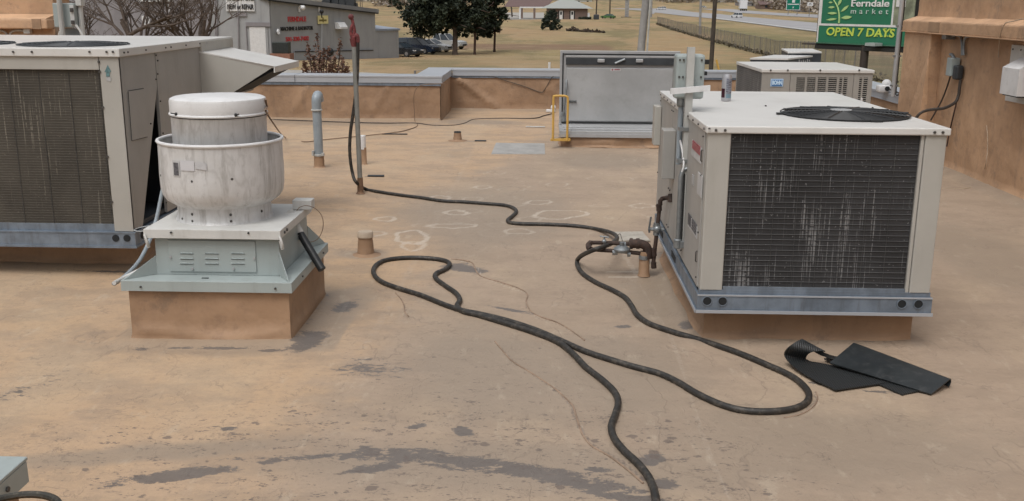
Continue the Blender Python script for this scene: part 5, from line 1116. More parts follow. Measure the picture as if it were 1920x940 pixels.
# ================================================================== rubber mats
def mats():
    t = NT('ribbed_rubber'); w_ = t.n('ShaderNodeTexWave'); w_.inputs['Scale'].default_value = 28; w_.bands_direction = 'X'; t.l(t.coords(), w_.inputs['Vector'])
    t.color(t.mix(t.ramp(w_.outputs['Fac'], .2, .8), (.013, .015, .016), (.027, .030, .031))); t.b.inputs['Roughness'].default_value = .5; t.bump(w_.outputs['Fac'], .003); rib = t.m
    smo = basic('smooth_rubber', (.017, .021, .023), .42, var=.2, scale=8, dirt=(.10, .10, .10), dirtamt=.35)
    def sheet(rows, th, name, mat, parent=None, loc=None):
        mb = MB(); g = [[Vector(p) for p in r_] for r_ in rows]; nr = len(g); nc = len(g[0])
        top = [[mb.bm.verts.new(p) for p in r_] for r_ in g]; bot = []
        for i in range(nr):
            rr = []
            for j in range(nc):
                a = g[min(i+1, nr-1)][j]-g[max(i-1, 0)][j]; b = g[i][min(j+1, nc-1)]-g[i][max(j-1, 0)]; n_ = a.cross(b)
                if n_.length < 1e-9: n_ = Vector((0, 0, 1))
                rr.append(mb.bm.verts.new(g[i][j]-n_.normalized()*th))
            bot.append(rr)
        for i in range(nr-1):
            for j in range(nc-1): mb._f([top[i][j], top[i][j+1], top[i+1][j+1], top[i+1][j]]); mb._f([bot[i][j], bot[i+1][j], bot[i+1][j+1], bot[i][j+1]])
        for i in range(nr-1): mb._f([top[i][0], top[i+1][0], bot[i+1][0], bot[i][0]]); mb._f([top[i][-1], bot[i][-1], bot[i+1][-1], top[i+1][-1]])
        for j in range(nc-1): mb._f([top[0][j], bot[0][j], bot[0][j+1], top[0][j+1]]); mb._f([top[-1][j], top[-1][j+1], bot[-1][j+1], bot[-1][j]])
        return mb.build(name, mat, parent, True, loc=loc, ang=50)
    def interp(nearp, farp, n=8):
        N = smoothpath(nearp, 6); Fp = smoothpath(farp, 6)
        return [[a.lerp(b, i/n) for i in range(n+1)] for a, b in zip(N, Fp)]
    z = .009
    # curled strip: lies ribbed on the roof, curls up at its left end and over to the right
    near = [atz(1566, 733, z), atz(1548, 724, z), atz(1530, 716, z+.003), atz(1500, 698, z+.008), atz(1478, 679, .03), atz(1470, 664, .06), atz(1477, 652, .105), atz(1490, 643, .125), atz(1503, 637, .13)]
    far = [atz(1668, 719, z), atz(1625, 703, z), atz(1585, 692, z), atz(1540, 683, z), atz(1518, 679, .014), atz(1511, 672, .03), atz(1516, 662, .075), atz(1530, 659, .085), atz(1547, 660, .08)]
    o = sheet(interp(near, far), .006, 'rubber_mat', rib, loc=tuple(atz(1560, 700))); tag(o, 'black ribbed rubber mat curled up at its left end, beside the hose', 'mat')
    near = [atz(1503, 637, .13), atz(1512, 641, .125), atz(1530, 650, .10), atz(1545, 661, .07), atz(1560, 668, .03), atz(1575, 672, .012)]
    far = [atz(1500, 640, .12), atz(1512, 650, .10), atz(1528, 660, .07), atz(1544, 668, .05), atz(1555, 674, .03), atz(1570, 677, .01)]
    sheet(interp(near, far, 3), .006, 'curl_edge', rib, o)
    # folded sheet
    A, B, C, D = atz(1600, 643, .075), atz(1781, 711, .05), atz(1746, 739, .012), atz(1556, 680, .04)
    N = 12
    rows = []
    bot = [atz(1590, 668, z+.002), atz(1779, 718, z+.004), atz(1724, 734, z+.001), atz(1548, 674, z+.008)]
    for i in range(N+1):
        t_ = i/N; rows.append([D.lerp(A, j/8).lerp(C.lerp(B, j/8), t_)+Vector((0, 0, .012*math.sin(math.pi*t_)*math.sin(math.pi*j/8))) for j in range(9)])
    o = sheet(rows, .006, 'folded_rubber_mat', smo, loc=tuple(atz(1660, 700))); tag(o, 'smooth black rubber mat folded over on itself, lying right of the curled mat', 'mat')
    rows = []
    D2, C2 = atz(1545, 672, .022), atz(1692, 740, z)
    for i in range(N+1):
        t_ = i/N; a = D2.lerp(C2, t_); b = atz(1600, 664, z+.004).lerp(atz(1738, 729, z+.002), t_); rows.append([a.lerp(b, j/6) for j in range(7)])
    sheet(rows, .006, 'under_layer', rib, o)
    # rounded fold at the right end
    rows = []
    for i in range(9):
        a = math.pi*i/8; rows.append([B.lerp(A, j*1.0)+Vector((.018*math.sin(a), .022*math.sin(a), -.020*(1-math.cos(a)))) for j in (0, .25, .5, .75, 1)])
    sheet(rows, .005, 'fold_edge', smo, o)
mats()

# ================================================================== condensing unit with louvers, and two small units behind
def louver_unit():
    Y = 10.0; A = aty(1430, 130, Y); B = aty(1638, 129, Y); x0, x1, zt = A.x, B.x, A.z; y1 = 11.32
    u = thing('louvered_condensing_unit', (x0, Y, 0), 'grey condensing unit with slotted louvers and a small blue badge behind the beige unit', 'condensing unit')
    q = MB(); q.box(x0+.012, x1-.012, Y+.03, y1-.01, .2, zt-.03); q.build('core', MAT['dark'], u)
    q = MB(); q.box(x0-.01, x1+.01, Y-.01, y1, zt-.032, zt, .004); top = q.build('top_panel', MAT['top'], u)
    bb = MB(); bolts(bb, [aty(px, py, Y-.01) for px, py in ((1445, 132), (1477, 132), (1538, 132), (1611, 132))], .010); bb.build('lid_screws', MAT['bolt'], top)
    q = MB(); q.box(x0, x1, Y+.02, y1, .12, .22); q.build('base', MAT['galv'], u)
    q = MB(); [q.box(a, b, Y+.05, y1-.05, 0, .12) for a, b in ((x0+.05, x0+.2), (x1-.2, x1-.05))]; q.build('support_rails', MAT['memb'], u)
    xa = aty(1482, 150, Y).x; xb = aty(1601, 150, Y).x
    q = MB(); q.box(x0, xa-.004, Y, Y+.028, .2, zt-.034, .002); q.build('service_panel', MAT['unitgrey'], u)
    # blue badge
    b0, b1 = aty(1445, 148, Y), aty(1468, 163, Y); q = MB(); q.box(b0.x, b1.x, Y-.006, Y-.001, b1.z, b0.z, .004); bd = q.build('badge', MAT['ltblue'], u)
    w = (b1.x-b0.x); h = (b0.z-b1.z); cxx, czz = (b0.x+b1.x)/2, (b0.z+b1.z)/2
    q = MB(); q.box(b0.x+w*.09, b1.x-w*.09, Y-.009, Y-.0062, b1.z+h*.12, b0.z-h*.12); q.build('badge_field', MAT['blue'], bd)
    q = MB(); q.text('BOHN', Matrix.Translation((cxx, Y-.0105, czz)) @ Matrix.Rotation(math.pi/2, 4, 'X'), h*.70, .002, .003, sx=.62); q.build('badge_lettering', MAT['ltblue2'], bd)
    # louvered panel: uprights and slats in front of the dark core
    def panel(xL, xR_, cols, name):
        q = MB(); z0, z1 = .2, zt-.034; zs1 = zt-.075; zs0 = .30; wcol = (xR_-xL-.08); n = len(cols)
        q.box(xL, xR_, Y+.002, Y+.02, zs1, z1); q.box(xL, xR_, Y+.002, Y+.02, z0, zs0)
        edges = [xL]+[v for c in cols for v in c]+[xR_]
        for a, b in zip(edges[0::2], edges[1::2]): q.box(a, b, Y+.002, Y+.02, zs0, zs1)
        for a, b in cols:
            k = 39
            for i in range(k):
                zz = zs0+(zs1-zs0)*(i+.55)/k; q.hexa([(a, Y+.0025, zz-.004), (b, Y+.0025, zz-.004), (b, Y+.019, zz+.001), (a, Y+.019, zz+.001), (a, Y+.0025, zz+.003), (b, Y+.0025, zz+.003), (b, Y+.019, zz+.004), (a, Y+.019, zz+.004)])
        q.build(name, MAT['unitgrey'], u)
    X = lambda px: aty(px, 145, Y).x
    panel(xa, xb-.004, [(X(1494), X(1510)), (X(1514), X(1530)), (X(1534), X(1550)), (X(1554), X(1570)), (X(1574.5), X(1580)), (X(1582.5), X(1590))], 'louvered_panel')
    panel(xb, x1, [(X(1612), X(1617)), (X(1620), X(1628))], 'louvered_corner_panel')
    q = MB(); q.tube([(X(1580), Y+.01, .78), (X(1581), Y+.008, .9)], .012, 8); q.tube([(X(1620), Y-.004, .72), (X(1619), Y-.004, .86)], .010, 8); q.build('white_stain', MAT['white'], u)
    q = MB(); q.box(x0+.0, x0+.011, Y+.03, y1-.02, .22, zt-.034); q.build('coil_side', MAT['coilG'], u)
    q = MB(); q.box(x0-.004, x0+.012, y1-.02, y1-.004, .2, zt-.034); q.build('corner_strip', MAT['unitgrey'], u)
    q = MB(); q.box(x1-.011, x1, Y+.03, y1-.02, .22, zt-.034); q.build('side_panel', MAT['unitgrey'], u)
MAT['unitgrey'] = basic('unit_grey_paint', (.30, .285, .26), .5, var=.06, dirt=(.17, .15, .13), dirtamt=.25, streak=True)
MAT['coilG'] = coil_mat('dusty_grey_coil', (.13, .125, .12), (.3, .29, .28), 50., .92, 30.)
MAT['ltblue'] = basic('pale_blue_plastic', (.42, .56, .72), .4, var=.03); MAT['ltblue2'] = basic('light_blue_letters', (.55, .72, .86), .4, var=.03); MAT['blue'] = basic('blue_plastic', (.03, .16, .42), .4, var=.05)
louver_unit()
def small_units():
    def unit(P, z, zb, label, print_):
        pts = [atz(px, py, z) for px, py in P]; c = sum(pts, Vector())/4
        u = thing('small_condensing_unit', (c.x, c.y, 0), label, 'condensing unit', 'small dark units behind the louvered unit')
        q = MB(); ins = [c+(p-c)*.985 for p in pts]; q.hexa([(p.x, p.y, zb) for p in ins]+[(p.x, p.y, z-.022) for p in ins]); bd = q.build('casing', MAT['charcoal'], u)
        q = MB(); q.hexa([(p.x, p.y, z-.022) for p in pts]+[(p.x, p.y, z) for p in pts]); q.build('top_panel', MAT['top'], u)
        q = MB(); k = [c+(p-c)*.8 for p in pts]; q.hexa([(p.x, p.y, 0) for p in k]+[(p.x, p.y, zb) for p in k]); q.build('plinth', MAT['memb'], u)
        if print_:
            a, b = pts[1], pts[2]; d = (b-a).normalized(); n_ = Vector((d.y, -d.x, 0)); w = (b-a).length
            M = Matrix(((d.x, 0, -n_.x*-1, 0), (d.y, 0, -n_.y*-1, 0), (0, 1, 0, 0), (0, 0, 0, 1)))
            q = MB()
            for i, hh in enumerate((1, .6, .8, .5, .9, .6)):
                p = a+d*(w*(.42+i*.085))+n_*.004; q.hexa([tuple(p+d*o_+n_*t_+Vector((0, 0, zz))) for zz in (-.085, -.085+.05*hh) for o_, t_ in ((0, 0), (.03, 0), (.03, .004), (0, .004))])
            q.build('faded_lettering', MAT['lgrey'], bd)
    unit([(1406, 109), (1477.5, 110), (1524, 104.5), (1452, 103)], 1.0, .3, 'small dark condensing unit with a pale top and faded lettering, the nearer of two', True)
    unit([(1477.5, 97.5), (1541, 97.5), (1523, 91.5), (1465, 91.2)], 1.05, .3, 'small dark condensing unit with a pale top, farther of two, nearest the green sign', False)
small_units()

# ================================================================== bottom left: flashed curb corner and round bucket
def corner_left():
    z = .30; c = atz(53, 868, z); 
    u = thing('flashed_curb', (c.x, c.y, 0), 'corner of a metal-flashed curb at the bottom left edge', 'curb')
    P = [atz(53, 850, z), atz(-160, 835, z), atz(-200, 1040, z), atz(0, 905, z)]
    # rectangle aligned to the building
    x1 = atz(52, 856, z).x; y1 = atz(52, 856, z).y; x0 = x1-.9; y0 = y1-.75
    curb_mesh(x0+.03, x1-.03, y0+.03, y1-.03, z-.05, 6).build('curb', MAT['memb'], u, True)
    q = MB(); q.box(x0, x1, y0, y1, z-.012, z, .003); q.box(x1-.008, x1, y0, y1-.01, z-.085, z-.013); q.box(x0, x1-.01, y1-.008, y1, z-.085, z-.013); q.box(x0, x1-.01, y0, y0+.008, z-.085, z-.013); fl = q.build('metal_flange', MAT['greymetal'], u)
    q = MB(); q.box(x0, x1-.10, y0+.10, y1-.012, z, z+.012); q.build('dark_pad', MAT['gravel'], u)
    bb = MB(); bolts(bb, [(x1, y1-.14, z-.045), (x1, y1-.5, z-.045)], .009, 'x'); bb.build('flange_screw', MAT['bolt'], fl)
MAT['gravel'] = basic('speckled_pad', (.06, .065, .065), .9, var=.5, scale=50, dirt=(.4, .4, .4), dirtamt=.6)
corner_left()
def bucket():
    Z0 = .315; H = .16; c = atz(20, 968, Z0+H); r = .115
    u = thing('bucket', (c.x, c.y, 0), 'round amber bucket with a dark worn rim at the bottom left corner', 'bucket')
    q = MB(); q.lathe((c.x, c.y, Z0), [(r*.84, 0), (r*.97, H-.02), (r*.93, H-.02), (r*.90, H-.07)], 40, True, False); q.build('body', MAT['amber'], u, True)
    q = MB(); q.ring((c.x, c.y, Z0+H), r, .010, 48, 8); q.ring((c.x, c.y, Z0+H-.03), r*.99, .006, 48, 8); q.build('rim', MAT['rimw'], u, True)
    q = MB(); flat_disc(q, (c.x, c.y, Z0+H-.055), r*.9, 40, .01); q.build('contents', MAT['amber'], u)
MAT['amber'] = basic('amber_plastic', (.40, .19, .045), .4, var=.25, scale=14, dirt=(.12, .06, .03), dirtamt=.4); MAT['rimw'] = basic('worn_dark_rim', (.03, .028, .022), .5, var=.3, scale=30, dirt=(.2, .17, .12), dirtamt=.6)
bucket()

# ================================================================== background: grey workshop
class Plane:
    def __init__(s, p0, d):   # vertical plane through p0 along horizontal d (towards the right of the picture)
        s.p = np.array([p0[0], p0[1], 0.]); s.d = np.array([d[0], d[1], 0.]); s.d /= np.linalg.norm(s.d); s.n = np.array([s.d[1], -s.d[0], 0.])
    def __call__(s, px, py, off=0.):
        r_ = ray(px, py); t = ((s.p+s.n*off-CP)@s.n)/(r_@s.n); return Vector(CP+r_*t)
    def at(s, u, z, off=0.): q = s.p+s.d*u+s.n*off; return Vector((q[0], q[1], z))
    def u(s, v): return (np.array(v)-s.p)@s.d
    def mat(s, c): return Matrix(((s.d[0], 0, s.n[0], c[0]), (s.d[1], 0, s.n[1], c[1]), (0, 1, 0, c[2]), (0, 0, 0, 1)))
    def slab(s, mb, u0, u1, z0, z1, o0, o1):
        f = lambda u_, z, o: tuple(s.at(u_, z, o)); mb.hexa([f(u0, z0, o1), f(u1, z0, o1), f(u1, z0, o0), f(u0, z0, o0), f(u0, z1, o1), f(u1, z1, o1), f(u1, z1, o0), f(u0, z1, o0)])
    def pxslab(s, mb, x0, y0, x1, y1, o0, o1):
        a = s(x0, y0); b = s(x1, y1); s.slab(mb, s.u(a), s.u(b), min(a.z, b.z), max(a.z, b.z), o0, o1)
MAT['wallgrey'] = basic('grey_workshop_wall', (.33, .335, .34), .8, var=.06, scale=.5, dirt=(.09, .09, .09), dirtamt=.25, streak=True)
MAT['wallgrey2'] = basic('dark_grey_block_wall', (.25, .235, .245), .85, var=.12, scale=.8, dirt=(.20, .18, .18), dirtamt=.35)
MAT['roofgrey'] = basic('workshop_roof_edge', (.22, .225, .235), .5, var=.08, scale=.6)
MAT['signyel'] = basic('pale_yellow_sign', (.72, .64, .30), .5, var=.05); MAT['signred'] = basic('red_letters', (.50, .045, .05), .5, var=.1); MAT['signblk'] = basic('black_letters', (.012, .012, .014), .5)
C0 = Vector((aty(507, 60, 77.6).x, 77.6, 0)); BD = Vector((aty(703, 60, 92).x-C0.x, 92-77.6, 0)).normalized()
PA = Plane(C0, (1, -.02)); PB = Plane(C0, BD)
def workshop():
    w = thing('grey_workshop', (C0.x, C0.y, -3.4), 'long grey workshop building with red and black lettering on its side wall', 'building')
    g0 = -4.2
    e0 = PB(507, -1); e1 = PB(703, 24); a1 = PB(748, 57)
    depth = 11.
    # main body: polygon of side wall, extruded inwards
    q = MB(); inn = -Vector(PB.n)*depth
    q.prism([PB.at(0, g0), PB.at(PB.u(e1), g0), e1, e0], inn); q.build('side_wall', MAT['wallgrey'], w)
    q = MB(); up = Vector((0, 0, .30)); o = Vector(PB.n)*.25; d = Vector(PB.d)*.5
    q.prism([e0-d+o-Vector((0, 0, .02)), e1+d*.6+o-Vector((0, 0, .02)), e1+d*.6+o+up, e0-d+o+up], inn-o*1.2); q.build('roof', MAT['roofgrey'], w)
    q = MB(); q.prism([e0-d+o*.9-Vector((0, 0, .12)), e1+d*.5+o*.9-Vector((0, 0, .12)), e1+d*.5+o*.9-Vector((0, 0, .025)), e0-d+o*.9-Vector((0, 0, .025))], -o*.5); q.build('eave_trim', MAT['signblk'], w)
    # low lean-to at the end
    t0 = PB(703, 48); q = MB(); u1 = PB.u(e1)+.02; ua = PB.u(a1)
    q.prism([PB.at(u1, g0-1, -.05), PB.at(ua, g0-1.2, -.05), PB.at(ua, a1.z, -.05), PB.at(u1, a1.z, -.05)], -Vector(PB.n)*6); q.build('lean_to_wall', MAT['wallgrey'], w)
    q = MB(); q.prism([PB.at(u1, a1.z, 0), PB.at(ua+.15, a1.z, .1), PB.at(ua+.15, a1.z+.12, .1), PB.at(u1, a1.z+.12, 0)], -Vector(PB.n)*.2)
    q.prism([PB.at(u1, a1.z+.125, 0), PB.at(ua+.15, a1.z+.125, 0), PB.at(ua+.15, a1.z+.135, -6), PB.at(u1, a1.z+1.1, -6)], (0, 0, .05)); q.build('lean_to_roof', MAT['lean'], w)
    # foundation band
    q = MB(); a = PB(550, 98); b = PB(697, 95); q.prism([PB.at(PB.u(a), g0, .02), PB.at(PB.u(b), g0, .02), b+Vector(PB.n)*.02, a+Vector(PB.n)*.02], Vector(PB.n)*.12); q.build('plinth_band', MAT['wallgrey'], w)
    q = MB(); q.prism([a+Vector(PB.n)*.14, b+Vector(PB.n)*.14, b+Vector(PB.n)*.14+Vector((0, 0, .07)), a+Vector(PB.n)*.14+Vector((0, 0, .07))], Vector(PB.n)*.05); q.build('band_trim', MAT['signblk'], w)
    # lettering, letter rows measured on the wall
    def row(txt, x0, y0, x1, y1, mat, name):
        A = PB(x0, (y0+y1)/2, .03); B = PB(x1, (y0+y1)/2-.6, .03); wd = (B-A).length; h = PB(x0, y0).z-PB(x0, y1).z
        q = MB(); q.text(txt, Matrix.Identity(4), 1, .05, .02); xs = [v.co.x for v in q.bm.verts]; ys = [v.co.y for v in q.bm.verts]
        sx = wd/(max(xs)-min(xs)); sy = h/(max(ys)-min(ys)); cx = (max(xs)+min(xs))/2; cy = (max(ys)+min(ys))/2
        q.bm.transform(PB.mat((A+B)/2) @ Matrix.Diagonal((sx, sy, 1, 1)) @ Matrix.Translation((-cx, -cy, 0))); q.build(name, mat, w)
    row('FERNDALE', 540, 31.5, 574, 41, MAT['signred'], 'red_lettering'); row('MACHINE & RADIATOR', 526.5, 50, 587, 57.5, MAT['signblk'], 'black_lettering'); row('501-330-7402', 536, 69, 579, 77.5, MAT['signred'], 'phone_lettering')
    # yellow sign, lamps, vent
    q = MB(); PB.pxslab(q, 594, 29.5, 613.5, 44.5, .06, .12); s = q.build('yellow_sign', MAT['signyel'], w)
    q = MB(); PB.pxslab(q, 596, 37, 610, 40, .121, .13); PB.pxslab(q, 602, 33, 604.5, 42, .131, .135); q.build('sign_lettering', MAT['signolive'], s)
    q = MB(); q.tube([PB(604, 45, .25), PB(603, 104, .25)], .05, 6); q.build('sign_post', MAT['wallgrey'], w)
    q = MB(); PB.pxslab(q, 558, 13, 561, 23, .02, .12); q.tube(smoothpath([PB(560, 16, .2), PB(563, 12, .5), PB(567, 11, .8)]), .04, 6); c = PB(568, 15, .8); q.ball(c, .2, 8); q.build('wall_lamp', MAT['white'], w, True)
    q = MB(); PB.pxslab(q, 595, 13, 598, 22, .02, .12); c = PB(603, 22, .6); q.build('wall_lamp', MAT['white'], w)
    q = MB(); q.ball(c, .18, 8); q.tube([c, c+Vector((0, 0, -.5))], .05, 6); q.build('lamp_head', MAT['signblk'], w)
    q = MB(); q.tube([PB(521.5, 56, .1), PB(521, 60, .15), PB(523, 64, .2)], .12, 6); q.build('wall_lamp', MAT['white'], w)
    q = MB(); a = PB(627, 42); b = PB(641, 54); u0, u1_ = PB.u(a), PB.u(b); q.prism([PB.at(u0, b.z, .02), PB.at(u0, a.z, .02), PB.at(u0, a.z, .3), PB.at(u0, b.z+.15, .6), PB.at(u0, b.z, .6)], Vector(PB.d)*(u1_-u0)); q.build('vent_hood', MAT['white'], w)
    q = MB(); c = PB(618, 93, .15); q.ball(c+Vector((0, 0, -.2)), .35, 8); q.build('gas_meter', MAT['signblk'], w)
    # front wing
    zt = PA(470, -14).z
    q = MB(); ul = PA.u(PA(395, 50)); q.prism([PA.at(ul, g0), PA.at(0, g0), PA.at(0, e0.z), PA.at(ul, e0.z+1.5)], -Vector(PA.n)*10); q.build('front_wall', MAT['wallgrey'], w)
    q = MB(); ul2 = PA.u(PA(120, 50)); q.prism([PA.at(ul2, g0), PA.at(ul-.01, g0), PA.at(ul-.01, 4.2), PA.at(ul2, 4.2)], -Vector(PA.n)*9); q.build('block_wall', MAT['wallgrey2'], w)
    q = MB(); PA.pxslab(q, 262, -1, 326, 3.5, .05, .3); PA.pxslab(q, 340, -4, 352, 2, .05, .3); q.build('white_fascia', MAT['white'], w)
    q = MB(); PA.pxslab(q, 312, 31, 331, 46, .02, .07); q.build('white_panel', MAT['white'], w); q = MB(); PA.pxslab(q, 266, 30, 282, 47, .02, .07); q.build('white_panel', MAT['white'], w)
    q = MB(); PA.pxslab(q, 316, 8, 322, 22, .02, .15); q.build('wall_box', MAT['white'], w)
    # painted sign NEW or REPAIR
    q = MB(); PA.pxslab(q, 423, -16, 478.5, 21.5, .05, .12); s = q.build('painted_sign', MAT['white'], w)
    for txt, y, h in (('RADIATORS', -2, 6), ('NEW or REPAIR', 13, 8.5)):
        q = MB(); q.text(txt, Matrix.Identity(4), 1, .04, .025, spacing=.98); xs = [v.co.x for v in q.bm.verts]; ys = [v.co.y for v in q.bm.verts]
        A = PA(426, y, .14); B = PA(476, y, .14); hh = (PA(450, y-h/2).z-PA(450, y+h/2).z)*1.15
        q.bm.transform(PA.mat((A+B)/2) @ Matrix.Diagonal(((B-A).length/(max(xs)-min(xs)), hh/(max(ys)-min(ys)), 1, 1)) @ Matrix.Translation((-(max(xs)+min(xs))/2, -(max(ys)+min(ys))/2, 0))); q.build('sign_lettering', MAT['signblk'], s)
    q = MB(); PA.pxslab(q, 441, 24, 463, 31, .05, .1); n_ = q.build('small_plate', MAT['wallgrey2'], w)
    # door
    q = MB(); PA.pxslab(q, 461, 42, 507.5, 50, .02, .1); PA.pxslab(q, 461, 50.01, 467, 130, .02, .1); PA.pxslab(q, 502, 50.01, 506, 130, .02, .1); q.build('door_frame', MAT['wallgrey2'], w)
    q = MB(); PA.pxslab(q, 467.5, 50.5, 501.5, 130, .0, .04); dr = q.build('white_door', MAT['white'], w)
    for x in (403, 406, 446): q = MB(); q.tube([PA(x, -5, .1), PA(x+2, 130, .1)], .05, 6); q.build('downpipe', MAT['wallgrey2'], w)
MAT['lean'] = basic('blue_grey_roof', (.26, .29, .34), .5); MAT['signolive'] = basic('olive_letters', (.16, .13, .03), .5)
workshop()
def condenser():
    c = PB(528, 90, 1.2); base = PB(528, 100, 1.2)
    u = thing('green_condenser', (c.x, c.y, base.z), 'dark green air conditioner condenser on a pad beside the grey workshop wall', 'condenser')
    z0 = base.z; z1 = PB(528, 79, 1.2).z; s = .62
    q = MB(); q.box(c.x-s, c.x+s, c.y-s*.7, c.y+s*.7, z0, z1, .04); q.build('casing', MAT['greenac'], u)
    q = MB()
    for i in range(14): z = z0+.08+i*(z1-z0-.16)/13; q.box(c.x-s-.01, c.x+s+.01, c.y-s*.7-.012, c.y-s*.7-.002, z, z+.02)
    q.build('louvers', MAT['charcoal'], u)
    q = MB(); q.box(c.x-s-.15, c.x+s+.15, c.y-s, c.y+s, z0-2.2, z0-.01); q.build('pad', MAT['brick'], u)
MAT['greenac'] = basic('dark_green_paint', (.03, .04, .035), .5); MAT['brick'] = basic('red_clay', (.26, .13, .09), .85)
condenser()

# ================================================================== vegetation
def leaves(name, pts, size, mat, parent, flat=.0, up=0.):
    """many small leaf-clump faces; tone attribute varies per clump"""
    n = len(pts); P = np.array(pts)[:, :3]; tone = np.array(pts)[:, 3]
    a = rng.normal(size=(n, 3)); a[:, 2] *= .6; a /= np.linalg.norm(a, axis=1)[:, None]; b = np.cross(a, rng.normal(size=(n, 3))); b /= np.linalg.norm(b, axis=1)[:, None]
    s = size*rng.uniform(.5, 1.3, (n, 1)); b[:, 2] += up; 
    V = np.stack([P-a*s-b*s*.3, P+a*s*.2-b*s*.6, P+a*s+b*s*.2, P-a*s*.1+b*s*.7], 1).reshape(-1, 3)
    if parent is not None: o_ = np.array(parent.location); V = V-o_
    me = bpy.data.meshes.new(name); me.from_pydata(V.tolist(), [], np.arange(4*n).reshape(n, 4).tolist())
    at = me.attributes.new('tone', 'FLOAT', 'POINT'); at.data.foreach_set('value', np.repeat(np.clip(tone, 0, 1), 4).astype(np.float32))
    me.materials.append(mat); o = bpy.data.objects.new(name, me); link(o)
    if parent is not None: o.parent = parent
    return o
def crown_pts(c, rx, ry, rz, n, clumps, seed, cone=0., gap=.5):
    g = np.random.default_rng(seed); out = []
    cl = []
    while len(cl) < clumps:
        v = g.uniform(-1, 1, 3)
        if np.linalg.norm(v) > 1: continue
        k = 1-cone*(v[2]*.5+.5); cl.append((v[0]*rx*k, v[1]*ry*k, v[2]*rz, g.uniform(.16, .34)*min(rx, rz)*(1-.4*cone*(v[2]*.5+.5)), g.uniform(.15, .8)))
    per = n//clumps
    for x, y, z, r_, t in cl:
        v = g.normal(size=(per, 3)); v /= np.linalg.norm(v, axis=1)[:, None]; v *= r_*np.abs(g.normal(.55, .38, (per, 1))); v[:, 2] *= .75
        tn = np.clip(t+g.normal(0, .2, per), 0, 1); out += [(c[0]+x+a[0], c[1]+y+a[1], c[2]+z+a[2], k) for a, k in zip(v, tn)]
    return out
def cedar(tx, ty, trunk_w, crowns, label, seed, bark='bark', limb=True, group='cedars beside the parked cars'):
    b = atg(tx, ty); u = thing('cedar_tree', tuple(b), label, 'tree', group)
    H = 10.; q = MB(); r_ = trunk_w/2/FPX*b.y
    q.tube([(b.x, b.y, b.z-.1), (b.x, b.y, b.z+.3), (b.x+.05, b.y, b.z+2), (b.x-.1, b.y, b.z+5), (b.x, b.y, b.z+H)], r_, 10, rs=[r_*1.5, r_*1.1, r_, r_*.8, r_*.2])
    g = random.Random(seed)
    for i in range(12):
        z = b.z+g.uniform(2.2, 8); a = g.uniform(0, 6.28); L = g.uniform(1, 3); q.tube([(b.x, b.y, z), (b.x+math.cos(a)*L*.5, b.y+math.sin(a)*L*.5, z+.1), (b.x+math.cos(a)*L, b.y+math.sin(a)*L, z-.1)], .05, 5, rs=[.08, .05, .02])
    q.build('trunk', MAT[bark], u, True)
    pts = []
    for i, (px, py, rx, ry, rz, n, cl) in enumerate(crowns):
        c = aty(px, py, b.y); pts += crown_pts(c, rx, ry, rz, n, cl, seed*10+i)
    leaves('crown', pts, .15, MAT['cedar'], u); return u
cedar(853, 103, 9, [(812, 8, 3.2, 2.8, 3.2, 26000, 110), (790, 40, 2.2, 1.6, .9, 5000, 26), (815, 55, 1.6, 1.3, .5, 2000, 14), (862, 50, 1.4, 1.3, 1.1, 4500, 20), (830, -60, 2.6, 2.2, 3.0, 8000, 40)], 'largest dark cedar with a thick grey trunk, its crown spreading over the parked cars', 1)
cedar(890, 103, 4.2, [(878, 22, 2.0, 1.5, 2.4, 14000, 60), (890, 62, 1.3, 1.2, .6, 2500, 14), (895, -50, 1.2, 1.2, 2.2, 5000, 25)], 'middle cedar with a thin reddish trunk', 2, 'barkr')
cedar(927, 98, 4, [(918, 32, 1.7, 1.3, 2.1, 11000, 50), (918, 10, 1.5, 1.4, 2.0, 5000, 25), (928, -50, 1.1, 1.1, 2., 4000, 20)], 'rightmost and smallest of the three cedars', 3, 'barkr')
def bush():
    b = atg(1033, 57); u = thing('evergreen_bush', tuple(b), 'rounded dark evergreen bush standing alone in the field before the brick house', 'bush')
    q = MB(); q.tube([b, b+Vector((0, 0, 1.5))], .15, 6); q.build('trunk', MAT['bark'], u)
    s = b.y/FPX; c = Vector((b.x, b.y, b.z)); pts = crown_pts(c+Vector((0, 0, 17*s)), 18*s, 1.6, 17*s, 7000, 40, 55, .5)+crown_pts(c+Vector((0, 0, 6*s)), 24*s, 1.8, 6*s, 5000, 30, 56)+crown_pts(c+Vector((3*s, 0, 28*s)), 9*s, 1.0, 11*s, 2000, 12, 57, .3)
    leaves('crown', pts, .16, MAT['bushg'], u)
bush()
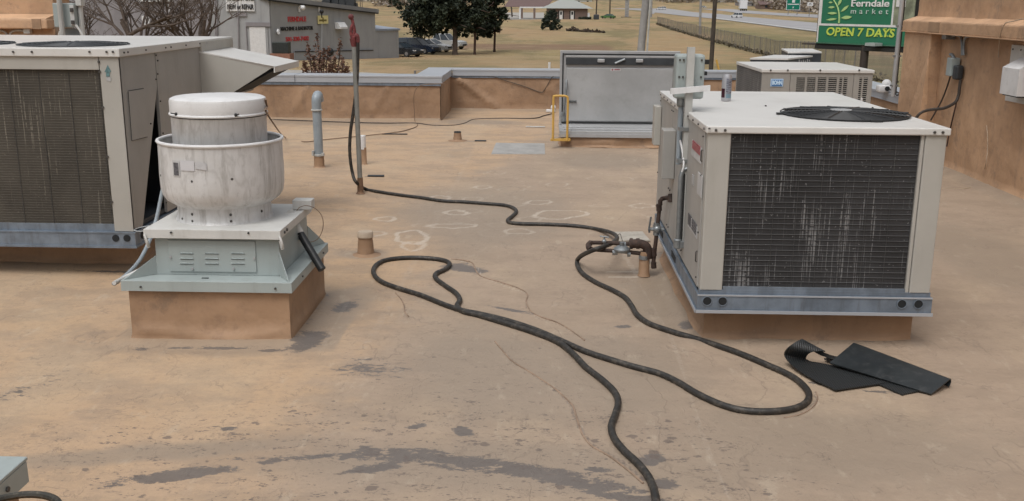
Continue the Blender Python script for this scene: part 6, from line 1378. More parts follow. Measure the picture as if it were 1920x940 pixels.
def dry_shrub():
    b = Vector(aty(612, 150, 34)); b.z = float(gz(b.x, b.y)); u = thing('dry_leaved_shrub', tuple(b), 'tall shrub with upright stems of dry brown leaves in front of the grey workshop', 'shrub')
    g = random.Random(5); q = MB(); pts = []
    for (tx, ty, lx) in [(576, 82, 585), (594, 64, 600), (600, 100, 604), (617, 88, 612), (638, 78, 632), (643, 112, 640), (628, 105, 622), (607, 90, 607), (588, 108, 592), (651, 125, 645), (570, 118, 578), (620, 120, 618)]:
        T = aty(tx, ty, 34+g.uniform(-.4, .4)); B = Vector((b.x+(aty(lx, 141, 34).x-b.x)*.5, 34, b.z)); M_ = aty(lx, 141, 34)
        P = smoothpath([B, M_, M_.lerp(T, .5)+Vector((g.uniform(-.05, .05), 0, 0)), T], 6); q.tube(P, .02, 5, rs=[.03-.02*i/(len(P)-1) for i in range(len(P))])
        for i in range(150):
            t = g.uniform(.0, 1)**.9; p = M_.lerp(T, t); w_ = .13*(1.15-t)
            pts.append((p.x+g.gauss(0, w_), p.y+g.gauss(0, w_), p.z+g.gauss(0, .05), g.random()))
    q.build('stems', MAT['barkr'], u); leaves('foliage', pts, .045, MAT['brownleaf'], u)
dry_shrub()
def bare_tree(px, py, D, seed, label, spread=1., lean=0., H=6.5):
    b = aty(px, py, D); z0 = float(gz(b.x, D)); u = thing('bare_tree', (b.x, D, z0), label, 'tree', 'bare trees before the grey workshop')
    g = random.Random(seed); q = MB()
    def br(p, d, L, r_, lvl):
        P = [p]; n = 5; dd = d.copy()
        for i in range(n): dd = (dd+Vector((g.gauss(0, .12), g.gauss(0, .12), .03 if lvl > 1 else 0))).normalized(); P.append(P[-1]+dd*L/n)
        q.tube(P, r_, 5 if lvl > 1 else 8, rs=[max(.007, r_*(1-.6*i/n)) for i in range(n+1)])
        if lvl >= 5: return
        k = 3 if lvl < 3 else g.choice((2, 3))
        for j in range(k+ (3 if lvl == 0 else 0)):
            t = g.uniform(.3, 1.) if lvl else g.uniform(.35, 1.); s = P[min(n, int(t*n))]; a = g.uniform(0, 6.28); tilt = g.uniform(.45, 1.1)
            nd = (dd+Vector((math.cos(a), math.sin(a)*.7, g.uniform(-.25, .35)))*math.tan(tilt)*.8*spread).normalized()
            br(s, nd, L*g.uniform(.62, .82), r_*.52, lvl+1)
    br(Vector((b.x, D, z0)), Vector((lean, 0, 1)).normalized(), H*.42, .17, 0)
    q.build('limbs', MAT['bark'], u, True); return u
bare_tree(268, 80, 40, 11, 'bare tree with wide arching branches left of the sign on the grey wall', 1.5, -.1, 8)
bare_tree(362, 80, 42, 23, 'bare tree with upright forked stems near the door of the grey workshop', 1., .02, 8)
bare_tree(205, 80, 44, 37, 'smaller bare tree behind the top left corner of the large unit', 1.5, -.05, 6)

# ================================================================== cars
MAT['glass'] = basic('dark_car_glass', (.03, .04, .05), .12, var=.1); MAT['tyre'] = basic('tyre_rubber', (.018, .018, .018), .8); MAT['rimm'] = basic('wheel_rim', (.35, .35, .36), .35, metal=.6)
MAT['lamp'] = basic('headlight_glass', (.5, .5, .5), .15); MAT['taill'] = basic('tail_light', (.25, .02, .02), .3)
CARC = {k: basic('car_paint_'+k, c, .25, var=.03) for k, c in dict(white=(.62, .62, .62), navy=(.02, .035, .07), black=(.02, .022, .025), silver=(.40, .41, .41), grey=(.16, .17, .18), green=(.07, .16, .06)).items()}
def car(name, label, loc, heading, paint, kind='sedan', cat='car', group=None, fine=True):
    """car pointing to +x locally, rotated by heading"""
    u = thing(name, loc, label, cat, group, rz=heading)
    L = 5.6 if kind == 'pickup' else 4.7; Wd = 1.85; m_ = CARC[paint]
    if kind == 'pickup': prof = [(-2.8, .45), (-2.78, 1.0), (-1.0, 1.02), (.9, 1.05), (2.1, 1.0), (2.7, .88), (2.8, .45)]; cab = [(-1.0, 1.0), (-.9, 1.72), (.5, 1.75), (1.2, 1.05)]
    elif kind == 'suv': prof = [(-2.35, .4), (-2.33, .95), (.9, 1.0), (1.9, .93), (2.3, .75), (2.35, .4)]; cab = [(-2.2, .95), (-1.95, 1.62), (.2, 1.66), (1.05, .98)]
    else: prof = [(-2.35, .38), (-2.33, .82), (-1.5, .9), (.8, .9), (1.8, .80), (2.25, .66), (2.35, .38)]; cab = [(-1.75, .88), (-1.05, 1.36), (.15, 1.4), (1.0, .9)]
    q = MB(); n_ = 6; rings = []
    for k in range(n_+1):
        y = Wd/2*(-1+2*k/n_); s = 1-.06*abs(-1+2*k/n_)**4; rings.append([q.bm.verts.new((x*s, y, .22+(z-.22)*(1-.03*abs(-1+2*k/n_)**2)+.0)) for x, z in prof+[(2.2, .22), (-2.2, .22)]])
    m__ = len(rings[0])
    for a, b in zip(rings[:-1], rings[1:]):
        for i in range(m__): q._f([a[i], a[(i+1) % m__], b[(i+1) % m__], b[i]])
    q._f(rings[0]); q._f(rings[-1]); body = q.build('body', m_, u, local=True, smooth=True, ang=30)
    q = MB(); lo = Wd/2-.08; hi = Wd/2-.26
    (xa, za), (xb, zb_), (xc, zc), (xd, zd) = cab
    vb = [(xa, -lo, za), (xd, -lo, zd), (xd, lo, zd), (xa, lo, za)]; vt = [(xb, -hi, zb_-.05), (xc, -hi, zc-.05), (xc, hi, zc-.05), (xb, hi, zb_-.05)]
    q.hexa(vb+vt); q.build('windows', MAT['glass'], u, local=True)
    q = MB(); q.hexa([(xb-.05, -hi-.01, zb_-.055), (xc+.05, -hi-.01, zc-.055), (xc+.05, hi+.01, zc-.055), (xb-.05, hi+.01, zb_-.055), (xb+.05, -hi+.06, zb_), (xc-.05, -hi+.06, zc), (xc-.05, hi-.06, zc), (xb+.05, hi-.06, zb_)]); q.build('roof', m_, u, local=True)
    q = MB()
    for sy in (-1, 1):
        for (x0, z0), (x1, z1) in ((cab[0], cab[1]), (((xa+xd)/2, za), ((xb+xc)/2, (zb_+zc)/2)), (cab[3], cab[2])): q.tube([(x0, sy*lo, z0), (x1, sy*(hi+.005), z1-.04)], .035, 5)
    q.build('pillars', m_, u, local=True)
    if kind == 'pickup': q = MB(); q.box(-2.65, -1.1, -.75, .75, 1.0, 1.03); q.build('bed', MAT['dark'], u, local=True)
    wx = L/2-.95
    for x in (-wx, wx):
        for sy in (-1, 1):
            q = MB(); q.tube([(x, sy*(Wd/2-.2), .33), (x, sy*(Wd/2+.01), .33)], .33, 18); wv = q.build('wheel', MAT['tyre'], u, local=True)
            if fine: q = MB(); q.tube([(x, sy*(Wd/2+.012), .33), (x, sy*(Wd/2+.03), .33)], .19, 14); q.build('rim', MAT['rimm'], wv, local=True)
    if fine:
        for sy in (-1, 1):
            q = MB(); q.box(L/2-.28, L/2-.08, sy*.62-.18, sy*.62+.18, .58, .70, .02); q.build('headlight', MAT['lamp'], u, local=True)
            q = MB(); q.box(-L/2-.0, -L/2+.08, sy*.68-.15, sy*.68+.15, .68, .82, .02); q.build('tail_light', MAT['taill'], u, local=True)
        q = MB(); q.box(L/2-.05, L/2+.02, -.45, .45, .42, .62, .02); q.build('grille', MAT['black'], u, local=True)
    return u
GP = 'cars parked beside the grey workshop'
hd = R(-24)
car('parked_car', 'dark car with pale bonnet edge, half hidden by the corner of the grey workshop', tuple(atg(752, 106)), R(-30), 'black', 'sedan', group=GP)
car('parked_car', 'dark blue car, between the half hidden car and the white sedan', tuple(atg(783, 101)), hd, 'navy', 'suv', group=GP)
car('parked_car', 'white sedan, right of the dark blue car', tuple(atg(809, 97.5)), hd, 'white', 'sedan', group=GP)
car('parked_pickup', 'silver pickup truck, farthest of the parked vehicles and partly behind the thick cedar trunk', tuple(atg(832, 92)), hd, 'silver', 'pickup', 'pickup', GP)
GH = 'vehicles driving on the highway'
car('highway_car', 'white car on the near highway lanes, right of the dark utility pole', tuple(atg(1381, 33.5, .1)), R(115), 'white', 'suv', group=GH, fine=False)
car('highway_car', 'white car on the near lanes, left one of the pair far down the highway', tuple(atg(1236, 18.5, .1)), R(110), 'white', 'sedan', group=GH, fine=False)
car('highway_car', 'white car on the near lanes, right one of the pair far down the highway', tuple(atg(1243, 18.2, .1)), R(110), 'white', 'suv', group=GH, fine=False)
car('highway_car', 'pale car on the far highway lanes between the thin pole and the dark pole', tuple(atg(1319, 15.5, .1)), R(-65), 'silver', 'sedan', group=GH, fine=False)
car('distant_car', 'tiny dark vehicle at the top of the picture where the highway vanishes', tuple(atg(1258, 8.5, .1)), R(-65), 'navy', 'pickup', 'pickup', fine=False)
car('distant_car', 'tiny white vehicle at the top of the picture right of the dark one', tuple(atg(1292, 8, .1)), R(-65), 'white', 'suv', fine=False)
car('distant_car', 'dark green car parked right of the brick house', tuple(atg(1140, 35)), R(150), 'green', 'sedan', fine=False)
def truck():
    b = atg(1394, 20.5, .1); u = thing('semi_trailer', tuple(b), 'white box semi trailer seen from behind on the far highway lanes', 'truck', GH, rz=R(-8))
    s = b.y/FPX; q = MB(); q.box(-6.5*s, 6.5*s, 0, 14, 1.1, 1.1+15*s, .1); q.build('box', MAT['white'], u, local=True)
    for x in (-5*s, -1.5*s, 1.5*s, 5*s): q = MB(); q.tube([(x-.25, .6, .5), (x+.25, .6, .5)], .52, 14); q.build('wheel', MAT['tyre'], u, local=True)
    q = MB(); q.box(-5.5*s, 5.5*s, .0, .3, .7, 1.08); q.build('bumper', MAT['dark'], u, local=True)
    q = MB(); q.box(-1.2, 1.2, 14.6, 17.5, .6, 3.2, .15); q.build('cab', MAT['white'], u, local=True)
truck()

# ================================================================== fence along the highway
def fence():
    base = [(1232, 46), (1262, 57), (1300, 68), (1350, 82), (1395, 94), (1435, 104), (1480, 116), (1530, 131), (1600, 148), (1680, 156), (1760, 162)]
    P = [atg(*p) for p in base]; u = thing('chain_link_fence', tuple(P[4]), 'long grey chain-link fence running beside the highway verge', 'fence')
    t = NT('fence_mesh'); t.color((.19, .165, .15)); tr = t.n('ShaderNodeBsdfTransparent'); mx = t.n('ShaderNodeMixShader')
    f = t.ramp(t.noise(1.2, 4, .6, (1, 1, .3)), .3, .7, .38, .62); t.l(f, mx.inputs[0]); t.l(tr.outputs[0], mx.inputs[1]); t.l(t.b.outputs[0], mx.inputs[2]); t.l(mx.outputs[0], t.t.nodes['Material Output'].inputs['Surface'])
    h = 1.75; q = MB()
    S_ = []
    for a, b in zip(P[:-1], P[1:]):
        k = max(1, int((b-a).length/2.8))
        for i in range(k): v = a.lerp(b, i/k); v.z = float(gz(v.x, v.y)); S_.append(v)
    for a, b in zip(S_[:-1], S_[1:]): q.poly([a, b, b+Vector((0, 0, h)), a+Vector((0, 0, h))])
    q.build('wire_mesh', t.m, u)
    for v in S_[:96]: q = MB(); q.tube([v-Vector((0, 0, .1)), v+Vector((0, 0, h+.08))], .03, 6); q.build('post', MAT['ref2'], u)
    q = MB()
    for a, b in zip(S_[:-1], S_[1:]): q.tube([a+Vector((0, 0, h)), b+Vector((0, 0, h))], .02, 5, cap=False)
    q.build('top_rail', MAT['ref2'], u)
    g = random.Random(9); pts = []
    for a, b in zip(S_[:-1], S_[1:]):
        for i in range(60):
            p = a.lerp(b, g.random()); pts.append((p.x+g.gauss(0, .2), p.y+g.gauss(0, .3), p.z+abs(g.gauss(0, .18)), g.random()*.6))
    o = leaves('weeds', pts, .14, MAT['weeds'], None); tag(o, 'dark weeds grown along the foot of the fence', 'weeds', kind='stuff')
MAT['ref2'] = basic('fence_steel', (.17, .16, .15), .6); MAT['weeds'] = leaf_mat('weeds', (.05, .045, .025), (.16, .12, .07))
fence()
def pole(name, x0, y0, x1, y1, w, D, mat, label, arms=0, zfoot=None):
    """top pixel, foot pixel, width in px, depth"""
    if D is None: B = atg(x1, y1); D = B.y
    else: B = aty(x1, y1, D)
    T = aty(x0, y0, D); r_ = w/2/FPX*D; zg = float(gz(B.x, D)); d = (T-B); k = (zg-.3-B.z)/d.z; foot = B+d*k; top = B+d*2.2
    if top.z < 4: top = B+d*((9-B.z)/d.z)
    u = thing(name, tuple(foot+Vector((0, 0, .3))), label, 'utility pole'); q = MB(); q.tube([foot, top], r_, 12, rs=[r_*1.05, r_*.9]); q.build('shaft', mat, u, True); return u, T, B, r_
MAT['polegrey'] = basic('weathered_grey_pole', (.27, .265, .26), .8, var=.2, scale=1.5, dirt=(.15, .14, .13), dirtamt=.5, streak=True); MAT['poledark'] = basic('dark_wood_pole', (.055, .045, .035), .9, var=.3, scale=3)
u, T, B, r_ = pole('utility_pole', 1211, 0, 1202, 92, 14, 42, MAT['polegrey'], 'thick pale grey utility pole rising behind the roof hatch')
q = MB(); q.tube([B+Vector((r_+.03, -.1, -2)), T+Vector((r_*.9+.03, -.1, 0)), T+(T-B)*1.2+Vector((r_*.9+.03, -.1, 0))], .045, 6); q.build('cable_guard', MAT['ref'], u)
pole('utility_pole', 1341, 0, 1333, 130, 8, 48, MAT['poledark'], 'dark slim utility pole left of the louvered unit')
pole('utility_pole', 1314, 0, 1312, 65, 4.4, None, MAT['bark2'] if 'bark2' in MAT else MAT['polegrey'], 'thin brown-grey pole standing in the fence line')
pole('utility_pole', 1222, 0, 1221, 33, 3, None, MAT['polegrey'], 'very thin distant pole right of the thick grey pole')
pole('utility_pole', 1119, 0, 1118.5, 14, 2.4, 420, MAT['poledark'], 'tiny dark pole behind the brick house, left of the grey pylon')
pole('utility_pole', 1144, 0, 1143.5, 20, 2.4, 330, MAT['poledark'], 'small dark pole between the brick house and the grey pylon')
pole('utility_pole', 958, 0, 960, 29, 2.6, 330, MAT['poledark'], 'dark thin pole left of the brick house')
def pylon():
    b = atg(1175, 33); s = b.y/FPX; u = thing('sign_pylon', tuple(b), 'square grey sign pylon on the lawn right of the brick house', 'pylon')
    q = MB(); q.box(b.x-3.4*s, b.x+3.4*s, b.y-.5, b.y+.5, b.z-.2, b.z+31*s, .05); q.build('column', MAT['polegrey'], u)
    q = MB(); q.box(b.x-6*s, b.x+5*s, b.y-.7, b.y+.7, b.z+32*s, b.z+60*s, .05); q.build('sign_cabinet', MAT['charcoal'], u)
    q = MB(); q.box(b.x-10*s, b.x+8*s, b.y-1.5, b.y+1.5, b.z-.2, b.z+1.2*s, .05); q.build('flower_bed', MAT['bark'], u)
pylon()
for i, (x, y, h, lab) in enumerate([(1030, 132, 15, 'short white marker stake standing beyond the parapet')]):
    b = aty(x, y, 30); b.z = float(gz(b.x, 30)); t_ = aty(x, 117, 30).z; q = MB(); q.tube([b, (b.x, b.y, t_)], .035, 8); o = q.build('marker_stake', MAT['white'], None, loc=tuple(b)); tag(o, lab, 'stake')
T_, B_ = aty(1343, 112, 40), aty(1348, 131, 40); q = MB(); d = (B_-T_); foot = T_+d*((float(gz(B_.x, 40))-T_.z)/d.z); q.tube([T_, foot], .04, 8); o = q.build('guy_wire_guard', MAT['yellow'], None, loc=tuple(foot)); tag(o, 'yellow guard tube leaning beside the dark utility pole', 'pole guard')
# far edge of the paved yard beyond the parapet
def yard():
    strip('paved_yard', [(500, 146), (660, 150), (760, 153), (838, 150)], [(500, 131), (660, 136), (720, 139), (815, 143)], MAT['conc'], .03)
yard()
def tank_frame():
    b = aty(790, 142, 26); b.z = float(gz(b.x, 26)); A = aty(778, 135, 26); Bq = aty(810, 135, 26)
    u = thing('pipe_rail', (A.x, 26, b.z), 'low pipe rail standing beyond the parapet near its step', 'rail')
    q = MB(); q.tube([(A.x, 26, b.z), (A.x, 26, A.z+.03), (Bq.x, 26.2, A.z+.03), (Bq.x, 26.2, b.z)], .03, 8); q.build('rail', MAT['ref2'], u)
tank_frame()

# ================================================================== brick house
def house():
    b = atg(1060, 36.5); D = b.y; s = D/FPX; z0 = b.z
    u = thing('brick_house', tuple(b), 'brown brick house with a pale gable roof and a dark-roofed porch on its left', 'house')
    X = lambda px: aty(px, 20, D).x; Z = lambda py: aty(1060, py, D).z
    q = MB(); q.box(X(1025), X(1102), D, D+12, z0-1, Z(16.5)); q.build('wall', MAT['brick2'], u)
    q = MB(); q.prism([(X(1014), D-.8, Z(16)), (X(1112), D-.8, Z(16)), (X(1106), D-.8, Z(13)), (X(1064), D-.8, Z(-6)), (X(1020), D-.8, Z(13))], (0, 14, 0)); q.build('gable_roof', MAT['palegable'], u)
    q = MB(); q.prism([(X(945), D+1, Z(13.5)), (X(1026), D+1, Z(13.5)), (X(1038), D+6, Z(-2)), (X(955), D+6, Z(-2))], (0, 6, -.1)); q.build('porch_roof', MAT['roofbrown'], u)
    q = MB(); q.box(X(974), X(1025), D+.8, D+1.2, Z(16), Z(13.4)); q.build('porch_beam', MAT['white'], u)
    for px in (978.5, 1002, 975): q = MB(); q.box(X(px)-.3, X(px)+.3, D+.9, D+1.5, z0-1, Z(16)); q.build('porch_post', MAT['brick2'] if px > 976 else MAT['white'], u)
    for px in (1052, 1073):
        q = MB(); q.box(X(px-3), X(px+3), D-.06, D-.0, z0, Z(20.5)); d = q.build('door', MAT['white'], u)
        q = MB(); q.box(X(px-1.6), X(px+1.6), D-.1, D-.065, Z(28), Z(22)); q.build('door_glass', MAT['glass'], d)
        for o in (-5, 3.2): q = MB(); q.box(X(px+o), X(px+o+1.9), D-.06, D-.0, z0+.1, Z(20.5)); q.build('shutter', MAT['dark'], u)
    q = MB(); q.box(X(1102), X(1106), D-.2, D+.4, z0, Z(24)); q.build('downspout', MAT['white'], u)
    g = random.Random(4); pts = []
    for i in range(500): x = g.uniform(1085, 1108); pts.append((X(x), D-1-g.random(), z0+g.random()*.7, g.random()))
    o = leaves('hedge', pts, .2, MAT['bushg'], None); tag(o, 'low dark hedge along the front of the brick house', 'hedge')
    q = MB(); q.box(X(1113), X(1123), D-2, D, z0, z0+9*s, .2); o = q.build('transformer_cabinet', MAT['charcoal'], None, loc=(X(1118), D-1, z0)); tag(o, 'dark square utility cabinet on the lawn right of the brick house', 'cabinet')
MAT['brick2'] = basic('brown_brick', (.17, .12, .10), .85, var=.12, scale=2); MAT['palegable'] = basic('pale_gable_siding', (.52, .57, .58), .6, var=.03); MAT['roofbrown'] = basic('brown_shingles', (.13, .085, .08), .85)
house()
def field_litter():
    pts = []; g = random.Random(12)
    for i in range(900):
        t_ = g.random(); p = atg(1062+t_*72, 58.5+t_*3.6); pts.append((p.x, p.y+g.gauss(0, .5), p.z+abs(g.gauss(0, .12+.25*(1-t_)*math.sin(t_*9)**2)), g.random()*.5))
    o = leaves('brush_pile', pts, .22, MAT['brownleaf2'], None); tag(o, 'low line of dead brush on the ground right of the evergreen bush', 'brush', kind='stuff')
MAT['brownleaf2'] = leaf_mat('dead_brush', (.04, .03, .02), (.14, .09, .06))
field_litter()

# ================================================================== roadside sign of the market
def market_sign():
    P0 = aty(1533, 40, 34); P1 = aty(1690, 40, 31.6); pl = Plane(P0, (P1-P0)[:2]); N_ = Vector(pl.n)
    b = pl(1625, 100); zg = float(gz(b.x, b.y)); u = thing('market_sign', (b.x, b.y, zg), 'green market sign reading OPEN 7 DAYS on a pole beyond the roof', 'sign')
    q = MB(); q.tube([(b.x, b.y+.2, zg-.2), (b.x, b.y+.2, pl(1625, 84).z)], .13, 12); q.build('pole', MAT['poledark2'], u, True)
    q = MB(); c = pl(1612, 86); pl.slab(q, pl.u(pl(1560, 86)), pl.u(pl(1644, 86)), pl(1600, 92).z, pl(1600, 84).z, -.3, -.05); q.build('pole_bracket', MAT['black'], u)
    ul, ur = pl.u(pl(1535, 40)), pl.u(pl(1712, 40)); zt = 5.2
    zb = pl(1535, 79).z; zm = pl(1545, 46).z; zb2 = zb
    q = MB(); pl.slab(q, ul-.09, ur, zb-.10, zt, -.35, -.06); q.build('cabinet', MAT['black'], u)
    def face(x0, x1, z0, z1, o0, o1, mat, name, par=u):
        q = MB(); pl.slab(q, x0, x1, z0, z1, o0, o1); return q.build(name, mat, par)
    face(ul-.02, ur, zb-.04, zb-.0, -.05, .02, MAT['signgreen2'], 'bottom_lip')
    lo = face(ul+.03, ur, zb+.003, zm-.04, -.05, .0, MAT['signgreen'], 'lower_panel')
    face(ul-.02, ul+.028, zb, zm-.04, -.05, .012, MAT['white'], 'edge_trim')
    u1 = pl.u(pl(1672, 40))
    up = face(ul+.10, u1-.02, zm+.03, zt, -.05, .0, MAT['signgreen'], 'upper_panel')
    face(ul-.02, ul+.098, zm-.038, zt, -.05, .01, MAT['white'], 'edge_trim'); face(ul+.1, ur, zm-.038, zm+.028, -.05, .01, MAT['white'], 'divider'); face(u1-.018, u1+.04, zm+.03, zt, -.05, .01, MAT['white'], 'edge_trim')
    rp = face(u1+.042, ur, zm+.03, zt, -.05, .0, MAT['signpic'], 'picture_panel')
    face(u1+.10, u1+.42, pl(1690, 10).z-.05, pl(1690, 10).z+.16, .002, .01, MAT['white'], 'picture_white_shape', rp); face(u1+.25, u1+.40, pl(1690, 34).z, pl(1690, 15).z, .011, .02, MAT['signblue'], 'picture_blue_shape', rp)
    def txt(body, x0, x1, y0, y1, mat, par, name, slab_=False, shear=0., sp=1., off=.0):
        q = MB(); q.text(body, Matrix.Identity(4), 1, .02, off, shear, spacing=sp); xs = [v.co.x for v in q.bm.verts]; ys = [v.co.y for v in q.bm.verts]
        A = pl(x0, (y0+y1)/2); B = pl(x1, (y0+y1)/2+.5); h = pl(x0, y0).z-pl(x0, y1).z; cc = (A+B)/2; cc.z = A.z*.5+B.z*.5
        du = B.z-A.z; w = pl.u(B)-pl.u(A); sxx = w/(max(xs)-min(xs)); syy = h/(max(ys)-min(ys)); mx, my = (max(xs)+min(xs))/2, (max(ys)+min(ys))/2
        q.bm.transform(pl.mat(cc+N_*.012) @ Matrix.Diagonal((sxx, syy, 1, 1)) @ Matrix.Translation((-mx, -my, 0))); return q.build(name, mat, par)
    # slab-serif look: letters plus short serif bars
    txt('OPEN 7 DAYS', 1550, 1678, 52.8, 68.2, MAT['signlime'], lo, 'lettering', shear=.08, off=.020)
    def serif(px, py, w_=4.5, par=lo, mat='signlime', h=1.3):
        a, b2 = pl(px-w_/2, py), pl(px+w_/2, py); q.bm.verts.ensure_lookup_table(); pl.slab(q, pl.u(a), pl.u(b2), a.z-h/2/FPX*32, a.z+h/2/FPX*32, .004, .022)
    q = MB()
    for px, py in ((1566.5, 67.2), (1578.5, 67.2), (1591.5, 67.2), (1630.5, 67.6), (1644.5, 67.7), (1654, 67.8), (1664.5, 67.8), (1661, 54.4), (1669, 54.6)): serif(px, py)
    q.build('letter_serifs', MAT['signlime'], lo)
    txt('Ferndale', 1597, 1668, -.5, 12.5, MAT['signwhite'], up, 'name_lettering', off=.016)
    q = MB()
    for px, py in ((1599.5, 12), (1660.5, 12)): serif(px, py, 4.5, up, 'signwhite', 1.1)
    q.build('name_serifs', MAT['signwhite'], up)
    txt('market', 1596, 1666, 16.5, 26, MAT['signwhite2'], up, 'second_lettering', sp=1.75, off=.0)
    # plant stem and leaves
    q = MB(); st = smoothpath([pl(1573, 43.5, .015), pl(1573.5, 30, .015), pl(1571, 15, .015), pl(1563, 0, .015), pl(1552, -16, .015)], 6); q.tube(st, .02, 6, rs=[.032-.018*i/(len(st)-1) for i in range(len(st))], flat=1); q.build('stem', MAT['signleaf'], up)
    q = MB()
    for x0, y0, x1, y1, w_ in ((1549, 37.5, 1570, 35.5, 2.0), (1551.5, 25, 1570, 25, 2.3), (1553, 14.2, 1566, 13.5, 2.0), (1553.5, 5, 1562, 4.6, 1.6), (1577, 34, 1598, 32, 3.2), (1577, 22.5, 1592, 10, 2.4), (1571.5, 11, 1578.5, -3, 2.4)):
        pts = []
        for i in range(17):
            t_ = i/16*2; s_ = 1 if t_ <= 1 else -1; tt = t_ if t_ <= 1 else 2-t_
            dx, dy = x1-x0, y1-y0; L = math.hypot(dx, dy); w__ = w_*math.sin(math.pi*tt)*s_; pts.append(pl(x0+dx*tt-dy/L*w__, y0+dy*tt+dx/L*w__, .008))
        q.prism(pts[:-1], N_*.01)
    q.build('leaves', MAT['signleaf'], up)
    # lower lamp and catwalk
    q = MB(); a, b2 = pl(1638, 80), pl(1656, 86.5); pl.slab(q, pl.u(a), pl.u(b2), b2.z, a.z, .05, .45); q.build('lamp', MAT['greymetal'], u)
    q = MB(); pl.slab(q, pl.u(pl(1500, 83)), ul-.1, pl(1520, 84.5).z, pl(1520, 82).z, -.6, -.1); q.build('catwalk', MAT['poledark2'], u)
    q = MB(); pl.slab(q, ul-.08, ur, zb-.22, zb-.105, -.5, -.0); q.build('base_frame', MAT['black'], u)
MAT['poledark2'] = basic('dark_steel', (.045, .035, .03), .7); MAT['signgreen'] = basic('green_sign_face', (.022, .16, .088), .4, var=.05, scale=1.5); MAT['signgreen2'] = basic('green_sign_lip', (.05, .15, .10), .4)
MAT['signlime'] = basic('lime_letters', (.50, .62, .10), .4, var=.04); MAT['signwhite'] = basic('white_letters', (.72, .72, .72), .4, var=.02); MAT['signwhite2'] = basic('pale_letters', (.5, .6, .56), .4, var=.02); MAT['signleaf'] = basic('light_green_leaf', (.40, .58, .24), .4, var=.05)
MAT['signpic'] = basic('picture_face', (.22, .24, .17), .5, var=.4, scale=3); MAT['signblue'] = basic('dark_blue_patch', (.03, .06, .12), .5)
market_sign()

# ================================================================== far highway signs, woods, buildings
def road_sign():
    b = atg(1487, 29); D = b.y; s = D/FPX; u = thing('highway_guide_sign', tuple(b), 'green highway guide sign beside the far lanes', 'sign')
    c = aty(1487.5, 8.5, D)
    q = MB(); q.box(c.x-12.5*s, c.x+12.5*s, D-.05, D+.05, c.z-10*s, c.z+10*s, .0); q.build('border', MAT['white'], u)
    q = MB(); q.box(c.x-11.5*s, c.x+11.5*s, D-.1, D-.055, c.z-9*s, c.z+9*s); f = q.build('face', MAT['signgreen3'], u)
    q = MB(); q.box(c.x-2.5*s, c.x+2.5*s, D-.13, D-.105, c.z+3*s, c.z+8*s); q.box(c.x-10*s, c.x+10*s, D-.13, D-.105, c.z-.6*s, c.z+1.0*s)
    q.prism([(c.x-1.2*s, D-.13, c.z-7*s), (c.x+.2*s, D-.13, c.z-7*s), (c.x+1.6*s, D-.13, c.z-4*s), (c.x-1*s, D-.13, c.z-4.2*s)], (0, .02, 0)); q.build('sign_marks', MAT['white'], f)
    for x in (-8*s, 8*s): q = MB(); q.box(c.x+x-.12, c.x+x+.12, D+.06, D+.2, b.z-.2, c.z+6*s); q.build('post', MAT['ref2'], u)
    b = atg(1519, 32); D = b.y; s = D/FPX; c = aty(1519, 8, D); u = thing('route_marker_sign', tuple(b), 'small white sign with a black curved arrow right of the green highway sign', 'sign')
    q = MB(); q.box(c.x-5*s, c.x+5*s, D-.05, D+.05, c.z-3.2*s, c.z+3.2*s); pn = q.build('panel', MAT['white'], u)
    q = MB(); q.tube([(c.x+2*s*math.cos(a), D-.07, c.z-1.5*s+2.6*s*math.sin(a)) for a in np.linspace(.2, 2.9, 8)], .10, 5); q.build('arrow', MAT['signblk'], pn)
    q = MB(); q.box(c.x-.1, c.x+.1, D+.06, D+.16, b.z-.2, c.z); q.build('post', MAT['ref2'], u)
MAT['signgreen3'] = basic('highway_sign_green', (.0, .16, .10), .4, var=.03)
road_sign()
def woods():
    g = np.random.default_rng(77); pts = []; 
    def belt(px0, px1, py, n, h, dD=20, tone=(.2, .9), den=40):
        for i in range(n):
            px = g.uniform(px0, px1); b = atg(px, py+g.uniform(-.8, .8)); b.y += g.uniform(0, dD); b.x = b.x*(b.y/max(1, b.y)); t_ = g.uniform(*tone); hh = h*g.uniform(.6, 1.25); z0 = float(gz(b.x, b.y))
            k = den; z = z0+hh*g.uniform(.05, 1, k)**.8; w_ = hh*.22*np.sin(np.clip((z-z0)/hh, .05, .97)*math.pi)+.3
            for j in range(k): pts.append((b.x+g.normal()*w_[j], b.y+g.normal()*w_[j], z[j], min(1, max(0, t_+g.normal()*.2))))
    [belt(1395+i*22, 1417+i*22, 13.5+i*2.1, 14, 11, 25) for i in range(14)]; belt(1240, 1400, 10, 120, 13, 60); belt(930, 1250, 6, 200, 16, 80); belt(700, 770, 13, 60, 10, 40); belt(640, 960, 5, 200, 17, 80); belt(350, 760, 3, 200, 18, 80); belt(1250, 1800, 4, 260, 24, 80)
    o = leaves('far_woods', pts, .9, MAT['wood'], None, up=.0); tag(o, 'hazy belt of bare brown woods behind the fields and the highway', 'woods', kind='stuff')
    pts2 = []
    for px, py, r_, n in ((735, 10, 4.5, 900), (718, 5, 3.5, 600), (968, 4, 4, 600), (748, 15, 2.5, 400)):
        b = atg(px, py+4); pts2 = crown_pts(b+Vector((0, 0, r_*.9)), r_, r_*.8, r_, n, 14, int(px)); u = thing('distant_evergreen', tuple(b), {735: 'distant dark evergreen just right of the workshop roof', 718: 'distant dark evergreen above the workshop roof corner', 968: 'distant dark evergreen at the top edge left of the brick house', 748: 'low distant evergreen beside the large cedar crown'}[px], 'tree', 'distant evergreens')
        q = MB(); q.tube([b, b+Vector((0, 0, r_))], .3, 6); q.build('trunk', MAT['bark'], u); leaves('crown', pts2, .6, MAT['cedar'], u)
woods()
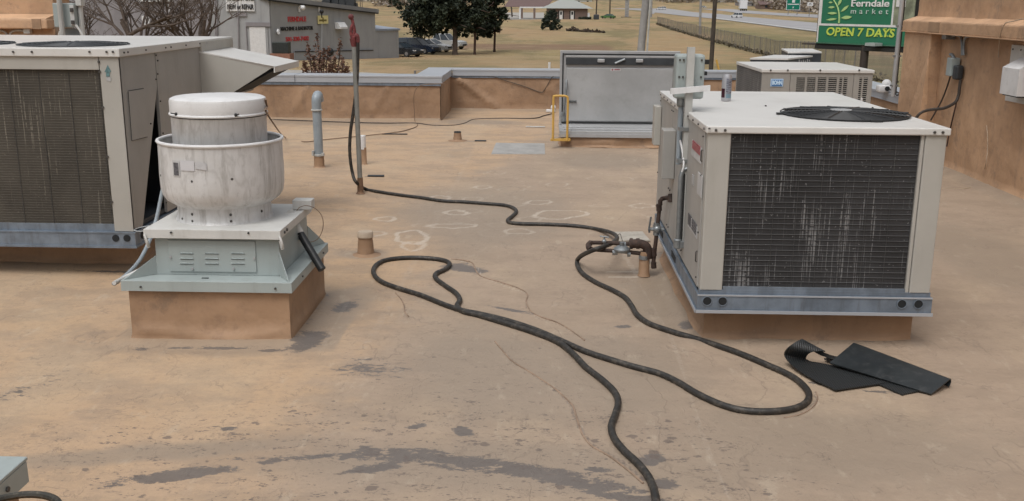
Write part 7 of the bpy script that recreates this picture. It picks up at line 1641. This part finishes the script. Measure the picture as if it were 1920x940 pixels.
def far_building(px0, px1, py_b, h, mat, roofm, label, roof_h=2.):
    b = atg((px0+px1)/2, py_b); D = b.y; x0 = aty(px0, py_b, D).x; x1 = aty(px1, py_b, D).x
    u = thing('distant_building', tuple(b), label, 'building'); q = MB(); q.box(x0, x1, D, D+14, b.z-2, b.z+h); q.build('wall', mat, u)
    q = MB(); q.prism([(x0-.5, D-.5, b.z+h), (x1+.5, D-.5, b.z+h), (x1+.5, D+7, b.z+h+roof_h), (x0-.5, D+7, b.z+h+roof_h)], (0, 0, .2)); q.build('roof', roofm, u)
    q = MB(); n = max(2, int((x1-x0)/5))
    for i in range(n): xx = x0+(x1-x0)*(i+.5)/n; q.box(xx-.7, xx+.7, D-.05, D-.01, b.z+1, b.z+2.3)
    q.build('windows_row', MAT['glass'], u)
far_building(1385, 1420, 14, 3, MAT['wallgrey2'], MAT['roofgrey'], 'low grey building behind the white semi trailer')
far_building(1425, 1470, 18, 2.6, MAT['brick2'], MAT['roofbrown'], 'low brown building left of the green highway sign')
far_building(1340, 1372, 9, 3.2, MAT['offwhite'], MAT['roofgrey'], 'pale distant building left of the semi trailer')
far_building(1500, 1545, 23, 3, MAT['wallgrey2'], MAT['roofbrown'], 'dark low building right of the green highway sign')
far_building(1060, 1110, 8, 3, MAT['offwhite'], MAT['roofgrey'], 'pale distant building behind the brick house')
far_building(975, 1015, 7, 3, MAT['brick2'], MAT['roofbrown'], 'brown distant house at the top edge, left of the gable')
# yard clutter behind the workshop roof
def clutter():
    D = 120; b = aty(652, 2, D); zg = float(gz(b.x, D)); u = thing('red_sign_board', (b.x, D, zg), 'dark red board on a post behind the workshop roof', 'sign')
    a, c = aty(645, -8, D), aty(658.5, 5.5, D); q = MB(); q.box(a.x, c.x, D, D+.3, c.z, a.z); q.build('board', MAT['redb'], u); q = MB(); q.box(b.x-.2, b.x+.2, D+.31, D+.6, zg, c.z+.5); q.build('post', MAT['charcoal'], u)
    D = 118
    for i, (px, w_, m_, lab) in enumerate(((662.5, 2.6, 'pvcgrey', 'pale post rising behind the workshop roof beside the red board'), (675.5, 1.2, 'poledark', 'thin dark post behind the workshop roof, left of two'), (679, 1.0, 'poledark', 'thin dark post behind the workshop roof, right of two'))):
        b = aty(px, 5, D); zg = float(gz(b.x, D)); q = MB(); q.tube([(b.x, D, zg), (b.x, D, 3.5)], w_/2/FPX*D, 8); o = q.build('yard_post', MAT[m_], None, loc=(b.x, D, zg)); tag(o, lab, 'post')
    D = 112; a, c = aty(590, -4, D), aty(652, 9, D); zg = float(gz(a.x, D)); u = thing('stacked_scrap', (a.x, D, zg), 'dark heap of machinery behind the workshop roof', 'scrap heap')
    g = random.Random(2); q = MB()
    for i in range(26):
        x = g.uniform(a.x, c.x); w_ = g.uniform(.2, .9); q.box(x, x+w_, D+g.uniform(0, 1), D+g.uniform(1.1, 2), zg, c.z+g.uniform(.0, .75))
    q.build('machinery', MAT['charcoal'], u)
MAT['redb'] = basic('dark_red_board', (.16, .03, .045), .6, var=.2)
clutter()
